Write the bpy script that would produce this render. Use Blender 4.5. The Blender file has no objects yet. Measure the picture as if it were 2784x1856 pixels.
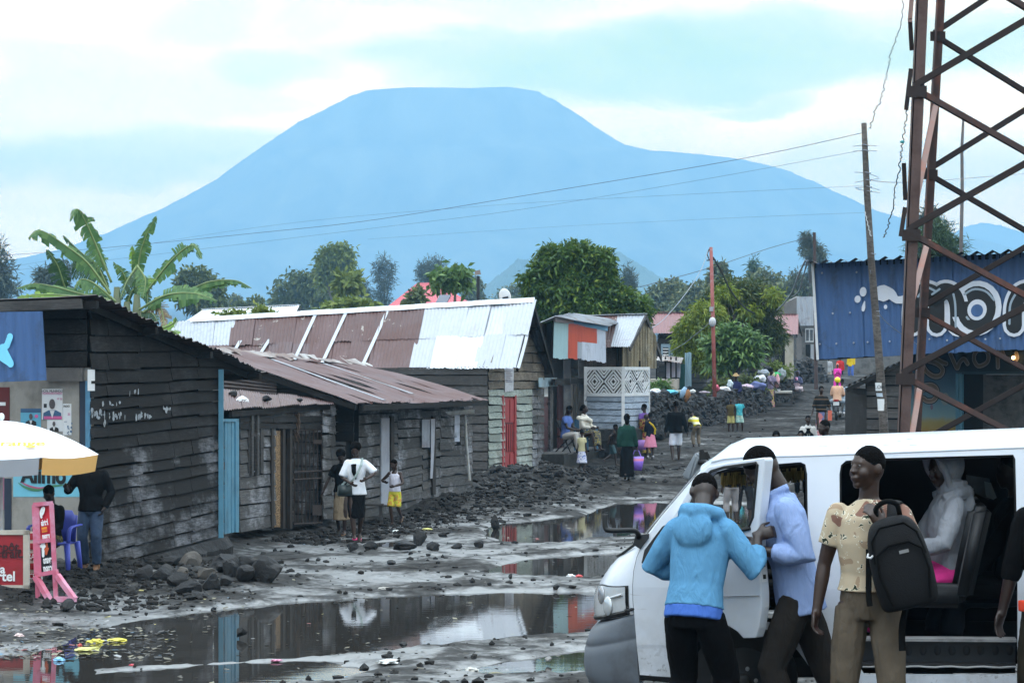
import bpy,bmesh,math,random
import numpy as np
from mathutils import Vector,Matrix,noise as mnoise
random.seed(7);RNG=np.random.default_rng(7)
R=math.radians
scene=bpy.context.scene
COL=scene.collection
F,CX,HY,HC=6573.0,1392.0,1010.0,2.89
def P(x,y,Y):
 """world point seen at photo pixel (x, y) at depth Y"""
 return Vector(((x-CX)/F*Y,Y,HC-(y-HY)/F*Y))
def XA(x,Y):return(x-CX)/F*Y
def link(o,parent=None):
 COL.objects.link(o)
 if parent is not None:o.parent=parent
 return o
def tag(o,label=None,cat=None,group=None,kind=None):
 if label:o['label']=label
 if cat:o['category']=cat
 if group:o['group']=group
 if kind:o['kind']=kind
 return o
def thing(name,label,cat,loc=(0,0,0),rz=0.0,group=None):
 o=bpy.data.objects.new(name,None);link(o)
 o.empty_display_size=.2
 o.location=loc;o.rotation_euler=(0,0,rz)
 return tag(o,label,cat,group)
def mats_of(o,mats):
 for m in(mats if isinstance(mats,(list,tuple))else[mats]):o.data.materials.append(m)
def obj(name,bm,mat,parent=None,smooth=False,local=True):
 """bm -> one mesh object; with local=True coordinates are world ones and are moved into the parent's frame"""
 me=bpy.data.meshes.new(name)
 if parent is not None and local:
  bm.transform(pmat(parent).inverted())
 bm.normal_update()
 bm.to_mesh(me);bm.free()
 if smooth:
  me.polygons.foreach_set('use_smooth',[True]*len(me.polygons))
 o=bpy.data.objects.new(name,me);mats_of(o,mat)
 if len(me.materials)==1 and any(p.material_index==1 for p in me.polygons):me.materials.append(VOID)
 return link(o,parent)
def pmat(o):
 m=Matrix.LocRotScale(o.location,o.rotation_euler,o.scale)
 return(pmat(o.parent)@m)if o.parent else m
def meshobj(name,verts,faces,mat,parent=None,smooth=False):
 me=bpy.data.meshes.new(name)
 v=np.asarray(verts,dtype=np.float64)
 if parent is not None:
  M=np.array(pmat(parent).inverted());v=v@M[:3,:3].T+M[:3,3]
 me.from_pydata(v.tolist(),[],faces if isinstance(faces,list)else faces.tolist())
 me.update()
 if smooth:me.polygons.foreach_set('use_smooth',[True]*len(me.polygons))
 o=bpy.data.objects.new(name,me);mats_of(o,mat)
 return link(o,parent)
def quads(name,V4,mat,parent=None):
 """V4: (n,4,3) array of separate quads"""
 n=len(V4);v=V4 .reshape(-1,3)
 if parent is not None:
  M=np.array(pmat(parent).inverted());v=v@M[:3,:3].T+M[:3,3]
 me=bpy.data.meshes.new(name)
 me.vertices.add(n*4);me.vertices.foreach_set('co',v.astype(np.float32).ravel())
 me.loops.add(n*4);me.loops.foreach_set('vertex_index',np.arange(n*4,dtype=np.int32))
 me.polygons.add(n);me.polygons.foreach_set('loop_start',np.arange(0,n*4,4,dtype=np.int32))
 me.update();me.validate()
 o=bpy.data.objects.new(name,me);mats_of(o,mat)
 return link(o,parent)
def B():return bmesh.new()
def add_hex(bm,c):
 """c: 8 points, bottom ring 0-3 then top ring 4-7"""
 v=[bm.verts.new(p)for p in c]
 for f in((3,2,1,0),(4,5,6,7),(0,1,5,4),(1,2,6,5),(2,3,7,6),(3,0,4,7)):
  bm.faces.new([v[i]for i in f])
 return v
def add_box(bm,c,s,M=None):
 c=Vector(c);hx,hy,hz=s[0]/2,s[1]/2,s[2]/2
 pts=[Vector((x,y,z))for z in(-hz,hz)for x,y in((-hx,-hy),(hx,-hy),(hx,hy),(-hx,hy))]
 if M is not None:pts=[M@p for p in pts]
 return add_hex(bm,[p+c for p in pts])
def add_bar(bm,a,b,w,h=None,up=(0,0,1)):
 a,b=Vector(a),Vector(b);h=h or w
 d=(b-a).normalized();up=Vector(up)
 if abs(d.dot(up))>.95:up=Vector((0,1,0))
 s=d.cross(up).normalized();u=s.cross(d).normalized()
 pts=[]
 for p in(a,b):
  pts+=[p-s*w/2-u*h/2,p+s*w/2-u*h/2,p+s*w/2+u*h/2,p-s*w/2+u*h/2]
 add_hex(bm,pts)
def frame_of(d,ref=None):
 d=d.normalized()
 r=Vector(ref)if ref is not None else(Vector((1,0,0))if abs(d.x)<.8 else Vector((0,1,0)))
 r=(r-d*r.dot(d))
 if r.length<1e-5:r=Vector((0,1,0))-d*d.y
 r.normalize()
 return r,d.cross(r).normalized()
def add_tube(bm,pts,rad,n=8,ref=None,cap=True):
 """loft along points; rad: float, list of floats or (rx, ry) pairs (rx along ref)"""
 pts=[Vector(p)for p in pts];m=len(pts)
 if not isinstance(rad,(list,tuple)):rad=[rad]*m
 rings=[];r_prev=ref
 for i,p in enumerate(pts):
  d=(pts[min(i+1,m-1)]-pts[max(i-1,0)])
  if d.length<1e-6:d=Vector((0,0,1))
  r,s=frame_of(d,ref if ref is not None else r_prev);r_prev=r
  a,b=rad[i]if isinstance(rad[i],(list,tuple))else(rad[i],rad[i])
  rings.append([bm.verts.new(p+r*(a*math.cos(2*math.pi*k/n))+s*(b*math.sin(2*math.pi*k/n)))for k in range(n)])
 for i in range(m-1):
  for k in range(n):
   bm.faces.new((rings[i][k],rings[i][(k+1)%n],rings[i+1][(k+1)%n],rings[i+1][k]))
 if cap:
  bm.faces.new(rings[0][::-1]);bm.faces.new(rings[-1])
def add_ball(bm,c,r,M=None,u=14,v=10):
 """ellipsoid, r = (rx, ry, rz), optional rotation M"""
 r=r if isinstance(r,(list,tuple))else(r,r,r)
 mat=Matrix.Translation(c)@(M.to_4x4()if M is not None else Matrix())@Matrix.Diagonal((*r,1))
 return bmesh.ops.create_uvsphere(bm,u_segments=u,v_segments=v,radius=1,matrix=mat)['verts']
def add_poly_prism(bm,pts,off):
 """extrude planar polygon by vector off"""
 off=Vector(off)
 a=[bm.verts.new(p)for p in pts];b=[bm.verts.new(Vector(p)+off)for p in pts]
 n=len(a)
 bm.faces.new(a[::-1]);bm.faces.new(b)
 for i in range(n):bm.faces.new((a[i],a[(i+1)%n],b[(i+1)%n],b[i]))
def lerp(a,b,t):return a+(b-a)*t
def bil(q,u,v):
 """q = [p00, p10, p11, p01]"""
 return lerp(lerp(q[0],q[1],u),lerp(q[3],q[2],u),v)
def catmull(pts,n):
 pts=[Vector(p)for p in pts];m=len(pts)
 out=[]
 for i in range(n):
  t=i/(n-1)*(m-1);k=min(int(t),m-2);f=t-k
  p0,p1,p2,p3=pts[max(k-1,0)],pts[k],pts[k+1],pts[min(k+2,m-1)]
  out.append(.5*((2*p1)+(p2-p0)*f+(2*p0-5*p1+4*p2-p3)*f*f+(3*p1-p0-3*p2+p3)*f**3))
 return out
def poly_face(bm,loops):
 """fill outer loop with holes; loops of Vectors; returns faces"""
 es=[]
 for lp in loops:
  vs=[bm.verts.new(p)for p in lp]
  es+=[bm.edges.new((vs[i],vs[(i+1)%len(vs)]))for i in range(len(vs))]
 g=bmesh.ops.triangle_fill(bm,use_beauty=True,use_dissolve=False,edges=es)
 return[f for f in g['geom']if isinstance(f,bmesh.types.BMFace)]
def vnoise(x,y,seed=0):
 xi=np.floor(x).astype(np.int64);yi=np.floor(y).astype(np.int64)
 fx=x-xi;fy=y-yi
 fx=fx*fx*(3-2*fx);fy=fy*fy*(3-2*fy)
 def h(a,b):
  n=(a*374761393+b*668265263+seed*974634777)&0xffffffff
  n=((n^(n>>13))*1274126177)&0xffffffff
  return((n^(n>>16))&0xffff)/65535.0
 return(h(xi,yi)*(1-fx)+h(xi+1,yi)*fx)*(1-fy)+(h(xi,yi+1)*(1-fx)+h(xi+1,yi+1)*fx)*fy
def fbm(x,y,seed=0,oct=4):
 s=0;a=.5;t=0
 for o in range(oct):
  s=s+a*vnoise(x*2**o,y*2**o,seed+o*17);t+=a;a*=.5
 return s/t*2-1
def sstep(a,b,x):
 t=np.clip((x-a)/(b-a),0,1);return t*t*(3-2*t)
MATS={}
def srgb(r,g,b):
 f=lambda c:c/12.92 if c<=.04045 else((c+.055)/1.055)**2.4
 return(f(r/255),f(g/255),f(b/255))
class NT:
 def __init__(s,name):
  s.m=bpy.data.materials.new(name);s.m.use_nodes=True
  s.n=s.m.node_tree.nodes;s.l=s.m.node_tree.links
  s.bsdf=s.n['Principled BSDF'];s.out=s.n['Material Output']
  s._tc=None
 def new(s,t,**kw):
  nd=s.n.new(t)
  for k,v in kw.items():setattr(nd,k,v)
  return nd
 def put(s,a,b):s.l.new(a,b)
 def tc(s):
  if s._tc is None:s._tc=s.new('ShaderNodeTexCoord')
  return s._tc.outputs['Object']
 def mapping(s,scale,rot=(0,0,0)):
  mp=s.new('ShaderNodeMapping');mp.inputs['Scale'].default_value=scale;mp.inputs['Rotation'].default_value=rot
  s.put(s.tc(),mp.inputs['Vector']);return mp.outputs[0]
 def noise(s,scale,detail=4,rough=.55,vec=None,dist=0.0):
  n=s.new('ShaderNodeTexNoise');n.inputs['Scale'].default_value=scale
  n.inputs['Detail'].default_value=detail;n.inputs['Roughness'].default_value=rough
  n.inputs['Distortion'].default_value=dist
  s.put(vec if vec is not None else s.tc(),n.inputs['Vector']);return n.outputs['Fac']
 def ramp(s,fac,stops,interp='LINEAR'):
  r=s.new('ShaderNodeValToRGB');r.color_ramp.interpolation=interp
  e=r.color_ramp.elements
  while len(e)<len(stops):e.new(.5)
  for i,(p,c)in enumerate(stops):
   e[i].position=p;e[i].color=(*c,1)if len(c)==3 else c
  s.put(fac,r.inputs[0]);return r.outputs[0]
 def gray(s,fac,a,b):
  return s.ramp(fac,[(a,(0,0,0)),(b,(1,1,1))])
 def mix(s,fac,a,b,mode='MIX'):
  m=s.new('ShaderNodeMix');m.data_type='RGBA';m.blend_type=mode
  for sock,v in((m.inputs[0],fac),(m.inputs[6],a),(m.inputs[7],b)):
   if isinstance(v,(int,float)):sock.default_value=v
   elif isinstance(v,tuple):sock.default_value=(*v,1)if len(v)==3 else v
   else:s.put(v,sock)
  return m.outputs[2]
 def math(s,op,a,b=0.0):
  m=s.new('ShaderNodeMath');m.operation=op
  for sock,v in((m.inputs[0],a),(m.inputs[1],b)):
   if isinstance(v,(int,float)):sock.default_value=v
   else:s.put(v,sock)
  return m.outputs[0]
 def island(s):return s.new('ShaderNodeNewGeometry').outputs['Random Per Island']
 def sep(s):
  x=s.new('ShaderNodeSeparateXYZ');s.put(s.tc(),x.inputs[0]);return x.outputs
 def color(s,v):
  if isinstance(v,tuple):s.bsdf.inputs['Base Color'].default_value=(*v,1)
  else:s.put(v,s.bsdf.inputs['Base Color'])
 def rough(s,v):
  if isinstance(v,(int,float)):s.bsdf.inputs['Roughness'].default_value=v
  else:s.put(v,s.bsdf.inputs['Roughness'])
 def bump(s,h,strength=.3,dist=.02):
  b=s.new('ShaderNodeBump');b.inputs['Strength'].default_value=strength;b.inputs['Distance'].default_value=dist
  s.put(h,b.inputs['Height']);s.put(b.outputs[0],s.bsdf.inputs['Normal'])
 def spec(s,v):s.bsdf.inputs['Specular IOR Level'].default_value=v
 def metal(s,v):s.bsdf.inputs['Metallic'].default_value=v
def mul(c,k):return tuple(min(1,x*k)for x in c)
def plain(name,col,rough=.6,var=.25,scale=6,bump=0.0,bscale=40,spec=.4,dirt=None,dscale=3,damt=.5,metal=0):
 """paint/cloth/metal with uneven tone, optional dirt patches and fine bump"""
 if name in MATS:return MATS[name]
 t=NT(name)
 c=t.mix(t.noise(scale,5),mul(col,1-var),mul(col,1+var))
 if dirt is not None:
  c=t.mix(t.math('MULTIPLY',t.gray(t.noise(dscale,6,.65),.48,.68),damt),c,dirt)
 t.color(c);t.rough(t.ramp(t.noise(scale*2,3),[(0,(max(0,rough-.12),)*3),(1,(min(1,rough+.12),)*3)]))
 if bump:t.bump(t.noise(bscale,4),bump)
 t.spec(spec);t.metal(metal)
 MATS[name]=t.m;return t.m
def wood(name,col,pale=None,palef=.35,sc=1.0,stain=(.012,.011,.010),stainf=.5,axis=0):
 """weathered boards: tone per board, grain along the board, pale worn patches, dark stains"""
 if name in MATS:return MATS[name]
 t=NT(name)
 isl=t.island()
 s1=[14,14,14];s1[axis]=1.3;s1[2]=45
 grain=t.noise(1.0*sc,6,.65,t.mapping(tuple(s1)),.6)
 c=t.mix(isl,mul(col,.62),mul(col,1.45))
 c=t.mix(t.gray(grain,.35,.65),mul(col,.45),c,'MIX')
 if pale is not None:
  pf=t.math('MULTIPLY',t.gray(t.noise(1.1*sc,7,.68),.5,.66),palef*2)
  pf=t.math('MULTIPLY',pf,t.gray(grain,.3,.6))
  c=t.mix(pf,c,pale)
 c=t.mix(t.math('MULTIPLY',t.gray(t.noise(.8*sc,6,.7),.5,.68),stainf),c,stain)
 t.color(c);t.rough(.72);t.spec(.25);t.bump(grain,.35,.01)
 MATS[name]=t.m;return t.m
def sheet(name,col,rust=(.10,.035,.025),rustf=.3,rscale=1.2,rough=.45,metal=.0,spec=.5,dirtf=.3,pale=None,streak=(9,9,1.2)):
 """corrugated iron: base paint/zinc, rust patches, run-off streaks, optional flaking pale spots"""
 if name in MATS:return MATS[name]
 t=NT(name)
 isl=t.island()
 c=t.mix(isl,mul(col,.86),mul(col,1.14))
 st=t.noise(1,5,.6,t.mapping(streak))
 c=t.mix(t.math('MULTIPLY',t.gray(st,.45,.75),dirtf),c,mul(col,.45))
 rf=t.math('MULTIPLY',t.gray(t.noise(rscale,7,.7,None,.4),.60-rustf*.35,.72-rustf*.25),min(1,.5+rustf))
 c=t.mix(rf,c,rust)
 if pale is not None:
  vo=t.noise(2.6,4,.6,None,1.2)
  c=t.mix(t.math('MULTIPLY',t.gray(vo,.64,.67),.8),c,pale)
 t.color(c);t.rough(rough);t.spec(spec);t.metal(metal)
 t.bump(t.noise(25,4),.12,.01)
 MATS[name]=t.m;return t.m
def leafmat(name,c1,c2,c3=None,rough=.5,trans=.25):
 if name in MATS:return MATS[name]
 t=NT(name)
 st=[(0,c1),(.75,c2),(1,c3 or c2)]
 col=t.ramp(t.island(),st)
 lo=t.noise(.35,2)
 col=t.mix(t.math('MULTIPLY',t.gray(lo,.35,.65),.35),col,c1)
 t.color(col);t.rough(rough);t.spec(.3)
 tr=t.new('ShaderNodeBsdfTranslucent');t.put(t.mix(.35,col,c2),tr.inputs['Color'])
 ms=t.new('ShaderNodeMixShader');ms.inputs[0].default_value=trans
 t.put(t.bsdf.outputs[0],ms.inputs[1]);t.put(tr.outputs[0],ms.inputs[2]);t.put(ms.outputs[0],t.out.inputs['Surface'])
 MATS[name]=t.m;return t.m
def glassmat(name,tint=(.9,.95,.95),rough=.02,alpha=.18):
 if name in MATS:return MATS[name]
 t=NT(name);t.color(tint);t.rough(rough);t.spec(.6)
 t.bsdf.inputs['Alpha'].default_value=alpha
 MATS[name]=t.m;return t.m
def emis(name,col,s):
 if name in MATS:return MATS[name]
 t=NT(name);t.color(col);t.bsdf.inputs['Emission Color'].default_value=(*col,1);t.bsdf.inputs['Emission Strength'].default_value=s
 MATS[name]=t.m;return t.m
BLACK=lambda:plain('black_rubber',(.006,.006,.007),.6,.3)
def text(name,body,size,M,mat,parent=None,extrude=.002,sx=1.0,align='CENTER',bold=0.0):
 cu=bpy.data.curves.new(name,'FONT');cu.body=body;cu.size=size;cu.extrude=extrude
 cu.align_x=align;cu.align_y='CENTER';cu.offset=bold
 o=bpy.data.objects.new(name,cu);cu.materials.append(mat);link(o)
 if parent is not None:
  o.parent=parent;M=pmat(parent).inverted()@M
 o.matrix_local=M@Matrix.Diagonal((sx,1,1,1))
 return o
def plane_M(o,r,u):
 """matrix with x along r, y along u, origin o"""
 r=Vector(r).normalized();n=r.cross(Vector(u)).normalized();u=n.cross(r)
 m=Matrix((r,u,n)).transposed().to_4x4();m.translation=o;return m
def convert_text():
 """lettering becomes ordinary mesh objects"""
 bpy.context.view_layer.update();dg=bpy.context.evaluated_depsgraph_get()
 for o in[o for o in bpy.data.objects if o.type=='FONT']:
  me=bpy.data.meshes.new_from_object(o.evaluated_get(dg))
  n=o.name;par=o.parent;ml=o.matrix_local.copy();mt=o.data.materials[0]
  o.name='old_text';bpy.data.objects.remove(o)
  q=bpy.data.objects.new(n.split('.')[0],me);link(q,par);q.matrix_local=ml
  me.materials.clear();me.materials.append(mt)
cam=bpy.data.cameras.new('camera');cam.lens=85.0;cam.sensor_width=36.0;cam.sensor_fit='HORIZONTAL'
cam.shift_y=(HY-928)/2784;cam.clip_end=30000;cam.clip_start=.1
camo=bpy.data.objects.new('camera',cam);link(camo);camo.location=(0,0,HC);camo.rotation_euler=(R(90),0,0)
scene.camera=camo
scene.view_settings.view_transform='Standard';scene.view_settings.look='None';scene.view_settings.exposure=.5
scene.view_settings.gamma=1;scene.view_settings.use_curve_mapping=False
scene.cycles.use_denoising=True
scene.cycles.max_bounces=8;scene.cycles.transparent_max_bounces=12
scene.cycles.volume_bounces=1
SUN_EL,SUN_AZ=62.0,200.0
sun=bpy.data.lights.new('sun','SUN');sun.energy=.6;sun.angle=R(25);sun.color=(1,.992,.975)
so=bpy.data.objects.new('sun',sun);link(so)
az=R(SUN_AZ);d=Vector((math.sin(az)*math.cos(R(SUN_EL)),math.cos(az)*math.cos(R(SUN_EL)),math.sin(R(SUN_EL))))
so.rotation_euler=d.to_track_quat('Z','Y').to_euler()
w=bpy.data.worlds.new('World');scene.world=w;w.use_nodes=True
nt=w.node_tree;nd=nt.nodes;ln=nt.links;nd.clear()
def N(t,**k):
 x=nd.new(t)
 for a,b in k.items():setattr(x,a,b)
 return x
def MA(op,a,b=0.0,c=None):
 m=N('ShaderNodeMath',operation=op)
 for i,v in enumerate((a,b,c)):
  if v is None:continue
  if isinstance(v,(int,float)):m.inputs[i].default_value=v
  else:ln.new(v,m.inputs[i])
 return m.outputs[0]
def MX(f,a,b):
 m=N('ShaderNodeMix',data_type='RGBA')
 for s,v in((m.inputs[0],f),(m.inputs[6],a),(m.inputs[7],b)):
  if isinstance(v,(int,float)):s.default_value=v
  elif isinstance(v,tuple):s.default_value=(*v,1)
  else:ln.new(v,s)
 return m.outputs[2]
def SS(x,a,b):
 m=N('ShaderNodeMapRange',interpolation_type='SMOOTHSTEP');ln.new(x,m.inputs[0])
 m.inputs[1].default_value=a;m.inputs[2].default_value=b
 return m.outputs[0]
outw=N('ShaderNodeOutputWorld');bg=N('ShaderNodeBackground');bg.inputs[1].default_value=.1
ln.new(bg.outputs[0],outw.inputs[0])
sky=N('ShaderNodeTexSky',sky_type='NISHITA');sky.sun_disc=False
sky.sun_elevation=R(SUN_EL);sky.sun_rotation=R(SUN_AZ)
tc=N('ShaderNodeTexCoord');sp=N('ShaderNodeSeparateXYZ');ln.new(tc.outputs['Generated'],sp.inputs[0])
sx,sy,sz=sp.outputs
azi=MA('ARCTAN2',sx,sy)
ele=MA('ARCSINE',sz)
ca=N('ShaderNodeCombineXYZ');ln.new(MA('MULTIPLY',azi,7.0),ca.inputs[0]);ln.new(MA('MULTIPLY',ele,22.0),ca.inputs[1])
def NO(scale,detail=6,off=0.0,dist=0.4):
 n=N('ShaderNodeTexNoise');n.inputs['Scale'].default_value=scale;n.inputs['Detail'].default_value=detail;n.inputs['Distortion'].default_value=dist
 ad=N('ShaderNodeVectorMath',operation='ADD');ln.new(ca.outputs[0],ad.inputs[0]);ad.inputs[1].default_value=(off,off*.7,off*.3)
 ln.new(ad.outputs[0],n.inputs['Vector']);return n.outputs['Fac']
wob=MA('MULTIPLY',MA('SUBTRACT',NO(1.6,9,3.1),.5),.05)
azw=MA('ADD',azi,MA('MULTIPLY',MA('SUBTRACT',NO(1.1,4,9.0),.5),.08))
elw=MA('ADD',ele,wob)
def blob(px,py,rx,ry,k=1.0):
 """soft cloud patch centred on a direction (az/el in radians)"""
 a0=(px-CX)/F;e0=(HY-py)/F
 da=MA('MULTIPLY',MA('SUBTRACT',azw,a0),F/rx);de=MA('MULTIPLY',MA('SUBTRACT',elw,e0),F/ry)
 d2=MA('ADD',MA('MULTIPLY',da,da),MA('MULTIPLY',de,de))
 return MA('MULTIPLY',SS(d2,2.3,.15),k)
gaps=None
for b in((1960,165,950,105,1.0),(380,430,560,70,.75),(1230,150,300,80,.8),(760,225,170,70,.7),(2060,300,130,45,.8),(120,160,160,35,.35),(500,110,160,70,.45),(1500,-120,1500,90,.5),(2750,430,300,40,.3)):
 x=blob(*b);gaps=x if gaps is None else MA('MAXIMUM',gaps,x)
soft=SS(NO(.9,7,21.0,1.0),.44,.62)
hi=SS(ele,.17,.30)
gapf=MA('MAXIMUM',gaps,MA('MULTIPLY',soft,MA('ADD',.38,MA('MULTIPLY',hi,.4))))
HAZE_D,HAZE_TOP=3.4e-4,780.0
HZ=(.25,.52,.78)
sinE=MA('MAXIMUM',sz,.03)
T=MA('EXPONENT',MA('MAXIMUM',MA('DIVIDE',-HAZE_D*HAZE_TOP,sinE),-2.6))
T=MA('ADD',T,MA('MULTIPLY',SS(sz,.01,-.02),4.0))
cloudD=MX(SS(NO(.6,5,40.0),.35,.7),(.74,.77,.77),(.84,.87,.87))
blueD=MX(SS(NO(1.3,6,55.0),.3,.7),(.40,.66,.675),(.50,.71,.72))
nis=N('ShaderNodeVectorMath',operation='SCALE');ln.new(sky.outputs[0],nis.inputs[0]);nis.inputs[3].default_value=.1
blueD=MX(.15,blueD,nis.outputs[0])
D=MX(gapf,cloudD,blueD)
zen=N('ShaderNodeVectorMath',operation='MULTIPLY');ln.new(D,zen.inputs[0]);ln.new(MX(SS(ele,.2,.9),(1.0,1.0,1.0),(2.65,2.8,3.1)),zen.inputs[1])
hzv=N('ShaderNodeVectorMath',operation='SCALE');hzv.inputs[0].default_value=HZ;ln.new(MA('SUBTRACT',1.0,MA('MINIMUM',T,1.0)),hzv.inputs[3])
sub=N('ShaderNodeVectorMath',operation='SUBTRACT');ln.new(zen.outputs[0],sub.inputs[0]);ln.new(hzv.outputs[0],sub.inputs[1])
inv=N('ShaderNodeVectorMath',operation='SCALE');ln.new(sub.outputs[0],inv.inputs[0]);ln.new(MA('DIVIDE',10.0,T),inv.inputs[3])
mxv=N('ShaderNodeVectorMath',operation='MAXIMUM');ln.new(inv.outputs[0],mxv.inputs[0]);mxv.inputs[1].default_value=(0,0,0)
ln.new(mxv.outputs[0],bg.inputs[0])
def build_haze():
 bm=B();add_box(bm,(0,0,HAZE_TOP/2-3),(17800,17800,HAZE_TOP+6))
 t=NT('haze_air');t.n.remove(t.bsdf)
 v=t.new('ShaderNodeVolumePrincipled');v.inputs['Color'].default_value=(.30,.575,.84,1)
 v.inputs['Density'].default_value=HAZE_D;v.inputs['Anisotropy'].default_value=0
 t.put(v.outputs[0],t.out.inputs['Volume'])
 o=obj('haze',bm,t.m);tag(o,'pale blue air between the street and the volcano','haze',kind='stuff')
_BY=[-60,15.4,16.5,18,20.6,24,55,60,70,80,98,112,125,140,160,250,400,700,1200,2500,4500,12000]
_BZ=[.73,.73,.66,.42,.06,.03,.04,.17,.5,.86,1.36,1.6,1.8,2.2,2.6,4.5,7,12,20,55,120,160]
ANCH=[]
def base_h(X,Y):
 z=np.interp(Y,_BY,_BZ)
 z=z+.36*sstep(3.0,6.5,X-.03*Y)*sstep(24,34,Y)*(1-sstep(60,80,Y))
 xl=np.interp(Y,[20,30,34,38,41,44.5,52.5,58,63,70,90],[-5.2,-5.0,-4.9,-3.9,-3.9,-2.7,-.5,.3,1.9,3.2,5])
 z=z+.17*sstep(.15,-1.3,X-xl)*sstep(27,31,Y)*(1-sstep(60,75,Y))
 return z
def W0(pts):return[((x-CX)/F*(HC*F/(y-HY)),HC*F/(y-HY))for x,y in pts]
PUD=[W0(p)for p in([(130,1775),(330,1700),(480,1675),(640,1655),(820,1638),(1000,1625),(1200,1617),(1420,1612),(1640,1612),(1640,1716),(1540,1722),(1420,1728),(1300,1738),(1150,1757),(950,1776),(760,1788),(560,1797),(380,1808),(200,1815)],[(-120,1782),(60,1784),(190,1800),(215,1835),(190,1900),(-140,1900)],[(190,1846),(380,1826),(620,1808),(830,1798),(925,1800),(880,1822),(760,1856),(600,1900),(150,1900)],[(740,1830),(950,1812),(985,1822),(900,1848),(760,1860)],[(1280,1823),(1400,1803),(1500,1788),(1600,1772),(1760,1770),(1760,1822),(1560,1828),(1400,1832)],[(1300,1556),(1380,1536),(1455,1521),(1560,1510),(1700,1503),(1860,1500),(1880,1556),(1700,1570),(1560,1569),(1400,1564)],[(1335,1450),(1358,1426),(1440,1418),(1531,1407),(1610,1400),(1650,1383),(1700,1368),(1800,1366),(1960,1368),(2090,1372),(2110,1420),(1960,1448),(1830,1450),(1723,1453),(1608,1465),(1474,1476),(1378,1474)],[(1780,1395),(2100,1385),(2130,1440),(1800,1450)],[(880,1474),(960,1468),(1030,1462),(1020,1470),(940,1479)],[(1010,1478),(1120,1466),(1150,1472),(1060,1486)],)]
def sdf(poly,X,Y):
 """signed distance, negative inside"""
 p=np.array(poly);d=np.full(X.shape,1e9);ins=np.zeros(X.shape,bool)
 for i in range(len(p)):
  a=p[i];b=p[(i+1)%len(p)];e=b-a
  wx=X-a[0];wy=Y-a[1]
  t=np.clip((wx*e[0]+wy*e[1])/(e@e),0,1)
  d=np.minimum(d,(wx-e[0]*t)**2+(wy-e[1]*t)**2)
  c=(a[1]>Y)!=(b[1]>Y)
  with np.errstate(divide='ignore',invalid='ignore'):
   xi=e[0]*(Y-a[1])/(e[1]if abs(e[1])>1e-9 else 1e-9)+a[0]
  ins^=c&(X<xi)
 d=np.sqrt(d);return np.where(ins,-d,d)
MOUNDS=[(.05,55.8,1.5,1.4,.42),(.9,57.3,1.2,1.3,.40),(-.7,53.2,1.5,1.5,.3),(-4.3,32.6,1.0,1.3,.16),(-1.5,50.2,1.3,1.8,.25)]
def ground_z(X,Y,fine=True):
 X=np.asarray(X,float);Y=np.asarray(Y,float)
 z=base_h(X,Y)
 if ANCH:
  num=np.zeros(X.shape);den=np.zeros(X.shape)
  for(ax,ay,az_)in ANCH:
   wgt=np.exp(-((X-ax)**2+(Y-ay)**2)/1.3**2)
   num=num+wgt*(az_-float(base_h(np.array(ax),np.array(ay))));den=den+wgt
  z=z+np.clip(num/np.maximum(den,1.0),-.7,.7)
 near=1-sstep(70,130,np.hypot(X,Y))
 if fine:
  for(mx,my,rx,ry,h)in MOUNDS:
   z=z+h*np.exp(-((X-mx)/rx)**2-((Y-my)/ry)**2)*(1+.5*fbm(X*2.5,Y*2.5,4,3))
  clod=np.maximum(0,fbm(X*3.1,Y*1.9,11,4))
  rut=fbm(X*.7+Y*.12,Y*.35,23,3)
  road=sstep(-2.2,-.9,X-np.interp(Y,[20,34,45,55,65],[-5.5,-4.5,-1.5,1.2,3.0]))
  rough=near*(.045+.10*(1-road))
  z=z+rough*clod+near*(.035*rut)+near*.018*fbm(X*9,Y*6,31,3)+(1-near)*.8*fbm(X*.01,Y*.01,71,3)
 lo=(Y>18)&(Y<62)&(np.abs(X)<14)
 if lo.any():
  xs,ys=X[lo],Y[lo]
  sd=np.full(xs.shape,9.0)
  for p in PUD:sd=np.minimum(sd,sdf(p,xs,ys))
  jag=.16*fbm(xs*2.2,ys*1.2,41,4)
  t=sstep(-.12,.34,sd+jag)
  inner=-.05+.030*fbm(xs*3.5,ys*2.2,5,4)
  zz=z[lo]if z.shape else z
  dry=np.maximum(zz,.012+.012*fbm(xs*6,ys*4,9,3))
  res=inner*(1-t)+dry*t
  z=z.copy();z[lo]=res
 return z
def gz(X,Y):return float(ground_z(np.array([X]),np.array([Y]),True)[0])
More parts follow.
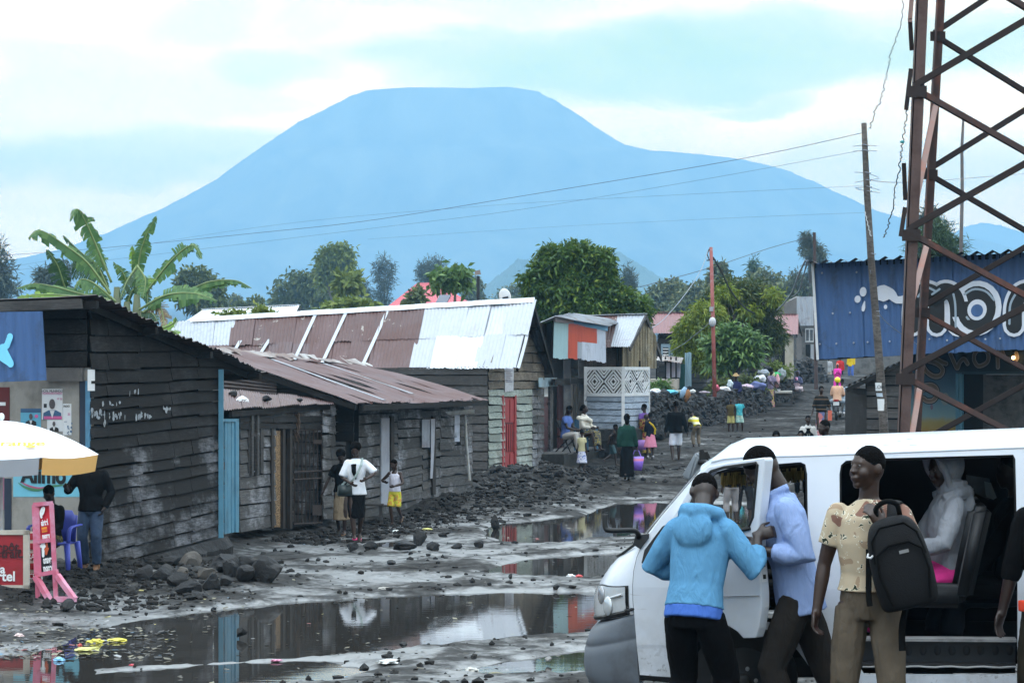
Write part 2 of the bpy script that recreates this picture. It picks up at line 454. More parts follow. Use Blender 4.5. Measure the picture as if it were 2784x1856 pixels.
def mud_material():
 t=NT('wet_volcanic_mud')
 big=t.noise(.55,6,.62,None,.3);mid=t.noise(3.2,6,.65);fin=t.noise(26,5,.7)
 c=t.ramp(mid,[(.3,(.012,.0112,.0105)),(.55,(.028,.0255,.0235)),(.75,(.052,.046,.042))])
 c=t.mix(t.gray(fin,.62,.70),c,(.07,.06,.05))
 zz=t.sep()[2];low=t.ramp(t.math('MULTIPLY',zz,2.0),[(.02,(1,)*3),(.13,(.45,)*3),(.26,(0,)*3)])
 wet=t.math('ADD',t.math('ADD',t.math('MULTIPLY',big,.62),t.math('MULTIPLY',mid,.30)),t.math('MULTIPLY',low,.14))
 bp=t.new('ShaderNodeBump');bp.inputs['Strength'].default_value=.8;bp.inputs['Distance'].default_value=.05
 t.put(t.math('ADD',t.math('MULTIPLY',fin,.5),t.noise(9,6,.7)),bp.inputs['Height'])
 df=t.new('ShaderNodeBsdfDiffuse');t.put(c,df.inputs['Color']);t.put(bp.outputs[0],df.inputs['Normal'])
 gl=t.new('ShaderNodeBsdfGlossy');gl.inputs['Color'].default_value=(1,1,1,1);t.put(bp.outputs[0],gl.inputs['Normal'])
 t.put(t.ramp(wet,[(.46,(.55,)*3),(.66,(.28,)*3)]),gl.inputs['Roughness'])
 ms=t.new('ShaderNodeMixShader');t.put(t.ramp(wet,[(.42,(.010,)*3),(.53,(.06,)*3),(.63,(.33,)*3)]),ms.inputs[0])
 t.put(df.outputs[0],ms.inputs[1]);t.put(gl.outputs[0],ms.inputs[2]);t.put(ms.outputs[0],t.out.inputs['Surface'])
 t.n.remove(t.bsdf)
 return t.m
def build_ground():
 fx=np.arange(-14,14.01,.06);gx=14*1.13**np.arange(1,50)
 xs=np.concatenate([-gx[::-1],fx,gx])
 fy=np.arange(14.5,64,.075);my=64+np.cumsum(.1*1.022**np.arange(0,110));gy=my[-1]*1.1**np.arange(1,52)
 by=14.5-np.cumsum(.3*1.3**np.arange(0,18))
 ys=np.concatenate([by[::-1],fy,my,gy]);ys=ys[ys<14000];xs=xs[np.abs(xs)<7000]
 X,Y=np.meshgrid(xs,ys);Z=ground_z(X,Y)
 n,m=len(xs),len(ys)
 co=np.stack([X,Y,Z],-1).reshape(-1,3).astype(np.float32)
 i=np.arange(m-1)[:,None]*n+np.arange(n-1)[None,:]
 q=np.stack([i,i+1,i+n+1,i+n],-1).reshape(-1,4).astype(np.int32)
 me=bpy.data.meshes.new('ground');me.vertices.add(len(co));me.vertices.foreach_set('co',co.ravel())
 me.loops.add(q.size);me.loops.foreach_set('vertex_index',q.ravel());me.polygons.add(len(q))
 me.polygons.foreach_set('loop_start',np.arange(0,q.size,4,dtype=np.int32));me.update()
 me.polygons.foreach_set('use_smooth',[True]*len(q))
 o=bpy.data.objects.new('ground',me);me.materials.append(mud_material());link(o)
 tag(o,'wet black volcanic mud of the unpaved street','ground',kind='structure')
 t=NT('puddle_water');t.color((.030,.027,.024));t.rough(.02);t.spec(.5);t.bsdf.inputs['IOR'].default_value=1.36
 t.bump(t.noise(1,3,.5,t.mapping((2.2,9,1))),.02,.02)
 bm=B();vs=[bm.verts.new(p)for p in((-14,19.5,0),(14,19.5,0),(14,62,0),(-14,62,0))];bm.faces.new(vs)
 w_=obj('water',bm,t.m);tag(w_,'still brown rainwater standing in the puddles','water',kind='structure')
def build_mountain(name,D,prof_l,prof_r,cx,depth,mat,label,seed,rimz=None,foot=0.0):
 """prof_l / prof_r: silhouette pixels from the summit rim down; a solid cone round centre column cx at distance D"""
 k=D/F
 lz=[HC-(y-HY)*k for x,y in prof_l];lr=[(cx-x)*k for x,y in prof_l]
 rz_=[HC-(y-HY)*k for x,y in prof_r];rr=[(x-cx)*k for x,y in prof_r]
 top=max(lz[0],rz_[0]);zs=1-np.linspace(0.0,1.0,90)**1.5
 nphi=220;ph=np.linspace(0,2*np.pi,nphi,endpoint=False)
 V=[]
 for f in zs:
  zl=foot+f*(lz[0]-foot);zr=foot+f*(rz_[0]-foot)
  a=np.interp(-zl,[-z for z in lz],lr);b=np.interp(-zr,[-z for z in rz_],rr)
  wgt=(1+np.cos(ph))/2;wgt=wgt*wgt*(3-2*wgt)
  rad=a*(1-wgt)+b*wgt
  zz=zl*(1-wgt)+zr*wgt
  rad_y=(a+b)/2*depth*(.55 if f>.999 else 1.0)
  rx=rad*np.cos(ph);ry=rad_y*np.sin(ph)
  g=fbm(ph*9+3,np.full(nphi,f*2.0),seed,4)*.045+fbm(np.cos(ph)*24,np.sin(ph)*24+f*9,seed+3,3)*.02
  g=g*np.abs(np.sin(ph))**.5*(1.15-f)
  V.append(np.stack([(cx-CX)*k+rx*(1+g),D+ry*(1+g),zz+(0 if f>.98 else 1)*5*fbm(ph*90,np.full(nphi,f*40),seed+9,2)],-1))
 V=np.array(V);m=len(zs)
 if rimz is not None:
  V[0,:,2]+=np.interp(V[0,:,0],*rimz)
 F_=[]
 for i in range(m-1):
  for j in range(nphi):
   F_.append((i*nphi+j,(i+1)*nphi+j,(i+1)*nphi+(j+1)%nphi,i*nphi+(j+1)%nphi))
 verts=V.reshape(-1,3).tolist();c=len(verts)
 cz=float(V[0,:,2].mean())-25
 verts.append([(cx-CX)*k,D,cz])
 for j in range(nphi):F_.append((c,j,(j+1)%nphi))
 o=meshobj(name,np.array(verts),F_,mat,smooth=True)
 tag(o,label,'mountain',kind='structure');return o
def build_mountains():
 t=NT('forest_slope');t.color(t.mix(t.gray(t.noise(1,7,.62,t.mapping((.012,.012,.0022)),.6),.3,.7),(.006,.02,.02),(.16,.17,.12)));t.rough(.9);t.spec(.1)  # dark and pale down-slope bands paint in ridge and gully relief
 build_mountain('volcano',6000,[(990,249),(960,262),(900,292),(800,342),(700,410),(620,470),(540,522),(430,580),(285,645),(150,690),(20,716),(-150,750),(-500,820),(-900,930)],[(1470,256),(1500,270),(1560,308),(1630,355),(1700,398),(1790,419),(1950,430),(2050,444),(2150,470),(2240,510),(2330,555),(2400,583),(2480,603),(2600,640),(2800,690),(3200,780),(3700,930)],1230,.42,t.m,'flat topped volcano fading into blue air above the village',3,([-370,-250,-100,-10,60,250],[0,6,7,13,5,-2]),foot=60)
 build_mountain('hill',7600,[(2665,606),(2620,620),(2580,645),(2500,690),(2300,780),(2100,930)],[(2690,607),(2740,622),(2800,640),(2950,690),(3300,930)],2676,.8,t.m,'small blue peak behind the lattice tower',9,foot=60)
 t=NT('grass_slope');t.color(t.mix(t.noise(.03,6),(.05,.08,.04),(.12,.13,.07)));t.rough(.9);t.spec(.1)
 build_mountain('hill',3000,[(1418,704),(1405,712),(1380,735),(1340,765),(1290,805),(1230,850),(1100,930)],[(1424,706),(1445,718),(1480,745),(1560,800),(1700,930)],1421,.9,t.m,'hazy conical hill with a knobbly summit left of the big leafy tree',21,foot=25)
 build_mountain('hill',3100,[(1600,695),(1570,705),(1540,725),(1500,770),(1420,850),(1300,930)],[(1650,686),(1690,694),(1740,725),(1790,755),(1850,780),(2000,850),(2200,930)],1630,.9,t.m,'hazy round backed hill right of the big leafy tree',33,foot=25)
class VP:
 """vertical plane through two ground points; pixel lookups on it"""
 def __init__(s,a,b):
  s.a=Vector((a[0],a[1],0));s.b=Vector((b[0],b[1],0))
  s.r=(s.b-s.a).normalized();s.n=Vector((s.r.y,-s.r.x,0))
  if s.n.dot(Vector((0,0,0))-s.a)<0:s.n=-s.n
 def at(s,px,py,off=0.0):
  d=Vector(((px-CX)/F,1,-(py-HY)/F));o=Vector((0,0,HC));q=s.a+s.n*off
  k=(q-o).dot(s.n)/d.dot(s.n);return o+d*k
 def pz(s,px,z,off=0.0):
  p=s.at(px,HY,off);return Vector((p.x,p.y,z))
def plane_hit(px,py,o,n):
 d=Vector(((px-CX)/F,1,-(py-HY)/F));c=Vector((0,0,HC))
 return c+d*((Vector(o)-c).dot(n)/d.dot(n))
def out_normal(q):
 n=(q[1]-q[0]).cross(q[3]-q[0]).normalized()
 return n if n.dot(Vector((0,0,HC))-q[0])>0 else-n
def clip(bm,planes):
 for co,no in planes or():
  g=bm.verts[:]+bm.edges[:]+bm.faces[:]
  r=bmesh.ops.bisect_plane(bm,geom=g,plane_co=co,plane_no=no,clear_outer=True)
  ed=[e for e in r['geom_cut']if isinstance(e,bmesh.types.BMEdge)]
  if ed:bmesh.ops.holes_fill(bm,edges=ed,sides=8)
def planks(q,rows,seg=1.6,t=.022,lip=.016,wob=.012,holes=(),n=None,seed=1,vertical=False,cuts=None,gap=.004):
 """boards over quad q=[bl, br, tr, tl]; holes: (u0, u1, v0, v1)"""
 rnd=random.Random(seed);bm=B();n=n or out_normal(q)
 if vertical:q=[q[3],q[0],q[1],q[2]]
 L=(q[1]-q[0]).length
 H=((q[3]-q[0]).length+(q[2]-q[1]).length)/2
 vs=[0.0]
 for i in range(rows):vs.append(vs[-1]+rnd.uniform(.8,1.2))
 vs=[v/vs[-1]for v in vs]
 for i in range(rows):
  v0,v1=vs[i],vs[i+1];vm=(v0+v1)/2
  iv=[(0.0,1.0)]
  for(a,b,c,d)in holes:
   if c<vm<d:
    nw=[]
    for(x,y)in iv:
     if x<a:nw.append((x,min(y,a)))
     if y>b:nw.append((max(x,b),y))
    iv=[(x,y)for x,y in nw if y-x>1e-3]
  for(x,y)in iv:
   c_=[x]
   if cuts:
    c_+=[c+rnd.uniform(-.01,.01)for c in cuts if x+.02<c<y-.02]
   else:
    while(y-c_[-1])*L>seg*1.5:c_.append(c_[-1]+seg/L*rnd.uniform(.75,1.25))
   c_.append(y)
   for k in range(len(c_)-1):
    a,b=c_[k],c_[k+1]-gap/L
    m=max(1,int((b-a)*L/.5));ly=lip+rnd.uniform(-.004,.008);wv=[rnd.uniform(-wob,wob)/H for _ in range(m+1)]
    off=rnd.uniform(0,.006)
    ov=-.008/H
    ring=[]
    for j in range(m+1):
     u=lerp(a,b,j/m)
     pb=bil(q,u,max(0,v0-ov+wv[j]));pt=bil(q,u,min(1.0,v1-.012/H+wv[j]*.5))
     ring.append([bm.verts.new(p)for p in(pb+n*(off+ly),pb+n*(t+off+ly),pt+n*(t*.9+off),pt+n*off)])
    for j in range(m):
     A,C=ring[j],ring[j+1]
     for e in range(4):bm.faces.new((A[e],C[e],C[(e+1)%4],A[(e+1)%4]))
    bm.faces.new(ring[0][::-1]);bm.faces.new(ring[-1])
 bmesh.ops.recalc_face_normals(bm,faces=bm.faces)
 bf=bm.faces.new([bm.verts.new(p-n*.15)for p in q]);bf.material_index=1  # black sheet behind the boards, so their gaps read as shadow lines
 return bm
def corr(bm,q,pitch=.085,amp=.011,nv=2,n=None,sag=0.0,rag=0.0,seed=0,mi=0,off=0.0,th=.003):
 """one corrugated sheet over quad q (waves run from bottom to top)"""
 rnd=random.Random(seed);n=n or out_normal(q)
 L=max((q[1]-q[0]).length,(q[2]-q[3]).length);k=max(1,round(L/pitch));m=k*4
 for side in(0,):
  rows=[]
  rg=[rnd.uniform(-rag,rag)for _ in range(k+2)]
  for j in range(nv+1):
   v=j/nv;row=[]
   for i in range(m+1):
    u=i/m
    p=bil(q,u,v)+n*(amp*math.sin(2*math.pi*k*u)+off)
    if sag:p=p+n*sag*(mnoise.noise(Vector((p.x*.8,p.y*.8,seed))))
    if rag and j==0:p=p+(q[0]-q[3]).normalized()*rg[i//4]
    row.append(bm.verts.new(p))
   rows.append(row)
  for j in range(nv):
   for i in range(m):
    f=bm.faces.new((rows[j][i],rows[j][i+1],rows[j+1][i+1],rows[j+1][i]));f.material_index=mi;f.smooth=True
def roof_sheets(q,wid=.78,rows=1,mfun=None,pitch=.085,amp=.011,sag=.03,rag=.03,seed=0,nv=4):
 bm=B();n=out_normal(q)
 if n.z<0:n=-n
 L=(q[1]-q[0]).length;k=max(1,round(L/wid));rnd=random.Random(seed)
 for j in range(rows):
  v0,v1=j/rows,(j+1)/rows
  for i in range(k):
   u0,u1=i/k,(i+1)/k+.01
   s=[bil(q,u0,max(0,v0-.02)),bil(q,u1,max(0,v0-.02)),bil(q,u1,v1),bil(q,u0,v1)]
   corr(bm,s,pitch,amp,nv,n,sag,rag,seed*100+i*7+j*31,mfun((u0+u1)/2,(v0+v1)/2)if mfun else 0,(i%2)*.006+j*.012+rnd.uniform(0,.006))
 return bm
def slab(q,th,n=None):
 bm=B();n=n or out_normal(q);add_hex(bm,[p-n*th for p in q]+list(q));bmesh.ops.recalc_face_normals(bm,faces=bm.faces);return bm
def rect(vp,x0,y0,x1,y1,off=0.0):
 """pixel rectangle on a vertical plane -> quad bl br tr tl (plane edges kept vertical)"""
 a,b,c,d=vp.at(x0,y1,off),vp.at(x1,y1,off),vp.at(x1,y0,off),vp.at(x0,y0,off)
 return[a,b,c,d]
def stroke(bm,pts,w,n,off=0.0,mi=0,close=False,cap=6):
 """flat ribbon with round joints along points lying in a plane with normal n"""
 pts=[Vector(p)+n*off for p in pts]
 if close:pts=pts+[pts[0]]
 ws=w if isinstance(w,(list,tuple))else[w]*len(pts)
 m=len(pts);L=[];Rr=[]
 for i,p in enumerate(pts):
  if close and i in(0,m-1):d=pts[1]-pts[m-2]
  else:d=pts[min(i+1,m-1)]-pts[max(i-1,0)]
  s=d.cross(n).normalized()*ws[i]/2
  L.append(bm.verts.new(p-s));Rr.append(bm.verts.new(p+s))
 for i in range(m-1):
  f=bm.faces.new((Rr[i],Rr[i+1],L[i+1],L[i]));f.material_index=mi
 if not close and cap:
  for e,sgn in((0,-1),(m-1,1)):
   p=pts[e];d=((pts[1]-pts[0])if e==0 else(pts[m-1]-pts[m-2])).normalized()*sgn
   s=d.cross(n).normalized()
   fan=[bm.verts.new(p+(s*math.cos(a)+d*math.sin(a))*ws[e]/2)for a in[math.pi*k/cap for k in range(cap+1)]]
   f=bm.faces.new(fan);f.material_index=mi
def disc(bm,c,rx,ry,r,u,n,off=0.0,mi=0,k=22):
 vs=[bm.verts.new(Vector(c)+r*rx*math.cos(2*math.pi*i/k)+u*ry*math.sin(2*math.pi*i/k)+n*off)for i in range(k)]
 f=bm.faces.new(vs);f.material_index=mi
def fixnormals(bm):
 bmesh.ops.recalc_face_normals(bm,faces=bm.faces);return bm
UP=Vector((0,0,1))
W_DARK=wood('tarred_board',(.012,.0105,.0098),(.15,.15,.16),.10,1.0,axis=1)
W_DARKP=wood('worn_dark_board',(.020,.018,.017),(.20,.20,.215),.55,1.0,axis=1)
W_GREY=wood('grey_weathered_board',(.10,.095,.092),(.34,.34,.36),.6,1.1,axis=1)
W_GREYX=wood('grey_weathered_plank',(.075,.069,.066),(.16,.16,.16),.3,1.0,axis=0)
W_MINT=wood('mint_limewashed_board',(.37,.41,.36),(.55,.58,.53),.5,1.4,stain=(.13,.10,.07),stainf=.65,axis=1)
W_TAN=wood('raw_tan_board',(.19,.155,.12),(.33,.28,.2),.4,1.2,axis=1)
W_BROWN=wood('brown_board',(.10,.075,.06),(.14,.11,.09),.4,1.2,axis=2)
W_YEL=wood('yellowed_board',(.25,.20,.12),(.40,.36,.27),.5,1.0,stain=(.035,.028,.02),stainf=.8,axis=2)
P_BLUEGREY=wood('pale_blue_painted_board',(.36,.42,.50),(.45,.50,.58),.4,1.2,stain=(.18,.2,.22),stainf=.25,axis=0)
S_RUST=sheet('rusted_iron',(.105,.060,.060),(.085,.032,.025),.5,.9,.5,.0,.5,.35,pale=None)
S_RUSTF=sheet('flaking_rusted_iron',(.105,.054,.050),(.08,.029,.022),.5,.8,.5,.0,.4,.3,pale=(.36,.33,.29))
S_ZINC=sheet('bright_zinc',(.40,.415,.45),(.25,.2,.18),.0,.9,.38,.0,.6,.18)
S_ZINCW=sheet('new_zinc',(.62,.64,.67),(.3,.28,.25),.0,.9,.38,.0,.6,.06)
S_GREYZ=sheet('dull_zinc',(.36,.38,.42),(.15,.09,.07),.15,.9,.5,.0,.4,.4)
S_MIX=sheet('patchy_rusted_zinc',(.42,.41,.40),(.13,.075,.06),.62,.8,.5,.0,.4,.5)
S_REDR=sheet('faded_red_iron',(.19,.075,.075),(.10,.06,.055),.3,.4,.5,.0,.4,.3)
S_BLUE=sheet('blue_painted_iron',(.058,.118,.26),(.04,.06,.10),.2,1.5,.5,.0,.3,.38,streak=(7,7,.8))
S_BLACK=plain('black_iron',(.010,.0095,.010),.7,.3)  # one near-black tone for roof and side sheets
S_PBLUE=sheet('pale_blue_iron',(.42,.60,.62),(.3,.4,.42),.1,1.2,.5,.0,.3,.3)
S_RED=sheet('red_painted_iron',(.52,.085,.045),(.35,.06,.04),.2,1.2,.5,.0,.3,.3)
S_WHITE=sheet('chalky_white_iron',(.50,.53,.60),(.25,.27,.32),.2,1.5,.5,.0,.3,.45)
CREAM=plain('smoke_stained_cream_paint',(.30,.28,.25),.7,.2,3,.1,30,.2,(.10,.09,.08),1.3,.7)
CONC=plain('concrete',(.14,.135,.13),.8,.25,4,.4,30,.2,(.03,.028,.026),1.8,.8)
CONCD=plain('stained_concrete',(.095,.095,.10),.75,.35,3,.4,30,.2,(.40,.40,.40),2.2,.35)
STONE=plain('lava_stone',(.014,.0135,.014),.7,.55,7,.9,22,.3,(.06,.058,.056),5,.4)
BLUEP=plain('blue_gloss_paint',(.085,.22,.34),.5,.25,5,.1,40,.35,(.05,.09,.12),3,.6)
TEALP=plain('faded_teal_paint',(.10,.26,.36),.5,.25,4,.1,40,.35,(.06,.12,.16),2,.6)
NAVYP=plain('navy_paint',(.018,.028,.05),.5,.3,5)
MAROON=plain('maroon_paint',(.085,.026,.028),.5,.3,5,.1,40,.35,(.03,.015,.015),3,.6)
REDP=plain('faded_red_paint',(.36,.055,.055),.55,.2,5,.1,40,.3,(.2,.05,.05),3,.5)
WHITEP=plain('white_paint',(.68,.68,.68),.5,.08,5,.05,40,.35,(.4,.39,.37),3,.4)
PAPER=plain('paper',(.70,.70,.70),.8,.08,8)
VOID=plain('interior_shade_black',(.0035,.0035,.004),.9,.2)  # near-black colour standing in for shade inside openings and under covers
IRON=plain('rusty_iron_bar',(.035,.022,.018),.7,.4,12,.3)
def mini_quad(name,q,mat,parent,th=.006):
 return obj(name,fixnormals(slab(q,th)),mat,parent)
def build_shop():
 C0=P(240,1548,34.2);RB=P(601,1455,37.5);LB=P(-90,1560,35.4)
 h=thing('plank_shop','black tarred plank shop with a cream poster covered front beside the orange and white umbrella','shop',C0)
 side=VP(C0,RB);front=VP(LB,C0)
 R1,R2,R3=P(-90,823,34.6),P(256,806,33.6),P(722,1013,38.3);R4=R1+(R3-R2)
 rn=(R2-R1).cross(R3-R1).normalized();rn=rn if rn.z>0 else-rn
 cl=[(R2-rn*.05,rn)]
 zt=4.05
 q=[C0,RB,Vector((RB.x,RB.y,zt)),Vector((C0 .x,C0 .y,zt))]
 vm=.42
 bm=planks([q[0],q[1],bil(q,1,vm),bil(q,0,vm)],8,n=side.n,seed=3,cuts=(.30,.36,.60,.74),wob=.02,lip=.034)
 obj('wall',bm,W_DARKP,h)
 bm=planks([bil(q,0,vm),bil(q,1,vm),q[2],q[3]],11,n=side.n,seed=4,cuts=(.12,.34,.58,.8),wob=.016,lip=.032);clip(bm,cl)
 obj('wall',bm,W_DARK,h)
 bm=B();rnd=random.Random(5)
 for(cx,cy,w_,h_,k)in((262,1122,24,14,15),(310,1130,50,9,16),(395,1130,40,9,12),(450,1112,20,4,5),(365,1066,18,6,4),(285,1152,6,12,3),(300,1100,50,16,5)):
  for i in range(k):
   x=cx+rnd.gauss(0,w_*.42);y=cy+rnd.gauss(0,h_*.42);c=side.at(x,y,.062)
   kk=rnd.randint(5,7);ph=rnd.random()*6;rx,ry=rnd.uniform(.010,.045),rnd.uniform(.015,.07)
   vs=[bm.verts.new(c+side.r*rx*rnd.uniform(.5,1.2)*math.cos(ph+6.283*a/kk)+UP*ry*rnd.uniform(.5,1.2)*math.sin(ph+6.283*a/kk))for a in range(kk)]
   bm.faces.new(vs)
 pf_=obj('paint_flakes',fixnormals(bm),plain('flaked_white',(.30,.32,.34),.7,.5,14),h)
 pf_['kind']='stuff'
 mini_quad('paper_sheet',rect(side,239,1004,258,1062,.05),PAPER,h)
 fq=[LB,C0,Vector((C0 .x,C0 .y,2.95)),Vector((LB.x,LB.y,2.95))]
 bm=planks([fq[3],fq[2],Vector((C0 .x,C0 .y,4.0)),Vector((LB.x,LB.y,4.0))],5,n=front.n,seed=6);clip(bm,cl);obj('wall',bm,W_DARK,h)
 obj('wall',fixnormals(slab([Vector((p.x,p.y,p.z))for p in fq],.12,front.n)),CREAM,h)
 mini_quad('corner_post',rect(front,217,1035,232,1555,.03),NAVYP,h,.05)
 mini_quad('corner_post',rect(front,232,1035,240,1230,.035),BLUEP,h,.05)
 mini_quad('skirting',rect(front,-80,1525,217,1556,.012),NAVYP,h,.03)
 mini_quad('lintel',rect(front,124,1000,222,1036,.06),plain('pale_beam',(.15,.142,.135),.8,.25,3,.3,30,.2,(.05,.045,.04),2,.5),h,.08)
 mini_quad('fascia',[P(-80,850,34.0),P(222,838,33.5),P(218,812,33.5),P(-80,823,34.0)],W_GREYX,h,.05)
 bq=[P(-90,1042,34.1),P(127,1033,33.55),P(116,846,33.55),P(-90,850,34.1)];bn=out_normal(bq)
 bm=B();corr(bm,bq,.16,.018,3,bn);s=obj('sign_board',bm,S_BLUE,h)
 bm=B();hit=lambda x,y:plane_hit(x,y,bq[0],bn)
 stroke(bm,[hit(30,915),hit(22,938),hit(-6,962),hit(8,962)][:3],[.10,.10,.10],bn,.025)
 stroke(bm,[hit(-6,962),hit(18,950),hit(30,985)][::2],.11,bn,.027)
 stroke(bm,[hit(10,945),hit(32,988)],.11,bn,.028)
 obj('lettering',bm,plain('sky_blue_paint',(.20,.62,.88),.5,.08),s)
 pq=rect(front,36,1262,216,1350,.004);obj('painted_panel',slab(pq,.008),plain('panel_blue',(.17,.48,.60),.6,.1,6,0,0,.3,(.3,.4,.42),4,.3),h)
 M=plane_M(front.at(118,1292,.012),front.r,UP)
 text('lettering','Alimo',.34,M,plain('sign_black',(.01,.01,.011),.5,.1),h,.002,1.02,bold=.012)
 sw=lambda x,y:front.at(x,y,.012)
 bm=B();stroke(bm,catmull([sw(50,1312),sw(70,1325),sw(100,1331),sw(135,1322),sw(175,1318)],16),[.008+.035*math.sin(math.pi*i/15)for i in range(16)],front.n)
 obj('lettering',bm,plain('sign_green',(.06,.22,.10),.5,.1),h)
 bm=B();stroke(bm,catmull([sw(56,1308),sw(75,1319),sw(105,1326),sw(128,1322)],12),[.006+.022*math.sin(math.pi*i/11)for i in range(12)],front.n,.002)
 obj('lettering',bm,plain('sign_magenta',(.42,.10,.18),.5,.1),h)
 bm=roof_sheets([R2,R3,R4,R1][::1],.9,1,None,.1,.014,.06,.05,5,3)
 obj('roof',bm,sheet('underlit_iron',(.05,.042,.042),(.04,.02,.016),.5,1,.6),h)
 bm=B()
 for u in(.02,.34,.66,.97):
  a,b=lerp(R2,R3,u)-rn*.09,lerp(R1,R4,u)-rn*.09;add_bar(bm,a,b,.07,.1)
 add_bar(bm,R2-rn*.07+(R1-R2).normalized()*.25,R3-rn*.07+(R1-R2).normalized()*.25,.05,.1)
 obj('roof_beam',bm,W_DARK,h)
 d=side.n
 bm=B();pts=[C0+side.r*.05,RB]
 m=26
 top=[]
 for i in range(m+1):
  u=i/m;p=lerp(C0,RB,u);p2=p+d*(.13+.06*mnoise.noise(Vector((u*9.3,.4,2.2))))
  top.append((p-d*.1,p2,p2+d*.10*(1+mnoise.noise(Vector((u*14,3,1))))-UP*(.14+.05*mnoise.noise(Vector((u*20,1,1)))),p2+d*(.06+.05*mnoise.noise(Vector((u*30,7,1))))-UP*.6))
 rows=[[bm.verts.new(x+UP*(-.012+.01*mnoise.noise(x*5)))for x in t_]for t_ in top]
 for i in range(m):
  for k in range(3):bm.faces.new((rows[i][k],rows[i+1][k],rows[i+1][k+1],rows[i][k+1]))
 obj('plinth',fixnormals(bm),STONE,h)
 st=[P(30,1566,33.3),P(292,1566,32.6)]
 zt_=.135
 a,b=Vector((st[0].x,33.9,zt_)),Vector((st[1].x+.05,32.75,zt_))
 bm=B();fr=(b-a).normalized();nn=Vector((fr.y,-fr.x,0));nn=nn if nn.y<0 else-nn
 add_hex(bm,[a-UP*.35+nn*.25,b-UP*.35+nn*.25,b-UP*.35-nn*1.0,a-UP*.35-nn*1.2,a+nn*.22,b+nn*.22,b-nn*1.0,a-nn*1.2])
 bmesh.ops.bevel(bm,geom=bm.edges[:],offset=.015,segments=2,affect='EDGES');obj('step',bm,CONC,h)
 def poster(x0,y0,x1,y1,base,label,off=.006):
  p=thing('poster',label,'poster',front.at((x0+x1)/2,y1,off),0,'election posters on the shop front')
  obj('sheet',slab(rect(front,x0,y0,x1,y1,off),.003),base,p);return p
 def bust(p,cx,cy,s,suit,off=.01):
  c=lambda dx,dy:front.at(cx+dx*s,cy+dy*s,off)
  bm=B();disc(bm,c(0,0),.5*s*34/F,.64*s*34/F,front.r,UP,front.n,.002);obj('portrait',bm,plain('print_skin',(.10,.085,.085),.7,.25,30),p)
  bm=B();vs=[bm.verts.new(c(*k)-front.n*0.001)for k in((-1.15,1.9),(1.15,1.9),(1.1,1.1),(.45,.75),(-.45,.75),(-1.1,1.1))];bm.faces.new(vs);obj('portrait',fixnormals(bm),suit,p)
  bm=B();vs=[bm.verts.new(c(*k)+front.n*.0005)for k in((-.3,.8),(0,1.75),(.3,.8))];bm.faces.new(vs);obj('portrait',fixnormals(bm),PAPER,p)
 INK=plain('print_black',(.02,.02,.022),.7,.1);PINK=plain('print_pink',(.60,.12,.30),.7,.1);SUIT=plain('print_suit_blue',(.045,.11,.21),.7,.2);CY=plain('print_cyan',(.12,.38,.52),.7,.1)
 p=poster(114,1057,170,1140,PAPER,'white portrait poster of a man in a blue suit, largest on the cream wall')
 text('lettering','HON. MUHINDO',.053,plane_M(front.at(142,1063,.012),front.r,UP),INK,p,.001)
 text('lettering','NZANGI BUTONDO',.040,plane_M(front.at(142,1069,.012),front.r,UP),PINK,p,.001)
 text('lettering','N° 35',.040,plane_M(front.at(162,1084,.012),front.r,UP),PINK,p,.001)
 bust(p,142,1098,22,SUIT)
 obj('print_block',slab(rect(front,119,1097,127,1108,.009),.002),INK,p)
 obj('print_block',slab(rect(front,119,1131,168,1139,.010),.002),PINK,p)
 p=poster(128,1141,172,1172,PAPER,'white poster with a small portrait pasted under the large suit portrait');bust(p,147,1152,11,INK)
 p=poster(171,1097,194,1182,PAPER,'narrow torn white poster to the right of the large suit portrait',.005)
 text('lettering','INDO',.045,plane_M(front.at(181,1104,.010),front.r,UP),INK,p,.001)
 text('lettering','35',.05,plane_M(front.at(187,1126,.010),front.r,UP),PINK,p,.001)
 bm=B();rnd=random.Random(2)
 for i in range(16):
  x,y=rnd.uniform(176,196),rnd.uniform(1145,1180);disc(bm,front.at(x,y,.012),rnd.uniform(.005,.02),rnd.uniform(.004,.016),front.r,UP,front.n,0,0,5)
 obj('print_block',bm,SUIT,p)
 p=poster(56,1110,111,1165,CY,'cyan poster with a navy banner beside the suit portrait');bust(p,84,1132,13,INK)
 obj('print_block',slab(rect(front,56,1110,111,1121,.009),.002),SUIT,p);
 bm=B();disc(bm,front.at(99,1131,.01),.035,.025,front.r,UP,front.n);obj('print_block',bm,PINK,p)
 p=poster(-40,1052,26,1150,plain('print_maroon',(.10,.012,.014),.7,.2),'dark red banner at the left end of the cream shop front')
 obj('print_block',slab(rect(front,-40,1093,15,1102,.009),.002),PAPER,p)
 obj('doorway',slab(rect(front,-60,1330,-2,1540,.006),.01),VOID,h)
 obj('door_frame',slab(rect(front,12,1300,30,1545,.01),.03),NAVYP,h)
 obj('door',slab(rect(front,-60,1285,10,1385,.012),.01),plain('print_pink2',(.5,.2,.3),.6,.4,20),h)
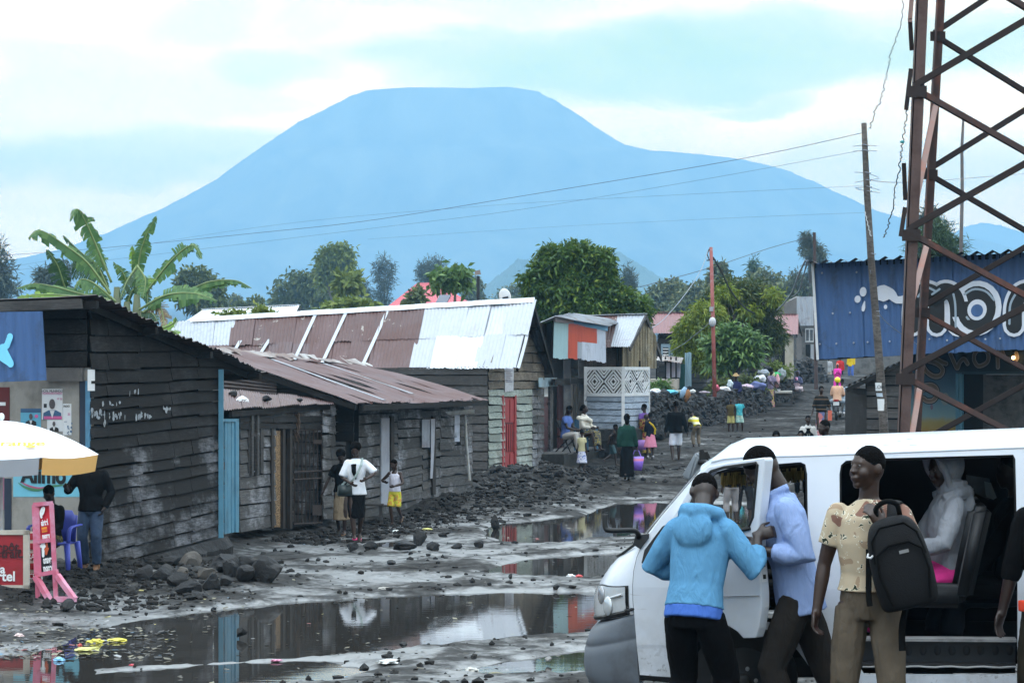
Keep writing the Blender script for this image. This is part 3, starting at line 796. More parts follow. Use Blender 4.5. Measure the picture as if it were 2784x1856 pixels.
def build_shacks():
 A,Bq=P(648,1446,39.8),P(905,1402,44.3)
 h=thing('lean_to_shack','low grey plank shack with a blue door and a small rusty roof strewn with stones','shack',A)
 wv=VP(A,Bq);zt=2.24
 q=[A,Bq,Vector((Bq.x,Bq.y,zt)),Vector((A.x,A.y,zt))]
 def uv(x0,y0,x1,y1):
  L=(Bq-A).length
  u=[((wv.at(x,HY)-A).dot(wv.r))/L for x in(x0,x1)];f=lambda y,x:(wv.at(x,y).z-.25)/(zt-.25)
  return(u[0],u[1],f(y1,x0),f(y0,x0))
 holes=[uv(680,1172,712,1284),uv(745,1166,792,1440),uv(796,1166,902,1430)]
 obj('wall',planks(q,9,n=wv.n,seed=11,seg=1.1,holes=holes,wob=.014),W_GREY,h)
 bm=B();q2=[p-wv.n*.35 for p in q];obj('dark_backing',slab(q2,.03,wv.n),VOID,h)  # black sheet just behind the boards, standing in for interior shade
 lint=rect(wv,648,1128,905,1166,.03);obj('wall',planks(lint,2,n=wv.n,seed=12),W_DARK,h)
 wi=obj('window',slab(rect(wv,684,1176,710,1282,-.05),.01),plain('net_curtain',(.42,.45,.52),.9,.3,9),h)
 obj('pane',slab(rect(wv,688,1185,694,1280,-.03),.006),VOID,wi);obj('pane',slab(rect(wv,700,1215,707,1280,-.03),.006),NAVYP,wi)
 for x in(688,703):obj('post',slab(rect(wv,x-2.5,1118,x+2.5,1292,.09),.05),W_GREY,h)
 obj('window_frame',slab(rect(wv,709,1160,717,1286,.06),.05),W_GREYX,wi);obj('window_frame',slab(rect(wv,676,1165,682,1286,.05),.04),W_GREYX,wi)
 D0,D1=P(605,1456,37.9),P(646,1446,39.5);dv=VP(D0,D1)
 dd=obj('door',planks([dv.at(607,1452),dv.at(645,1444),dv.at(645,1150),dv.at(607,1143)],4,n=dv.n,vertical=True,seed=14,seg=9,lip=.004),TEALP,h)
 obj('handle',slab(rect(dv,607,1255,611,1275,.05),.02),IRON,dd)
 obj('door_frame',slab(rect(dv,641,1140,650,1446,.05),.06),TEALP,h)
 obj('door_frame',slab(rect(dv,604,1138,650,1146,.05),.06),TEALP,h)
 bm=B();c=P(601,1460,37.35);add_box(bm,(c.x,c.y,1.55),(.07,.08,2.75));obj('post',bm,TEALP,h)
 ct=rect(wv,746,1170,770,1432,.0)
 bm=B();rnd=random.Random(3)
 for i in range(22):
  u=(i+.5)/22;a,b=bil(ct,u,.0),bil(ct,u,1);wob_=rnd.uniform(-.012,.012)
  add_tube(bm,[b,lerp(a,b,.5)+wv.r*wob_,a],.011,5)
 t=NT('bead_strings');t.color(t.ramp(t.noise(1,2,.5,t.mapping((30,30,70))),[(.35,(.05,.03,.02)),(.55,(.28,.17,.08)),(.7,(.42,.32,.2))]));MATS['bead']=t.m
 obj('bead_curtain',bm,t.m,h)
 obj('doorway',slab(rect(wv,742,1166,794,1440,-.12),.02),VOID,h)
 for x in(742,773,792):obj('door_frame',slab(rect(wv,x-3,1160,x+3,1436,.06),.06),plain('dark_timber',(.03,.024,.02),.7,.4,9),h)
 gq=rect(wv,797,1166,902,1428,-.06);obj('wall',planks(gq,8,n=wv.n,seed=16,seg=.5),W_DARKP,h)
 bm=B()
 for i in range(8):
  a,b=wv.at(800+i*10.5,1168,.05),wv.at(800+i*10.5,1425,.05);add_tube(bm,[a,b],.011,6)
 for y in(1170,1283,1303,1424):add_tube(bm,[wv.at(798,y,.05),wv.at(876,y-4,.05)],.016,6)
 bm2=bm;obj('gate',bm2,IRON,h)
 obj('gate_panel',slab(rect(wv,852,1195,875,1206,.07),.01),IRON,h);obj('gate_panel',slab(rect(wv,850,1372,884,1400,.07),.01),IRON,h)
 bm=planks(rect(wv,874,1100,908,1410,.06),10,n=wv.n,seed=17,seg=.4,wob=.03);obj('post',bm,W_GREY,h)
 rq=[P(604,1115,39.0),P(906,1096,43.5),P(902,1084,45.4),P(596,1056,41.2)]
 obj('roof',roof_sheets(rq,.8,1,None,.09,.012,.04,.03,7,4),S_RUST,h)
 bm=B();add_bar(bm,rq[0]+Vector((.1,.3,-.07)),rq[1]+Vector((-.1,.3,-.07)),.06,.09);obj('roof_beam',bm,W_DARK,h)
 bm=B();rnd=random.Random(9)
 for i in range(46):
  a=P(803+rnd.uniform(-7,7),1112+rnd.uniform(0,45),42.3);b=a+Vector((rnd.uniform(-.09,.09),rnd.uniform(-.05,.05),rnd.uniform(-.32,-.06)))
  add_tube(bm,[a,lerp(a,b,.5)+Vector((rnd.uniform(-.03,.03),0,0)),b],[.012,.016,.003],4)
 tag(obj('dry_plant_bundle',bm,plain('dry_brown_leaf',(.10,.065,.045),.8,.5,20)),'bundle of dry brown leaves hanging from the small rusty roof','plant bundle')
 for i,(px,py,Y,s_,mat_,lab)in enumerate(((632,1073,40.4,.085,STONE,'dark stone weighing down the small rusty roof beside the white scrap'),(658,1089,40.4,.09,PAPER,'white scrap lying on the small rusty roof'),(724,1086,41.6,.08,STONE,'dark stone in the middle of the small rusty roof'),(816,1089,43.1,.05,STONE,'little stone near the upper right corner of the small rusty roof'))):
  rn=out_normal(rq);c=plane_hit(px,py,rq[0],rn);c.z+=.02
  o=rock('stone' if mat_ is STONE else 'paper_scrap',c,(s_*1.5,s_,s_*.8),i+40,mat_);tag(o,lab,'stone' if mat_ is STONE else 'scrap')
 A,Bq=P(905,1404,44.5),P(1280,1340,52.4);wv=VP(A,Bq);zt=2.32
 h=thing('plank_shack','long patched grey plank shack under a wide rusty red lean-to roof','shack',A)
 E1,E2,T2,T1=P(966,1097,43.7),P(1322,1085,52.0),P(1000,994,53.2),P(556,954,45.6)
 rn=(E2-E1).cross(T1-E1).normalized();rn=rn if rn.z>0 else-rn
 L=(Bq-A).length
 def uv2(x0,y0,x1,y1):
  u=[((wv.at(x,HY)-A).dot(wv.r))/L for x in(x0,x1)];f=lambda y,x:(wv.at(x,y).z-.22)/(zt-.22)
  return(u[0],u[1],f(y1,x0),f(y0,x0))
 q=[A,Bq,Vector((Bq.x,Bq.y,zt)),Vector((A.x,A.y,zt))]
 holes=[uv2(935,1146,964,1400),uv2(1236,1150,1248,1200)]
 for s0,s1,sd in((0,.115,21),(.115,.42,22),(.42,.60,23),(.60,.74,24),(.74,1.0,25)):
  hs=[((a-s0)/(s1-s0),(b-s0)/(s1-s0),c,d)for a,b,c,d in holes]
  hs=[(max(0,a),min(1,b),c,d)for a,b,c,d in hs if b>0 and a<1]
  sq=[bil(q,s0,0),bil(q,s1,0),bil(q,s1,1),bil(q,s0,1)]
  sl=random.Random(sd).uniform(-.07,.07)
  obj('wall',planks([sq[0]-UP*.2,sq[1]-UP*(.2-sl),sq[2],sq[3]],11,n=wv.n,seed=sd,seg=4,holes=hs,wob=.028,lip=.02),W_GREY,h)
 obj('dark_backing',slab([p-wv.n*.25 for p in q],.03,wv.n),VOID,h)  # dark sheet close behind the wall in place of the shade inside
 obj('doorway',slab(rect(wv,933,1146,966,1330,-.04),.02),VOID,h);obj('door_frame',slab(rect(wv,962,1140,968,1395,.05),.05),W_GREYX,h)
 obj('lintel',slab(rect(wv,930,1120,968,1147,.05),.04),W_GREY,h)
 obj('panel',slab(rect(wv,1037,1136,1059,1372,.06),.03),plain('bluish_white_board',(.36,.37,.41),.7,.15,3,0,0,.2,(.2,.2,.22),2,.5),h)
 obj('doorway',slab(rect(wv,1059,1136,1066,1368,.03),.03),VOID,h)
 bm=B();corr(bm,rect(wv,1147,1140,1170,1216,.07),.08,.012,1,wv.n);obj('panel',bm,S_GREYZ,h)
 bm=B();cq=rect(wv,1170,1138,1182,1300,.09)
 rows=[[bm.verts.new(bil(cq,lerp(.0,1,i/6)*lerp(.5,1,v/8),v/8)+wv.n*.015*math.sin(i*2.1+v*.3))for i in range(7)]for v in range(9)]
 for v in range(8):
  for i in range(6):bm.faces.new((rows[v][i],rows[v][i+1],rows[v+1][i+1],rows[v+1][i]))
 obj('curtain',bm,plain('grey_cotton',(.42,.42,.46),.9,.2,10),h,smooth=True)
 for x in(1068,1181):obj('post',slab(rect(wv,x-4,1130,x+4,1345,.08),.06),plain('dark_timber',(.03,.024,.02),.7,.4,9),h)
 bm=B();corr(bm,rect(wv,1236,1120,1250,1200,.045),.09,.012,1,wv.n);obj('panel',bm,S_WHITE,h)
 obj('panel',slab(rect(wv,1196,1202,1236,1222,.07),.02),W_GREY,h)
 g0,g1=Vector((T1 .x+.3,T1 .y,0)),Vector((E1 .x-.05,E1 .y+.6,0));gv=VP(g0,g1)
 bm=planks([Vector((g0 .x,g0 .y,1.6)),Vector((g1 .x,g1 .y,1.6)),Vector((g1 .x,g1 .y,3.4)),Vector((g0 .x,g0 .y,3.4))],9,n=gv.n,seed=28,seg=2.5);clip(bm,[(E1-rn*.06,rn)]);obj('wall',bm,W_DARK,h)
 bm=B();qs=[gv.at(604,1075,.08),gv.at(752,1080,.08),gv.at(752,1035,.08),gv.at(604,1008,.08)]
 corr(bm,[qs[1],qs[2],qs[3],qs[0]],.075,.014,1,gv.n);clip(bm,[(E1-rn*.05,rn)]);obj('panel',bm,sheet('brown_iron',(.05,.034,.032),(.03,.015,.012),.5),h)
 obj('roof',roof_sheets([E1,E2,T2,T1],.85,1,None,.09,.012,.10,.05,9,8),S_RUST,h)
 bm=B();n_=rn
 for(u0,v0,u1,v1)in((.22,.03,.30,.93),(.55,.15,.62,.9)):
  add_bar(bm,bil([E1,E2,T2,T1],u0,v0)+n_*.022,bil([E1,E2,T2,T1],u1,v1)+n_*.022,.10,.012,n_)
 obj('roof_seam',bm,S_GREYZ,h)
 bm=B();rnd=random.Random(4)
 for i in range(22):
  u=i/22;a=lerp(T1,T2,u);b=lerp(T1,T2,u+.06);dn=(E1-T1).normalized()
  vs=[bm.verts.new(p)for p in(a+dn*rnd.uniform(.05,.35)+n_*rnd.uniform(.02,.08),b+dn*rnd.uniform(.05,.35)+n_*rnd.uniform(.02,.08),b-dn*.1+n_*rnd.uniform(.03,.12),a-dn*.1+n_*rnd.uniform(.03,.12))];bm.faces.new(vs)
 obj('roof_flashing',fixnormals(bm),S_MIX,h)
 bm=B();add_bar(bm,E1+Vector((.1,.3,-.08)),E2+Vector((0,.1,-.08)),.06,.1);add_bar(bm,E1-rn*.07+(E2-E1).normalized()*.1,T1-rn*.07+(E2-E1).normalized()*.1,.06,.1);obj('roof_beam',bm,W_DARK,h)
 ga,gb=P(1168,1121,50.0),P(1290,1113,52.1)
 bm=B();k=10
 for s_ in range(1):
  rings=[]
  for p in(ga,gb):
   rings.append([bm.verts.new(p+Vector((0,-1,0))*(.085*math.cos(a))*1.0+UP*.085*math.sin(a))for a in[math.pi+math.pi*j/k for j in range(k+1)]])
  for j in range(k):bm.faces.new((rings[0][j],rings[1][j],rings[1][j+1],rings[0][j+1]))
  bm.faces.new(rings[0]);bm.faces.new(rings[1][::-1])
 g=obj('gutter',bm,plain('pale_gutter',(.52,.51,.48),.5,.2,8,0,0,.3,(.2,.17,.14),5,.5),h)
 bm=B();add_tube(bm,[P(1264,1122,51.9),P(1268,1200,51.9),P(1277,1306,51.9)],.028,8);obj('down_pipe',bm,plain('pale_gutter',(.5,.5,.5)),h)
 st=thing('stool','low dark wooden stool by the shack wall behind the white jacket woman','stool',P(1012,1424,45.2))
 b0=P(1012,1424,45.2);bm=B();add_box(bm,b0+Vector((0,0,.36)),(.42,.28,.035));obj('seat',bm,W_GREYX,st)
 for sx_ in(-1,1):
  for sy_ in(-1,1):bm=B();add_bar(bm,b0+Vector((sx_*.15,sy_*.1,.35)),b0+Vector((sx_*.18,sy_*.12,-.03)),.05);obj('leg',bm,W_GREYX,st)
 for sx_ in(-1,1):bm=B();add_bar(bm,b0+Vector((sx_*.17,-.11,.1)),b0+Vector((sx_*.17,.11,.1)),.035);obj('stretcher',bm,W_GREYX,st)
def rock(name,c,r,seed,mat=None,parent=None,sub=3):
 bm=B();bmesh.ops.create_icosphere(bm,subdivisions=sub,radius=1)
 o=Vector((seed*3.7,seed*1.3,seed*.7))
 for v in bm.verts:
  p=v.co.copy();k=1+.42*mnoise.noise(p*1.1+o)+.22*mnoise.noise(p*2.6+o)+.12*mnoise.noise(p*6+o)
  q=p*k
  for i in range(11):
   d=Vector((mnoise.noise(Vector((seed+.37,i+.21,1.5))*2.3),mnoise.noise(Vector((seed+.37,i+.71,4.5))*2.3),mnoise.noise(Vector((seed+.37,i+.11,9.5))*2.3)))
   if d.length>1e-3:
    d.normalize();e=q.dot(d)-.66
    if e>0:q-=d*e*.93
  v.co=Vector((q.x*r[0],q.y*r[1],q.z*r[2]))
 bm.transform(Matrix.Translation(c)@Matrix.Rotation(seed*1.7,4,'Z'))
 return obj(name,bm,mat or STONE,parent)
def gable_house(front_eave_l,front_eave_r,ridge_r,ridge_l,back_eave_r):
 back_eave_l=back_eave_r+(ridge_l-ridge_r)
 nf=(front_eave_r-front_eave_l).cross(ridge_l-front_eave_l).normalized();nf=nf if nf.z>0 else-nf
 nb=(back_eave_r-ridge_r).cross(ridge_l-ridge_r).normalized();nb=nb if nb.z>0 else-nb
 return back_eave_l,nf,nb
def build_long_house():
 FC=P(1327,1297,59.4)
 h=thing('gable_house','long plank house with half rusty half white roof and mint gable with red door','house',FC)
 RR,RL=P(1450,818,61.0),P(468,875,65.2)
 ER,EL=P(1404,999,59.0),P(455,1016,63.2);BR=P(1506,1016,63.2)
 BL,nf,nb=gable_house(EL,ER,RR,RL,BR)
 q=[EL,ER,RR,RL]
 mats=[S_RUST,S_RUSTF,S_ZINC,S_ZINCW,S_GREYZ]
 def mf(u,v):
  if u>.70:return 3 if .795<u<.90 and v<.62 else 2
  if v>.55 and u<.21:return 4
  return 1 if(v>.55 and u>.2)or .42<u<.6 or u<.3 else 0
 obj('roof',roof_sheets(q,.60,2,mf,.105,.013,.05,.02,12,4),mats,h)
 pale=plain('pale_strip',(.45,.47,.50),.6,.15,6)
 bm=B()
 for(u0,v0,u1,v1)in((.175,.1,.21,.56),(.255,.1,.295,.56),(.37,.06,.415,.97),(.455,.06,.50,.97),(.575,.06,.615,.97)):
  add_bar(bm,bil(q,u0,v0)+nf*.035,bil(q,u1,v1)+nf*.035,.10,.008,nf)
 obj('roof_strip',bm,pale,h)
 rb=[BR,BL,RL,RR];bm=roof_sheets(rb,.8,2,None,.105,.013,.05,.02,13,3);obj('roof',bm,sheet('dark_back_roof',(.06,.056,.055),(.04,.02,.02),.4),h)  # back slope in a darker tone than the front sheets
 bm=B();k=(RL-RR).normalized();dn=(ER-RR).normalized();db=(BR-RR).normalized()
 a0,b0=lerp(RR,RL,-.004),lerp(RR,RL,.94)
 m=12
 for i in range(m):
  a,b=lerp(a0,b0,i/m),lerp(a0,b0,(i+1.03)/m);e=UP*(.07+.006*(i%2))
  v=[bm.verts.new(x)for x in(a+e+UP*.02,b+e+UP*.02,b+e+dn*.17,a+e+dn*.17,a+e+db*.17,b+e+db*.17)]
  bm.faces.new((v[0],v[1],v[2],v[3]));bm.faces.new((v[0],v[4],v[5],v[1]))
 obj('ridge_cap',fixnormals(bm),S_ZINCW,h)
 fd=(RL-RR);fd.z=0;fd.normalize()
 FL=FC+fd*9.5;FL.z=.3
 BC=P(1476,1262,63.0)
 fv=VP(FL,FC);gv=VP(FC,BC)
 q1=[FL,FC,Vector((FC.x,FC.y,3.02)),Vector((FL.x,FL.y,2.95))]
 obj('wall',planks(q1,12,n=fv.n,seed=31,seg=2.2,wob=.012),W_GREYX,h)
 cl=[(RR-nf*.06,nf),(RR-nb*.06,nb)]
 L=(BC-FC).length
 Fz,Bz=FC.z-.25,FC.z-.1
 def gq(u0,u1,z0,z1):return[Vector((*lerp(FC,BC,u0).xy,z0)),Vector((*lerp(FC,BC,u1).xy,z0)),Vector((*lerp(FC,BC,u1).xy,z1)),Vector((*lerp(FC,BC,u0).xy,z1))]
 U=lambda x:(gv.at(x,HY)-FC).dot(gv.r)/L
 ud0,ud1=U(1369),U(1402);zd0,zd1=gv.at(1385,1285).z,gv.at(1385,1077).z
 us=U(1444)
 hz=lambda u0,u1,z0,z1:[((ud0-u0)/(u1-u0),(ud1-u0)/(u1-u0),0.0,(zd1-z0)/(z1-z0))]
 obj('wall',planks(gq(0,us,Fz,2.45),13,n=gv.n,seed=33,seg=2.1,wob=.022,lip=.022,holes=hz(0,us,Fz,2.45)),W_MINT,h)
 obj('wall',planks(gq(us,1,Fz,2.45),12,n=gv.n,seed=34,seg=3,wob=.022,lip=.02),W_GREY,h)
 bm=planks(gq(0,1,2.45,4.9),11,n=gv.n,seed=35,seg=1.0,wob=.02,lip=.02);clip(bm,cl);obj('wall',bm,W_TAN,h)
 dr=obj('door',slab([gv.at(1370,1286,.0),gv.at(1401,1282,.0),gv.at(1401,1079,.0),gv.at(1370,1079,.0)],.04,gv.n),REDP,h)
 for(x0,y0,x1,y1)in((1372,1086,1384,1146),(1387,1086,1399,1146),(1372,1232,1384,1278),(1387,1232,1399,1278)):
  obj('panel',slab(rect(gv,x0,y0,x1,y1,.02),.015),REDP,dr)
 for x in(1374,1380,1386,1392,1398):obj('slat',slab(rect(gv,x-1.3,1152,x+1.3,1226,.03),.02),REDP,dr)
 obj('slat',slab(rect(gv,1370,1149,1401,1227,.004),.003),plain('dark_red',(.06,.008,.008),.6,.2),dr)  # dark red sheet that paints shade into the gaps between slats
 for x in(1368.5,1402.5):obj('door_frame',slab(rect(gv,x-2,1074,x+2,1286,.05),.06),REDP,h)
 obj('paper_notice',slab([gv.at(1373,1066,.05),gv.at(1396,1062,.05),gv.at(1397,1000,.05),gv.at(1372,1000,.05)],.004),plain('notice_paper',(.52,.52,.54),.8,.3,14,0,0,.2,(.3,.28,.26),6,.5),h)
 for k_ in range(7):
  obj('print_block',slab(rect(gv,1375,1006+k_*5,1394-(k_*5)%7,1008+k_*5,.058),.002),plain('faint_print',(.22,.2,.24),.8,.5,40),h)
 bm=B();add_bar(bm,ER-nf*.06,RR-nf*.06,.05,.12);add_bar(bm,BR-nb*.06,RR-nb*.06,.05,.12)
 for t_ in(.33,.66):add_bar(bm,lerp(BR,RR,t_)-nb*.08,lerp(BR,RR,t_)-nb*.08-Vector((1.2,-.4,0)),.07,.07)
 obj('roof_beam',bm,W_DARK,h)
 d=thing('satellite_dish','white satellite dish standing behind the white end of the long roof','satellite dish',P(1375,822,63.5))
 c=P(1373,806,63.5);bm=B();vs=add_ball(bm,(0,0,0),(.16,.04,.22),None,18,10);bm.transform(Matrix.Translation(c)@Matrix.Rotation(R(-14),4,'Y'));obj('dish',bm,WHITEP,d,True)
 bm=B();add_tube(bm,[c+Vector((0,.05,0)),P(1376,850,63.5)],.025);obj('mast',bm,IRON,d)
 obj('emblem',slab([c+Vector((-.07,-.055,-.07)),c+Vector((.09,-.055,-.04)),c+Vector((.09,-.055,.01)),c+Vector((-.07,-.055,-.02))],.004),plain('print_black',(.02,.02,.022)),d)
 s_=thing('solar_panel','tilted grey solar panel behind the ridge of the long roof','solar panel',P(1196,836,66))
 bm=B();add_hex(bm,[P(1178,838,65.5)+Vector(k2)for k2 in((0,0,0),(.30,0,0),(.46,.5,.34),(.16,.5,.34),(0,0,.04),(.30,0,.04),(.46,.5,.38),(.16,.5,.38))])
 obj('panel',bm,plain('solar_cells',(.10,.11,.14),.2,.2),s_);bm=B();add_tube(bm,[P(1188,832,65.8),P(1188,860,65.8)],.03);obj('post',bm,IRON,s_)
def build_porch_house():
 DL=Vector((XA(1468,63.4),63.4,.74));DR=Vector((1.75,69.3,.74));dv=VP(DL,DR)
 h=thing('porch_house','dark open fronted house with concrete pillars under a red and pale blue sheet sign','house',DL)
 top=[Vector((.62,62.75,.74)),Vector((1.33,62.85,.74)),Vector((2.78,69.8,.74)),Vector((1.78,70.2,.74)),Vector((.75,63.9,.74))]
 bm=B();add_poly_prism(bm,[p-UP*1.2 for p in top],UP*1.2);bmesh.ops.subdivide_edges(bm,edges=bm.edges[:],cuts=5,use_grid_fill=True)
 for v in bm.verts:
  k=mnoise.noise_vector(v.co*1.7);v.co+=Vector((k.x,k.y,k.z*.2))*.07
 obj('platform',fixnormals(bm),plain('tarred_stone',(.022,.021,.02),.8,.5,5,.8,9,.2,(.10,.10,.095),1.6,.5),h)
 bm=B();add_poly_prism(bm,[lerp(p,Vector((1.5,66.3,.74)),.02)-UP*.03 for p in top],UP*.055);obj('platform',bm,CONC,h)
 zt=2.55
 qw=lambda x0,x1,off=0.0,z0=.74,z1=zt:[dv.pz(x0,z0,off),dv.pz(x1,z0,off),dv.pz(x1,z1,off),dv.pz(x0,z1,off)]
 obj('dark_backing',slab([p for p in qw(1462,1600,-.5,.7,3.6)],.1,dv.n),VOID,h)  # near-black sheet in place of shade behind the open front
 d=obj('door',slab(qw(1467,1496,.0,.76,2.52),.05,dv.n),MAROON,h)
 for(za,zb)in((.85,1.35),(1.42,2.0),(2.06,2.44)):obj('panel',slab(qw(1470,1493,.025,za,zb),.02,dv.n),MAROON,d)
 obj('paper_notice',slab(rect(dv,1480,1046,1490,1078,.05),.004),PAPER,h)
 for x in(1466,1500):obj('post',slab(qw(x-4,x+4,.08),.1,dv.n),W_GREY,h)
 bm=planks(qw(1462,1512,.14,2.48,2.74),1,n=dv.n,seed=41);obj('lintel',bm,plain('pale_teal_board',(.27,.36,.40),.6,.2,5,0,0,.3,(.12,.13,.13),2,.6),h)
 obj('door',slab(qw(1519,1531,-.2,.74,2.5),.05,dv.n),MAROON,h)
 for x0,x1,z1 in((1533,1551,3.3),(1574,1591,3.2)):
  a,b=dv.pz(x0,.74,.25),dv.pz(x1,.74,.25);c=(a+b)/2
  bm=B();add_box(bm,(c.x,c.y,(.7+z1)/2),((b.x-a.x)*.95,(b.x-a.x)*1.1,z1-.7));bmesh.ops.bevel(bm,geom=bm.edges[:],offset=.01,segments=1,affect='EDGES');obj('pillar',bm,CONCD,h)
 for x in(1560,1567):obj('door_frame',slab(qw(x-2,x+2,.02,.74,2.7),.06,dv.n),plain('pale_timber',(.24,.22,.2),.7,.2,8),h)
 obj('panel',slab(rect(dv,1552,1002,1572,1020,.05),.03),CONCD,h)
 bm=B();add_bar(bm,dv.pz(1504,2.62,.3),dv.pz(1600,2.62,.3),.1,.16);obj('beam',bm,W_DARK,h)
 obj('wall',planks([P(1468,985,63.5),P(1512,985,64.5),P(1512,876,64.5),P(1468,882,63.5)],3,n=dv.n,vertical=True,seed=43),W_BROWN,h)
 s0,s1,s2,s3=P(1503,974,62.7),P(1648,983,67.6),P(1646,893,67.6),P(1506,872,62.7);sq=[s0,s1,s2,s3];sn=out_normal(sq)
 sg=obj('sign_board',slab([p-sn*.03 for p in sq],.02,sn),W_DARK,h)
 sub=lambda u0,u1,v0,v1:[bil(sq,u0,v0),bil(sq,u1,v0),bil(sq,u1,v1),bil(sq,u0,v1)]
 for(u0,u1,v0,v1,m_,o_)in((0,.27,.0,1,S_PBLUE,0),(.26,.44,.02,1,S_RED,.006),(.43,.82,.50,1,S_RED,.004),(.43,.52,.03,.51,S_GREYZ,.002),(.51,.82,.0,.52,S_WHITE,.008),(.81,1,-.03,1,S_WHITE,.002)):
  bm=B();corr(bm,sub(u0,u1,v0,v1),.10,.010,2,sn,.02,.02,4,0,o_);obj('panel',bm,m_,sg)
 bm=B();add_bar(bm,P(1508,868,62.6),P(1560,876,64.6),.05,.12);obj('fascia',bm,plain('pale_pink_board',(.42,.36,.36),.7,.1),sg)
 bm=B();add_bar(bm,P(1558,876,64.5),P(1650,893,67.7),.05,.13);obj('fascia',bm,plain('sky_blue_board',(.13,.34,.52),.6,.15),sg)
 a,b,c,d_,e=P(1512,860,62.1),P(1654,887,67.3),P(1700,872,71.5),P(1560,853,67),P(1464,879,62.6)
 obj('roof',roof_sheets([b,c,d_,a],.8,1,None,.1,.013,.03,.02,17,3),S_GREYZ,h)
 f_=P(1512,868,67.0);obj('roof',roof_sheets([f_,e,a,d_],.8,1,None,.1,.013,.03,.02,18,3),S_GREYZ,h)
def build_lattice_house():
 EC=P(1694,1166,68.2);zb,z1,z2=1.28,2.22,2.98
 LP=Vector((XA(1592,68.65),68.65,zb));RP=Vector((XA(1763,70.1),70.1,zb));EC=Vector((EC.x,EC.y,zb))
 h=thing('porch_house','brown house with a white lattice porch above pale blue boards','house',EC)
 lv,rv=VP(LP,EC),VP(EC,RP)
 def wq(a,b,z0,z1):return[Vector((a.x,a.y,z0)),Vector((b.x,b.y,z0)),Vector((b.x,b.y,z1)),Vector((a.x,a.y,z1))]
 obj('wall',planks(wq(LP,EC,zb,z1),5,n=lv.n,seed=51,seg=4,wob=.004),P_BLUEGREY,h)
 obj('wall',planks(wq(EC,RP,zb,z1),5,n=rv.n,seed=52,seg=4,wob=.004),P_BLUEGREY,h)
 for v,a,b in((lv,LP,EC),(rv,EC,RP)):
  for z in(z1+.02,z2):bm=B();add_bar(bm,Vector((a.x,a.y,z))+v.n*.02,Vector((b.x,b.y,z))+v.n*.02,.05,.09);obj('rail',bm,WHITEP,h)
  nd=2;W_=(b-a).length/nd;zc,hh=(z1+z2)/2+.01,(z2-z1)/2-.04
  bm=B()
  for k in range(nd):
   for t_ in range(1,4):
    f=t_/3.3;cx=(k+.5)*W_
    pt=lambda du,dz:Vector((a.x,a.y,0))+v.r*(cx+du)+UP*(zc+dz)+v.n*.02
    if f<1:
     dd=[(W_/2*f,0),(0,hh*f),(-W_/2*f,0),(0,-hh*f)]
     for i in range(4):add_bar(bm,pt(*dd[i]),pt(*dd[(i+1)%4]),.040,.03,v.n)
     ff=1-f
     for sx_ in(-1,1):
      for sz_ in(-1,1):
       if ff>.05:add_bar(bm,pt(sx_*W_/2,sz_*hh*f),pt(sx_*W_/2*f,sz_*hh),.040,.03,v.n)
  obj('lattice',bm,WHITEP,h)
 for p in(LP,EC,RP):bm=B();add_box(bm,(p.x,p.y,(zb+z2)/2),(.09,.09,z2-zb+.1));obj('post',bm,WHITEP,h)
 RRi,RLi=P(1756,855,69.8),P(1530,862,71.2);ERi,ELi=P(1712,943,67.5),P(1560,946,68.6);BRi=P(1798,969,72.4)
 BLi,nf,nb=gable_house(ELi,ERi,RRi,RLi,BRi)
 q=[ELi,ERi,RRi,RLi]
 ms=[S_MIX,S_GREYZ,S_RUSTF]
 obj('roof',roof_sheets(q,.55,1,lambda u,v:[0,2,1,0,2,2,1,1][min(7,int(u*8))],.10,.014,.02,.02,19,4),ms,h)
 obj('roof',roof_sheets([BRi,BLi,RLi,RRi],.8,1,None,.1,.012,.02,.02,20,3),S_GREYZ,h)
 bm=B();add_bar(bm,RRi+UP*.03,RLi+UP*.03,.2,.02);obj('ridge_cap',bm,S_GREYZ,h)
 bm=B();add_bar(bm,RRi-UP*.06,BRi-UP*.06,.05,.14);add_bar(bm,RRi-UP*.06,ERi-UP*.06,.05,.12);obj('roof_beam',bm,W_GREYX,h)
 cl=[(RRi-nf*.07,nf),(RRi-nb*.07,nb)]
 a2,b2=EC+lv.n*-.12,RP-rv.n*.1+rv.r*.9
 gq=wq(EC-rv.n*.04,b2,z2,4.7);bm=planks(gq,12,n=rv.n,seed=54,vertical=True,seg=9,lip=.006);clip(bm,cl);obj('wall',bm,W_YEL,h)
 lq=wq(LP-lv.r*.1-lv.n*.2,EC-lv.n*.2,2.0,3.62);obj('wall',planks(lq,9,n=lv.n,vertical=True,seed=55,seg=9,lip=.006),W_BROWN,h)
 obj('dark_backing',slab(wq(LP-lv.n*.9,EC-lv.n*.9+rv.r*.5,zb,3.2),.03,lv.n),VOID,h)  # dark sheets behind the lattice stand in for porch shade
 obj('dark_backing',slab(wq(EC-rv.n*.8,RP-rv.n*.8,zb,3.0),.03,rv.n),plain('dim_board',(.02,.02,.02),.8,.3),h)
 bm=B();pts=[LP-lv.r*.3+lv.n*.15,EC+lv.n*.15+rv.n*.15,RP+rv.n*.15]
 for i in range(2):
  a,b=pts[i],pts[i+1];m=10
  rows=[[bm.verts.new(lerp(a,b,j/m)+(lv.n if i==0 else rv.n)*(.1*(1-z)+.10*mnoise.noise(Vector((j*.9+i*20,z*5,2.2))))+UP*(zb-.02-1.3*(1-z))-UP*zb)for j in range(m+1)]for z in(0,.25,.5,.75,1)]
  for z in range(4):
   for j in range(m):bm.faces.new((rows[z][j],rows[z][j+1],rows[z+1][j+1],rows[z+1][j]))
 obj('footing',fixnormals(bm),STONE,h)
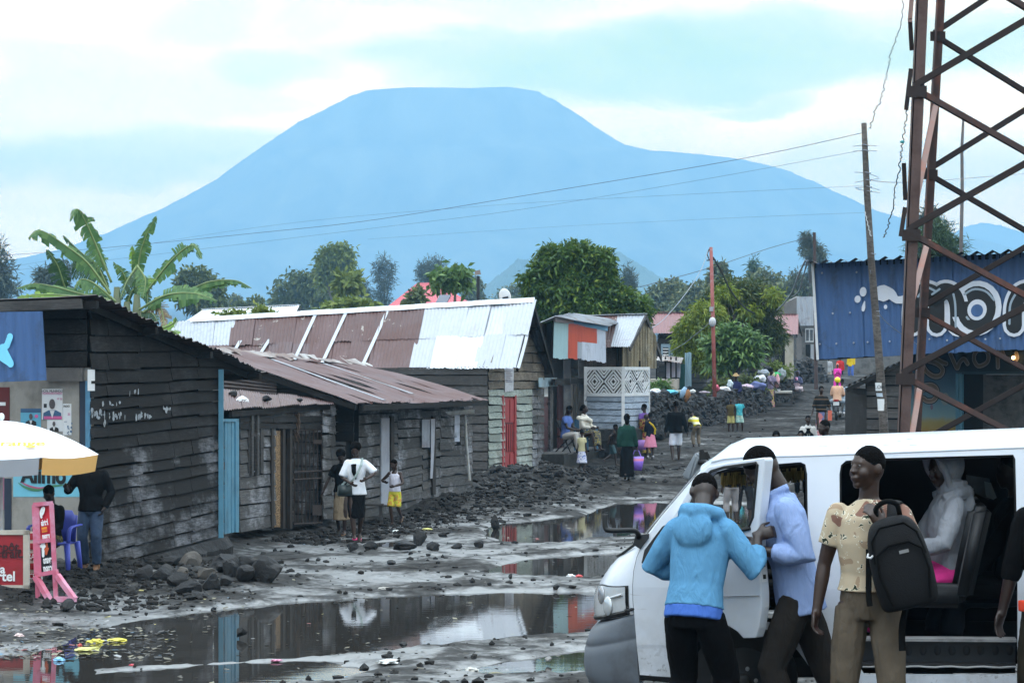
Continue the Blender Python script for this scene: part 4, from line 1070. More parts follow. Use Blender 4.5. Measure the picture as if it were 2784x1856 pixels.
def simple_gable(name,label,ER,EL,RR,RL,BR,wall,roofm,zb,cat='house',inset=.3,pitch=.12):
 h=thing(name,label,cat,Vector(((ER.x+EL.x)/2,ER.y,zb)))
 BL,nf,nb=gable_house(EL,ER,RR,RL,BR)
 obj('roof',roof_sheets([EL,ER,RR,RL],.9,1,None,pitch,.016,.03,.02,61,3),roofm,h)
 obj('roof',roof_sheets([BR,BL,RL,RR],.9,1,None,pitch,.016,.03,.02,62,3),roofm,h)
 bm=B();add_bar(bm,RR+UP*.03,RL+UP*.03,.25,.02);obj('ridge_cap',bm,roofm,h)
 rd=(RR-RL);rd.z=0;rd.normalize();gd=(BR-ER);gd.z=0;gd.normalize()
 A=ER-rd*inset+gd*inset;A.z=zb;C=EL+rd*inset+gd*inset;C.z=zb;D_=BR-rd*inset-gd*inset;D_.z=zb
 cl=[(RR-nf*.08,nf),(RR-nb*.08,nb)]
 fv,gv=VP(C,A),VP(A,D_)
 zt=RR.z
 for v,a,b,sd in((fv,C,A,63),(gv,A,D_,64)):
  bm=planks([a,b,Vector((b.x,b.y,zt)),Vector((a.x,a.y,zt))],max(6,int((zt-zb)/.24)),n=v.n,seed=sd,seg=2.5,lip=.03);clip(bm,cl);obj('wall',bm,wall,h)
 bm=B();add_bar(bm,RR-nb*.08,BR-nb*.08,.05,.14);add_bar(bm,RR-nf*.08,ER-nf*.08,.05,.14);obj('roof_beam',bm,W_GREYX,h)
 return h,fv,gv
def build_far_houses():
 h,fv,gv=simple_gable('gable_house','black plank house with a faded red roof behind the drooping mango',P(2166,908,102),P(1768,905,104.2),P(2167,855,105),P(1772,850,107.2),P(2181,906,108.3),W_DARKP,S_REDR,1.4)
 obj('post',slab(rect(fv,2134,912,2156,1030,.12),.1),plain('cream_block',(.44,.40,.33),.7,.15,3,.1,20,.2,(.2,.17,.13),2,.5),h)
 wi=obj('window',slab(rect(fv,1797,935,1822,975,.1),.04),plain('blue_grey_frame',(.19,.27,.33),.6,.2),h);obj('pane',slab(rect(fv,1802,944,1817,970,.13),.02),VOID,wi)
 for k in range(3):obj('slat',slab(rect(fv,1802,947+k*8,1817,950+k*8,.15),.015),WHITEP,wi)
 obj('door',slab(rect(fv,1824,950,1838,1010,.1),.04),plain('blue_grey_frame',(.19,.27,.33)),h)
 bm=B();cq=rect(fv,1862,958,1882,1062,.5)
 h,_,_=simple_gable('gable_house','house with a plain white zinc roof between the banana and the rusty roof',P(797,862,92),P(505,873,95),P(812,830,95),P(552,842,98),P(828,862,98.5),W_GREYX,S_ZINCW,1.6)
 Y=200
 h=thing('hipped_house','house with a bright pinkish red hipped roof among the trees','house',P(1160,900,Y))
 rl,rr=P(1136,769,Y+3),P(1188,768,Y+3);el,er,bl,br=P(1032,851,Y-3),P(1296,835,Y-3),P(1050,851,Y+9),P(1290,835,Y+9)
 m=sheet('bright_red_iron',(.52,.10,.12),(.45,.08,.09),.1,.3,.5,.0,.3,.1)
 for qd in([el,er,rr,rl],[er,br,rr,rr],[br,bl,rl,rr],[bl,el,rl,rl]):
  bm=B();corr(bm,qd,.3,.03,3,None);fixnormals(bm);obj('roof',bm,m,h)
 bm=B();add_hex(bm,[P(1045,960,Y-2),P(1282,960,Y-2),P(1275,960,Y+8),P(1055,960,Y+8),P(1045,848,Y-2),P(1282,834,Y-2),P(1275,834,Y+8),P(1055,848,Y+8)]);obj('wall',fixnormals(bm),CONC,h)
 Y=138
 h=thing('concrete_house','grey concrete house with a zinc lean-to beside the blue corrugated building','house',P(2190,1050,Y))
 f=VP(P(2157,1000,Y),P(2260,1000,Y+1))
 w=obj('wall',slab([f.at(2160,1060),f.at(2250,1060),f.at(2250,880),f.at(2160,880)],.3),CONC,h)
 obj('pillar',slab(rect(f,2157,905,2180,1060,.2),.4),plain('rough_render',(.15,.14,.135),.9,.35,2.5,.6,12),h)
 obj('wall',slab([f.at(2095,890,-1.5),f.at(2172,890,-1.5),f.at(2172,805,-1.5),f.at(2125,828,-1.5)],.3),plain('rough_render',(.15,.14,.135)),h)
 bm=B();corr(bm,rect(f,2166,806,2250,885,.7),.2,.03,2);obj('roof',bm,S_GREYZ,h)
 wi=obj('window',slab(rect(f,2190,892,2212,930,.05),.05),WHITEP,h)
 for k in range(2):obj('pane',slab(rect(f,2192+11*k,896,2199+11*k,926,.08),.02),plain('grey_glass',(.09,.10,.11),.3),wi)
 obj('door',slab(rect(f,2192,936,2203,1030,.06),.06),VOID,h);obj('door',slab(rect(f,2204,936,2218,1030,.06),.06),plain('pale_grey_door',(.3,.31,.33),.6),h)
 bm=B();add_hex(bm,[P(2215,1075,150),P(2480,1075,150),P(2480,1075,151),P(2215,1075,151),P(2215,955,150),P(2480,955,150),P(2480,955,151),P(2215,955,151)]);tag(obj('yard_wall',fixnormals(bm),CONC),'long grey yard wall glimpsed beneath the blue corrugated front','wall')
 Y=92;k=thing('kiosk','small open kiosk with a low rusty roof and a cream counter','kiosk',P(1803,1060,Y))
 rq=[P(1758,972,Y-1),P(1850,989,Y-1.4),P(1858,972,Y+.8),P(1788,966,Y+1)];obj('roof',roof_sheets(rq,.7,1,None,.12,.015,.03,.03,66,3),S_MIX,k)
 cp=plain('counter_cream',(.45,.40,.34),.7,.15,3,0,0,.2,(.3,.25,.2),3,.5)
 bm=B();add_hex(bm,[P(1762,1058,Y-.6),P(1842,1058,Y-1),P(1848,1055,Y+.6),P(1770,1055,Y+.6),P(1762,1031,Y-.6),P(1842,1031,Y-1),P(1848,1029,Y+.6),P(1770,1029,Y+.6)]);obj('counter',fixnormals(bm),cp,k)
 bm=B();add_hex(bm,[P(1762,1140,Y-.4),P(1842,1140,Y-.8),P(1848,1140,Y+.6),P(1770,1140,Y+.6),P(1762,1057,Y-.4),P(1842,1057,Y-.8),P(1848,1055,Y+.6),P(1770,1055,Y+.6)]);obj('footing',fixnormals(bm),STONE,k)
 for x in(1766,1785,1809,1824,1838):bm=B();add_bar(bm,P(x,1035,Y-.5),P(x,970,Y-.5),.06);obj('post',bm,W_DARK,k)
 for(x0,y0,x1,y1,col,lab)in((1808,985,1850,1026,(.55,.52,.60),'pale lilac sheet hung under the kiosk roof'),(1862,958,1880,1050,(.26,.38,.44),'pale teal cloth hanging beside the kiosk'),(1846,990,1862,1056,(.03,.11,.10),'dark green cloth hanging beside the kiosk')):
  cloth('hanging_cloth',x0,y0,x1,y1,Y+.3,col,lab)
 Y=96;l=thing('street_lamp','black street lamp rising behind the white end of the long roof','street lamp',P(1300,1000,Y))
 bm=B();add_tube(bm,[P(1300,1095,Y),P(1300,750,Y)],[.09,.06],8);obj('pole',bm,plain('black_paint',(.012,.012,.014),.5),l)
 bm=B();add_hex(bm,[P(1291,748,Y),P(1308,746,Y),P(1308,746,Y+.3),P(1291,748,Y+.3),P(1291,737,Y),P(1305,733,Y),P(1305,733,Y+.3),P(1291,737,Y+.3)]);obj('lamp_head',fixnormals(bm),plain('rusty_lamp',(.24,.19,.17),.6),l)
def cloth(name,x0,y0,x1,y1,Y,col,label,cat='cloth',group=None):
 bm=B();nx,ny=10,8
 rows=[[bm.verts.new(P(lerp(x0,x1,i/nx),lerp(y0,y1,j/ny),Y)+Vector((0,.06*math.sin(i*1.9+j*.2+x0),-.02*math.sin(i*.7))))for i in range(nx+1)]for j in range(ny+1)]
 for j in range(ny):
  for i in range(nx):bm.faces.new((rows[j][i],rows[j][i+1],rows[j+1][i+1],rows[j+1][i]))
 o=obj(name,bm,plain('cloth_%d_%d'%(x0,y0),col,.9,.15,6),None,True);return tag(o,label,cat,group)
def build_blue_building():
 q=[P(2226,976,50),P(2840,947,47.6),P(2840,683,47.6),P(2212,716,50)];n=out_normal(q)
 h=thing('corrugated_building','shop with a tall blue corrugated front and black and white balloon lettering','building',P(2500,1200,49))
 obj('front_sheet',roof_sheets([q[0],q[1],q[2],q[3]],1.0,1,None,.155,.022,.02,.012,71,4),S_BLUE,h)
 bm=B();add_bar(bm,P(2223,978,49.95),P(2209,714,49.95),.05,.03);obj('trim',bm,WHITEP,h)
 bm=B();corr(bm,[P(2196,714,49.5),P(2860,676,47.0),P(2860,684,55),P(2205,716,57)],.36,.045,3,UP);obj('roof',bm,S_BLACK,h)
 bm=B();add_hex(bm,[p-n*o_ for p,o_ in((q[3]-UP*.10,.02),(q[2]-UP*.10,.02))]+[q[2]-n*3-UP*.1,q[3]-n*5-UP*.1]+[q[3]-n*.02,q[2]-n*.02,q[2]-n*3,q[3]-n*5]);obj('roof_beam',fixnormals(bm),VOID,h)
 bm=B();add_hex(bm,[q[0]-n*.04,q[1]-n*.04,q[1]-n*2.5,q[0]-n*5,q[0]-n*.04+UP*.06,q[1]-n*.04+UP*.06,q[1]-n*2.5+UP*.06,q[0]-n*5+UP*.06]);obj('soffit',fixnormals(bm),VOID,h)  # overhang underside coloured near-black in place of its shade
 bm=B();a,b=P(2216,980,50),P(2212,720,50);add_hex(bm,[a,a-n*5,a-n*5+Vector((.03,0,0)),a+Vector((.03,0,0)),b,b-n*5,b-n*5+Vector((.03,0,0)),b+Vector((.03,0,0))]);obj('side_sheet',fixnormals(bm),S_BLACK,h)
 hit=lambda x,y:plane_hit(x,y,q[0],n);k=49.0/F
 LB_,LW,LG=plain('sign_black',(.01,.01,.011)),plain('sign_white',(.62,.64,.70),.6,.1,8),plain('sign_grey',(.30,.36,.42),.6,.1)
 letters=[[(2482,884),(2484,830),(2500,800),(2524,792),(2546,812),(2548,884)],[(2546,812),(2568,792),(2592,800),(2604,830),(2606,884)],[(2758,884),(2760,830),(2778,796),(2812,792),(2834,815),(2840,884)]]
 for wd,m_,o_,nm in((62,LW,.030,'sign_letter'),(44,LB_,.034,'sign_letter')):
  for j_,grp in enumerate((letters[:2],letters[2:])):
   bm=B()
   for s_ in grp:stroke(bm,catmull([hit(*p)for p in s_],26),wd*k,n,o_)
   obj(nm,bm,m_,h)
 bm=B();disc(bm,hit(2656,838),70*k,74*k,(q[1]-q[0]).normalized(),UP,n,.030);obj('sign_letter',bm,LW,h)
 bm=B();disc(bm,hit(2656,838),54*k,60*k,(q[1]-q[0]).normalized(),UP,n,.034);obj('sign_letter',bm,LB_,h)
 bm=B();disc(bm,hit(2658,842),27*k,28*k,(q[1]-q[0]).normalized(),UP,n,.038);obj('sign_letter',bm,LW,h)
 bm=B();disc(bm,hit(2658,844),17*k,17*k,(q[1]-q[0]).normalized(),UP,n,.042);obj('sign_letter',bm,S_BLUE,h)
 bm=B()
 for pts in([(2624,800),(2650,786),(2682,792),(2704,815)],[(2630,862),(2645,876),(2675,874)],[(2594,800),(2599,830),(2600,888)],[(2536,800),(2556,786)],[(2746,880),(2748,830),(2762,800)],[(2790,786),(2830,786)],[(2498,806),(2520,782),(2546,792)]):
  stroke(bm,catmull([hit(*p)for p in pts],12),6*k,n,.040)
 obj('sign_letter',bm,LG,h)
 bm=B();r_=(q[1]-q[0]).normalized()
 for(x,y,a_,b_)in((2348,793,10,13),(2333,813,9,10),(2400,796,25,21),(2409,834,5,6)):disc(bm,hit(x,y),a_*k,b_*k,r_,UP,n,.030)
 stroke(bm,[hit(2352,820),hit(2349,835),hit(2348,842)],[4*k,11*k,9*k],n,.030)
 stroke(bm,catmull([hit(2404,797),hit(2424,800),hit(2440,815),hit(2470,812)],10),[46*k,42*k,36*k,30*k,26*k,22*k,20*k,20*k,24*k,30*k],n,.0303)
 obj('sign_splash',bm,LW,h)
 bm=B()
 for(x,y)in((2216,852),(2265,852),(2312,850),(2230,935),(2275,934),(2322,932),(2360,930),(2420,928),(2528,922),(2576,925),(2680,922),(2720,920),(2236,742),(2330,740)):
  add_ball(bm,hit(x,y)+n*.025,.022,None,6,4)
 obj('bolt',bm,S_GREYZ,h)
 wq=VP(P(2470,1200,51.2),P(2840,1200,49.2))
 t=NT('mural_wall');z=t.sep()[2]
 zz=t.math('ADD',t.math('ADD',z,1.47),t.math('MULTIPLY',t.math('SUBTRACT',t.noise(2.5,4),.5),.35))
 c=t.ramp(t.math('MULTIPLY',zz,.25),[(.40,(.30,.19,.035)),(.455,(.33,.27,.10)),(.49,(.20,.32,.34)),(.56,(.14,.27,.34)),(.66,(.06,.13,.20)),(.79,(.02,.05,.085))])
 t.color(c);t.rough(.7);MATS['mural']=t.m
 fz=lambda x0,x1,y0,y1,off=0.0:rect(wq,x0,y0,x1,y1,off)
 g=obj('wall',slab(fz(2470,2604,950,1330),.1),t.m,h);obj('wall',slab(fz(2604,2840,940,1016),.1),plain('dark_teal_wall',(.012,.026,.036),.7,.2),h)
 MB_=plain('block_screen',(.10,.095,.09),.85,.45,9,.5,14,.2,(.02,.019,.018),3.2,.9)
 obj('wall',slab(fz(2673,2840,1018,1330,-.02),.1),MB_,h)
 obj('doorway',slab(fz(2612,2680,1014,1330,-.08),.02),VOID,h)
 for x in(2602,2611):obj('door_frame',slab(fz(x-4,x+4,1014,1330,.05),.08),TEALP,h)
 obj('door_frame',slab(fz(2600,2790,1010,1017,.05),.06),plain('dark_teal',(.03,.06,.075),.6,.2),h)
 TAN=plain('mural_tan',(.21,.15,.11),.7,.35,6);EDGE=plain('mural_edge',(.36,.31,.28),.7,.15)
 px=lambda x,y:wq.at(2400+x/6.03,940+y/6.03,.012);kk=50.5/F/6.03
 let=[([(1040,290),(960,260),(880,215),(760,200),(665,240),(670,340),(740,440),(850,500),(950,480),(985,390),(930,320),(840,270),(740,245)],84),([(1110,130),(1170,270),(1222,365),(1262,270),(1330,215),(1390,290)],78),([(1500,150),(1560,70),(1690,80),(1735,180),(1700,280),(1570,330),(1500,240),(1500,150)],74),([(1880,60),(1885,200),(1888,350)],72),([(1960,90),(2010,190),(2120,250),(2200,210),(2190,120)],66),([(560,700),(680,650),(800,640),(880,700),(890,800),(830,890),(730,900),(670,860)],80),([(545,800),(640,740),(740,700)],60),([(500,560),(560,590)],50)]
 for wd,m_,o_ in((1.35,LB_,.0),(1.0,EDGE,.004),(.62,TAN,.008)):
  bm=B()
  for pts,w_ in let:stroke(bm,catmull([px(*p)for p in pts],30),w_*wd*kk,wq.n,o_)
  obj('mural_letter',bm,m_,h)
 bm=B()
 for(x,y,a_,b_)in((1020,870,80,105),):disc(bm,px(x,y),a_*kk,b_*kk,wq.r,UP,wq.n,-.006)
 obj('mural_letter',bm,plain('mural_pale',(.25,.30,.30),.7,.2),h)
 bm=B()
 for(x,y,a_,b_)in((1000,850,40,50),(800,1000,25,50),(590,970,25,50)):disc(bm,px(x,y),a_*kk,b_*kk,wq.r,UP,wq.n,-.003)
 obj('mural_letter',bm,plain('mural_mauve',(.20,.15,.20),.7,.2),h)
 b=thing('light_bulb','small lit yellow bulb glowing under the blue front','bulb',wq.at(2755,971,.12))
 bm=B();add_ball(bm,wq.at(2755,972,.12),.036,None,12,8);obj('globe',bm,emis('lamp_glow',(1,.62,.22),14),b,True)
 bm=B();add_tube(bm,[wq.at(2755,966,.12),wq.at(2755,958,.0)],.018);obj('socket',bm,IRON,b)
 A_,B_=P(2356,1158,46.5),P(2462,1150,46.5)
 s=thing('plank_shed','low black plank shed with a sagging sloping roof beside the wooden pole','shed',A_)
 v=VP(A_,B_)
 rq=[P(2292,1054,46.2),P(2470,972,46.2),P(2478,968,49.5),P(2300,1050,49.5)]
 bm=planks([Vector((A_.x,A_.y,.4)),Vector((B_.x,B_.y,.4)),Vector((B_.x,B_.y,3.2)),Vector((A_.x,A_.y,3.2))],14,n=v.n,seed=72,seg=3);rn=(rq[1]-rq[0]).cross(rq[3]-rq[0]).normalized();rn=rn if rn.z>0 else-rn;clip(bm,[(rq[0]-rn*.06,rn)])
 obj('wall',bm,W_GREYX,s)
 obj('side_wall',slab([A_+Vector((0,.02,-.6)),A_+Vector((0,3,-.6)),A_+Vector((0,3,.72)),A_+Vector((0,.02,.72))],.04),W_DARK,s)
 bm=B();corr(bm,rq,.12,.016,3,rn,.03,.03,3);obj('roof',bm,S_BLACK,s)
 bm=B();add_bar(bm,rq[0]-rn*.05+Vector((.05,.05,0)),rq[1]-rn*.05+Vector((0,.05,0)),.05,.08);obj('roof_beam',bm,W_DARK,s)
def leaf_quads(blobs,clumps,per,ln,wd,seed,droop=.35,spread=1.0,shell=(.55,1.0),hang=0.0,up=0.0,flat=.0):
 """leaf-sized quads in clumps over ellipsoids: blobs = [(centre, (rx, ry, rz), weight)]"""
 g=np.random.default_rng(seed);out=[]
 wts=np.array([b[2]*b[1][0]*b[1][2]for b in blobs]);wts=wts/wts.sum()
 for(c,r,_),w in zip(blobs,wts):
  n=max(3,int(clumps*w))
  d=g.normal(size=(n,3));d/=np.linalg.norm(d,axis=1)[:,None]
  rad=g.uniform(shell[0],shell[1],n)[:,None]*(1+.16*np.sin(d[:,:1]*5+d[:,2:]*7+seed))
  cc=np.array(c)+d*rad*np.array(r)
  P_=np.repeat(cc,per,0);D0=np.repeat(d,per,0);m=len(P_)
  dv=D0*.6+g.normal(size=(m,3))*spread;dv[:,2]-=droop;dv[:,2]+=up
  dv/=np.linalg.norm(dv,axis=1)[:,None]
  if hang:dv=dv*(1-hang)+np.array([0,0,-1])*hang;dv/=np.linalg.norm(dv,axis=1)[:,None]
  P_=P_+g.normal(size=(m,3))*ln*.35
  sd=np.cross(dv,g.normal(size=(m,3))*(1-flat)+np.array([0,-.3,1.0])*flat+1e-6);sd/=np.linalg.norm(sd,axis=1)[:,None]
  L=ln*g.uniform(.6,1.25,m)[:,None];W=wd*g.uniform(.7,1.2,m)[:,None]
  mid=P_+dv*L*.45
  out.append(np.stack([P_,mid+sd*W*.5,P_+dv*L-np.array([0,0,.15])*L*(droop>0),mid-sd*W*.5],1))
 return np.concatenate(out)
BARK=plain('bark',(.075,.062,.052),.85,.35,5,.6,14)
BARKP=plain('pale_bark',(.16,.145,.13),.85,.3,5,.6,14)
def tree(name,label,Y,blobs_px,mat,base_px,clumps=400,per=10,ln=.3,wd=.09,seed=1,trunk=.18,depth=.8,limbs=True,bark=None,group=None,cat='tree',zb=None,**kw):
 """blobs_px: (x, y, rx, ry[, weight[, dY]]) in photo pixels at depth Y"""
 k=Y/F
 bl=[(P(b[0],b[1],Y+(b[5]if len(b)>5 else 0)),(b[2]*k,b[2]*k*depth,b[3]*k),b[4]if len(b)>4 else 1)for b in blobs_px]
 bx=XA(base_px,Y);gzv=gz(bx,Y)-.1 if zb is None else zb
 t=thing(name,label,cat,(bx,Y,gzv),0,group)
 q=leaf_quads(bl,clumps,per,ln,wd,seed,**kw)
 quads('crown',q,mat,t)
 bm=B();rnd=random.Random(seed);base=Vector((bx,Y,gzv))
 cz=min(b[0].z for b in bl);top=max((b[0]for b in bl),key=lambda v:v.z)
 fork=Vector((lerp(bx,top.x,.5),Y,lerp(gzv,cz,.75)))
 add_tube(bm,[base-UP*.2,lerp(base,fork,.5)+Vector((rnd.uniform(-.1,.1),0,0)),fork,lerp(fork,top,.7)],[trunk,trunk*.8,trunk*.68,trunk*.2],8)
 if limbs:
  for b in bl:add_tube(bm,[lerp(base,fork,.9),lerp(fork,b[0],.5)+Vector((rnd.uniform(-.2,.2),rnd.uniform(-.2,.2),.05)),b[0]],[trunk*.5,trunk*.3,trunk*.08],6)
 obj('trunk',bm,bark or BARK,t,True);return t
def banana():
 Y0=49.0
 t=thing('banana_plant','banana plant with torn arching leaves behind the tarred shop roof','banana plant',(XA(345,Y0),Y0,gz(XA(345,Y0),Y0)))
 G1=leafmat('banana_leaf',(0.058,0.137,0.046),(0.111,0.215,0.072),(0.156,0.260,0.078),.42,.3)
 G2=leafmat('banana_leaf_young',(0.156,0.286,0.046),(0.247,0.390,0.065),(0.286,0.416,0.078),.42,.4)
 G3=leafmat('banana_leaf_dark',(0.029,0.072,0.033),(0.058,0.117,0.046),(0.078,0.130,0.052),.42,.2)
 DRY=leafmat('banana_leaf_dry',(0.156,0.111,0.065),(0.286,0.221,0.130),(0.390,0.312,0.182),.7,.2)
 rib=plain('banana_rib',(.20,.26,.10),.5,.2,5)
 L=[([(303,768),(258,660),(228,594),(208,568),(190,600)],34,G1,.0,1),([(300,800),(240,717),(180,669),(114,628),(78,645)],42,G1,-.5,1),([(315,820),(255,770),(218,760),(203,785)],32,G1,-.8,1),([(300,815),(228,801),(150,780),(90,771),(46,785)],27,G1,-.3,1),([(300,818),(225,807),(120,800),(46,808)],20,G2,-.9,1),([(180,790),(174,774),(156,720),(127,678)],30,G3,.6,0),([(370,830),(378,708),(398,639),(426,588)],25,G1,.2,0),([(385,810),(450,726),(495,681),(528,667),(548,704)],36,G1,0,1),([(378,842),(450,803),(525,797),(592,818)],34,G1,-.6,1),([(420,812),(510,789),(570,766),(638,762),(683,782)],26,G1,.5,1),([(360,735),(362,695),(360,668)],16,G2,.3,0),([(372,725),(345,765),(328,810)],34,G3,-.9,1),([(372,722),(395,760),(388,810)],30,G1,-1.0,1),([(345,780),(336,745),(308,712)],20,G1,.4,0),([(300,800),(262,720),(225,690),(172,640)],30,G3,.9,1),([(290,760),(225,730),(200,700)],40,G3,1.1,1),([(390,850),(430,830),(445,870),(440,905)],26,DRY,-.5,1),([(330,850),(300,850),(270,880)],30,G3,.2,1),([(320,830),(290,800),(262,800),(240,830)],34,G3,.5,1),([(345,840),(360,790),(395,770),(402,830)],28,G3,.3,1),([(360,850),(410,850),(430,880)],30,G3,.4,1),([(420,900),(470,880),(478,862)],12,G2,-1.4,0),([(450,905),(470,900),(492,915)],16,G2,-1.2,1),([(250,660),(262,700),(285,730)],38,G1,.2,1),([(375,800),(400,760),(428,760)],18,G2,-.4,1)]
 rnd=random.Random(12);k=Y0/F
 for pts,wpx,mat,dY,arch in L:
  c=catmull([P(x,y,Y0+dY+(i-1)*-.12)for i,(x,y)in enumerate(pts)],34)
  n=Vector((rnd.uniform(-.3,.3),-.8,.55)).normalized();Q=[]
  Wm=wpx*k*1.0
  for sgn in(-1,1):
   dr=rnd.uniform(.2,.4);i=3
   while i<32:
    run=rnd.choice((1,1,1,1,2,2,3));dr=min(1.45,max(.15,dr+rnd.uniform(-.5,.5)))
    gap=rnd.random()<.16
    shr=rnd.uniform(.80,1.05)*(.55 if gap else 1)
    sweep=rnd.uniform(.1,.3)
    for j in range(i,min(i+run,33)):
     t0=j/33;w_=Wm*max(.12,math.sin(math.pi*min(1,max(0,(t0-.06)/.97))**.75))*shr
     tang=(c[min(j+1,33)]-c[j-1]).normalized();s=tang.cross(n).normalized()*sgn
     def edge(kk,f):return c[kk]+(s*math.cos(dr*f*(1.2 if arch else .4))-UP*math.sin(dr*f*(1.2 if arch else .4))*.9+tang*sweep)*w_*f
     nx=min(j+1,33);sl=rnd.uniform(.62,.9)if j==i+run-1 else 1.0
     e0m,e1m=edge(j,.5),edge(nx,.5);e0,e1=edge(j,1),edge(nx,1)
     e1=lerp(e0,e1,sl)
     Q.append([c[j],c[nx],e1m,e0m]);Q.append([e0m,e1m,e1,e0])
    i+=run
  quads('leaf',np.array([[list(p)for p in q]for q in Q]),mat,t)
  bm=B();add_tube(bm,c,[max(.006,.028*(1-i/36))for i in range(34)],5);obj('leaf_rib',bm,rib,t,True)
 for x,y1 in((318,780),(372,800),(345,820)):
  b=Vector((XA(345+(x-345)*.5,Y0),Y0,gz(XA(345,Y0),Y0)-.1));bm=B();add_tube(bm,[b,P(x,900,Y0),P(x,y1,Y0)],[.16,.12,.06],9);obj('stem',bm,plain('banana_stem',(.10,.12,.06),.6,.4,6),t,True)
def build_plants():
 MANGO=leafmat('mango_leaf',(0.027,0.065,0.017),(0.092,0.171,0.027),(0.218,0.279,0.037),.42,.2)
 MANGOY=leafmat('mango_leaf_light',(0.084,0.132,0.015),(0.234,0.295,0.031),(0.335,0.341,0.050),.45,.3)
 DARKM=leafmat('mango_leaf_dark',(0.030,0.053,0.015),(0.084,0.116,0.025),(0.151,0.139,0.037),.45,.2)
 PAP=leafmat('papaya_leaf',(0.059,0.124,0.031),(0.126,0.217,0.056),(0.201,0.295,0.062),.45,.25)
 OLIVE=leafmat('olive_leaf',(0.059,0.085,0.027),(0.126,0.155,0.043),(0.184,0.202,0.062),.6,.2)
 YG=leafmat('yellow_green_leaf',(0.092,0.132,0.025),(0.184,0.232,0.037),(0.251,0.279,0.062),.6,.25)
 GREY=leafmat('casuarina_needle',(0.050,0.065,0.042),(0.084,0.101,0.068),(0.126,0.139,0.093),.7,.1)
 FARG=leafmat('far_leaf',(0.075,0.096,0.040),(0.142,0.163,0.062),(0.201,0.186,0.074),.65,.15)
 PINE=leafmat('pine_needle',(0.025,0.054,0.022),(0.067,0.116,0.043),(0.117,0.171,0.056),.6,.1)
 tree('mango_tree','large dense glossy leaved tree rising behind the lattice porch house',84,[(1480,780,62,62),(1530,720,70,55),(1585,705,62,45),(1620,745,50,50),(1545,790,95,60),(1650,790,45,40),(1690,820,60,40),(1730,850,40,45),(1600,850,100,45),(1480,850,50,40),(1500,695,35,25),(1572,672,22,16),(1450,760,25,22),(1640,700,24,22)],MANGO,1580,2500,12,.24,.085,3,.3,shell=(.45,1.05),droop=.45)
 tree('mango_tree','mango tree with yellow green drooping leaves on its left side behind the red pole',97,[(1900,890,52,42),(1875,930,45,40),(1925,850,42,32),(1900,965,55,35),(1930,990,42,26),(1860,900,28,26)],MANGOY,1975,800,12,.26,.06,5,.2,droop=.7,shell=(.4,1.05))
 tree('mango_tree','dark crowned mango tree spreading before the faded red roof',99,[(2005,805,78,42),(1960,835,60,38),(2060,830,62,38),(2040,790,40,28),(1975,780,42,28),(2085,880,45,42),(2105,920,30,38),(1975,880,50,36),(2030,870,50,34)],DARKM,2005,1200,12,.26,.06,6,.24,droop=.7,shell=(.4,1.05))
 tree('mango_tree','tuft of bright yellow green mango leaves on top of the dark crown',98,[(1975,800,36,20),(2040,850,34,18),(2100,805,22,18),(1950,855,26,16)],MANGOY,2003,220,12,.25,.06,8,.1,droop=.6,limbs=True)
 tree('papaya_tree','low broad leaved papaya in front of the drooping mango tree',93,[(1985,915,48,34),(2030,930,44,32),(1950,940,36,30),(2005,960,62,30),(2045,960,26,24),(1955,985,36,24)],PAP,2002,560,9,.32,.11,9,.14,droop=.25,flat=.7,spread=1.2,shell=(.4,1.0))
 tree('papaya_tree','papaya with a drooping leafy crown in front of the red hipped roof',118,[(1225,745,34,14),(1198,758,18,16),(1254,758,18,18),(1225,762,34,12),(1240,736,18,10),(1192,772,8,12),(1262,775,8,10)],PAP,1231,120,9,.46,.2,11,.14,limbs=False,droop=.75,flat=.4,bark=BARKP)
 tree('papaya_tree','little papaya tree beside the rounded eucalyptus',190,[(946,762,26,14),(932,772,14,14),(962,774,14,14)],YG,946,60,9,.8,.34,12,.13,limbs=False,droop=.6,bark=BARKP)
 tree('eucalyptus_tree','tall round topped eucalyptus with a visible pale trunk',330,[(890,712,36,34),(930,702,34,36),(905,690,34,26),(880,740,24,22),(948,735,20,24),(915,745,26,18),(880,770,22,12),(935,770,18,10)],YG,912,480,7,.85,.32,13,.4,shell=(.3,1.0),bark=BARKP)
 tree('olive_green_tree','wide olive green tree left of the tall eucalyptus',350,[(800,790,55,38),(840,770,50,42),(770,815,45,40),(870,810,60,50),(900,840,60,45),(815,760,30,18),(950,838,34,26)],OLIVE,840,640,7,.95,.4,14,.5,shell=(.35,1.0))
 tree('leafy_bush','bright green bush directly above the middle of the rusty roof',150,[(925,842,40,18),(960,835,30,22),(900,850,26,12),(1000,842,30,20)],YG,945,220,9,.5,.26,15,.1,shell=(.2,1.0),cat='bush')
 for nm,lab,Y,bl,bx,sd in(('casuarina_tree','tall feathery grey green casuarina between the eucalyptus and the red roof',420,[(1024,735,12,30),(1044,722,12,38),(1062,740,12,34),(1046,770,24,30),(1040,815,28,44)],1046,16),('casuarina_tree','grey feathery tree rising just left of the papaya crown',430,[(1146,734,14,18),(1168,726,14,24),(1192,716,12,18),(1158,752,28,18),(1180,750,26,24)],1170,17),('casuarina_tree','slim grey conifer leaning beside the tall casuarina',380,[(986,790,8,22),(990,815,14,24),(1000,842,16,20)],992,18),('casuarina_tree','grey tree at the far left edge above the tarred shop',250,[(2,690,12,34),(6,735,26,30),(14,785,36,36),(-30,760,40,60)],4,19),('casuarina_tree','small round grey tree seen between the left banana leaves',260,[(132,750,26,20),(120,765,22,18),(180,735,14,22),(150,790,40,26)],140,20)):
  tree(nm,lab,Y,bl,GREY,bx,270,9,1.0,.13,sd,.3,shell=(.0,1.15),droop=.1,up=.3,group='casuarinas')
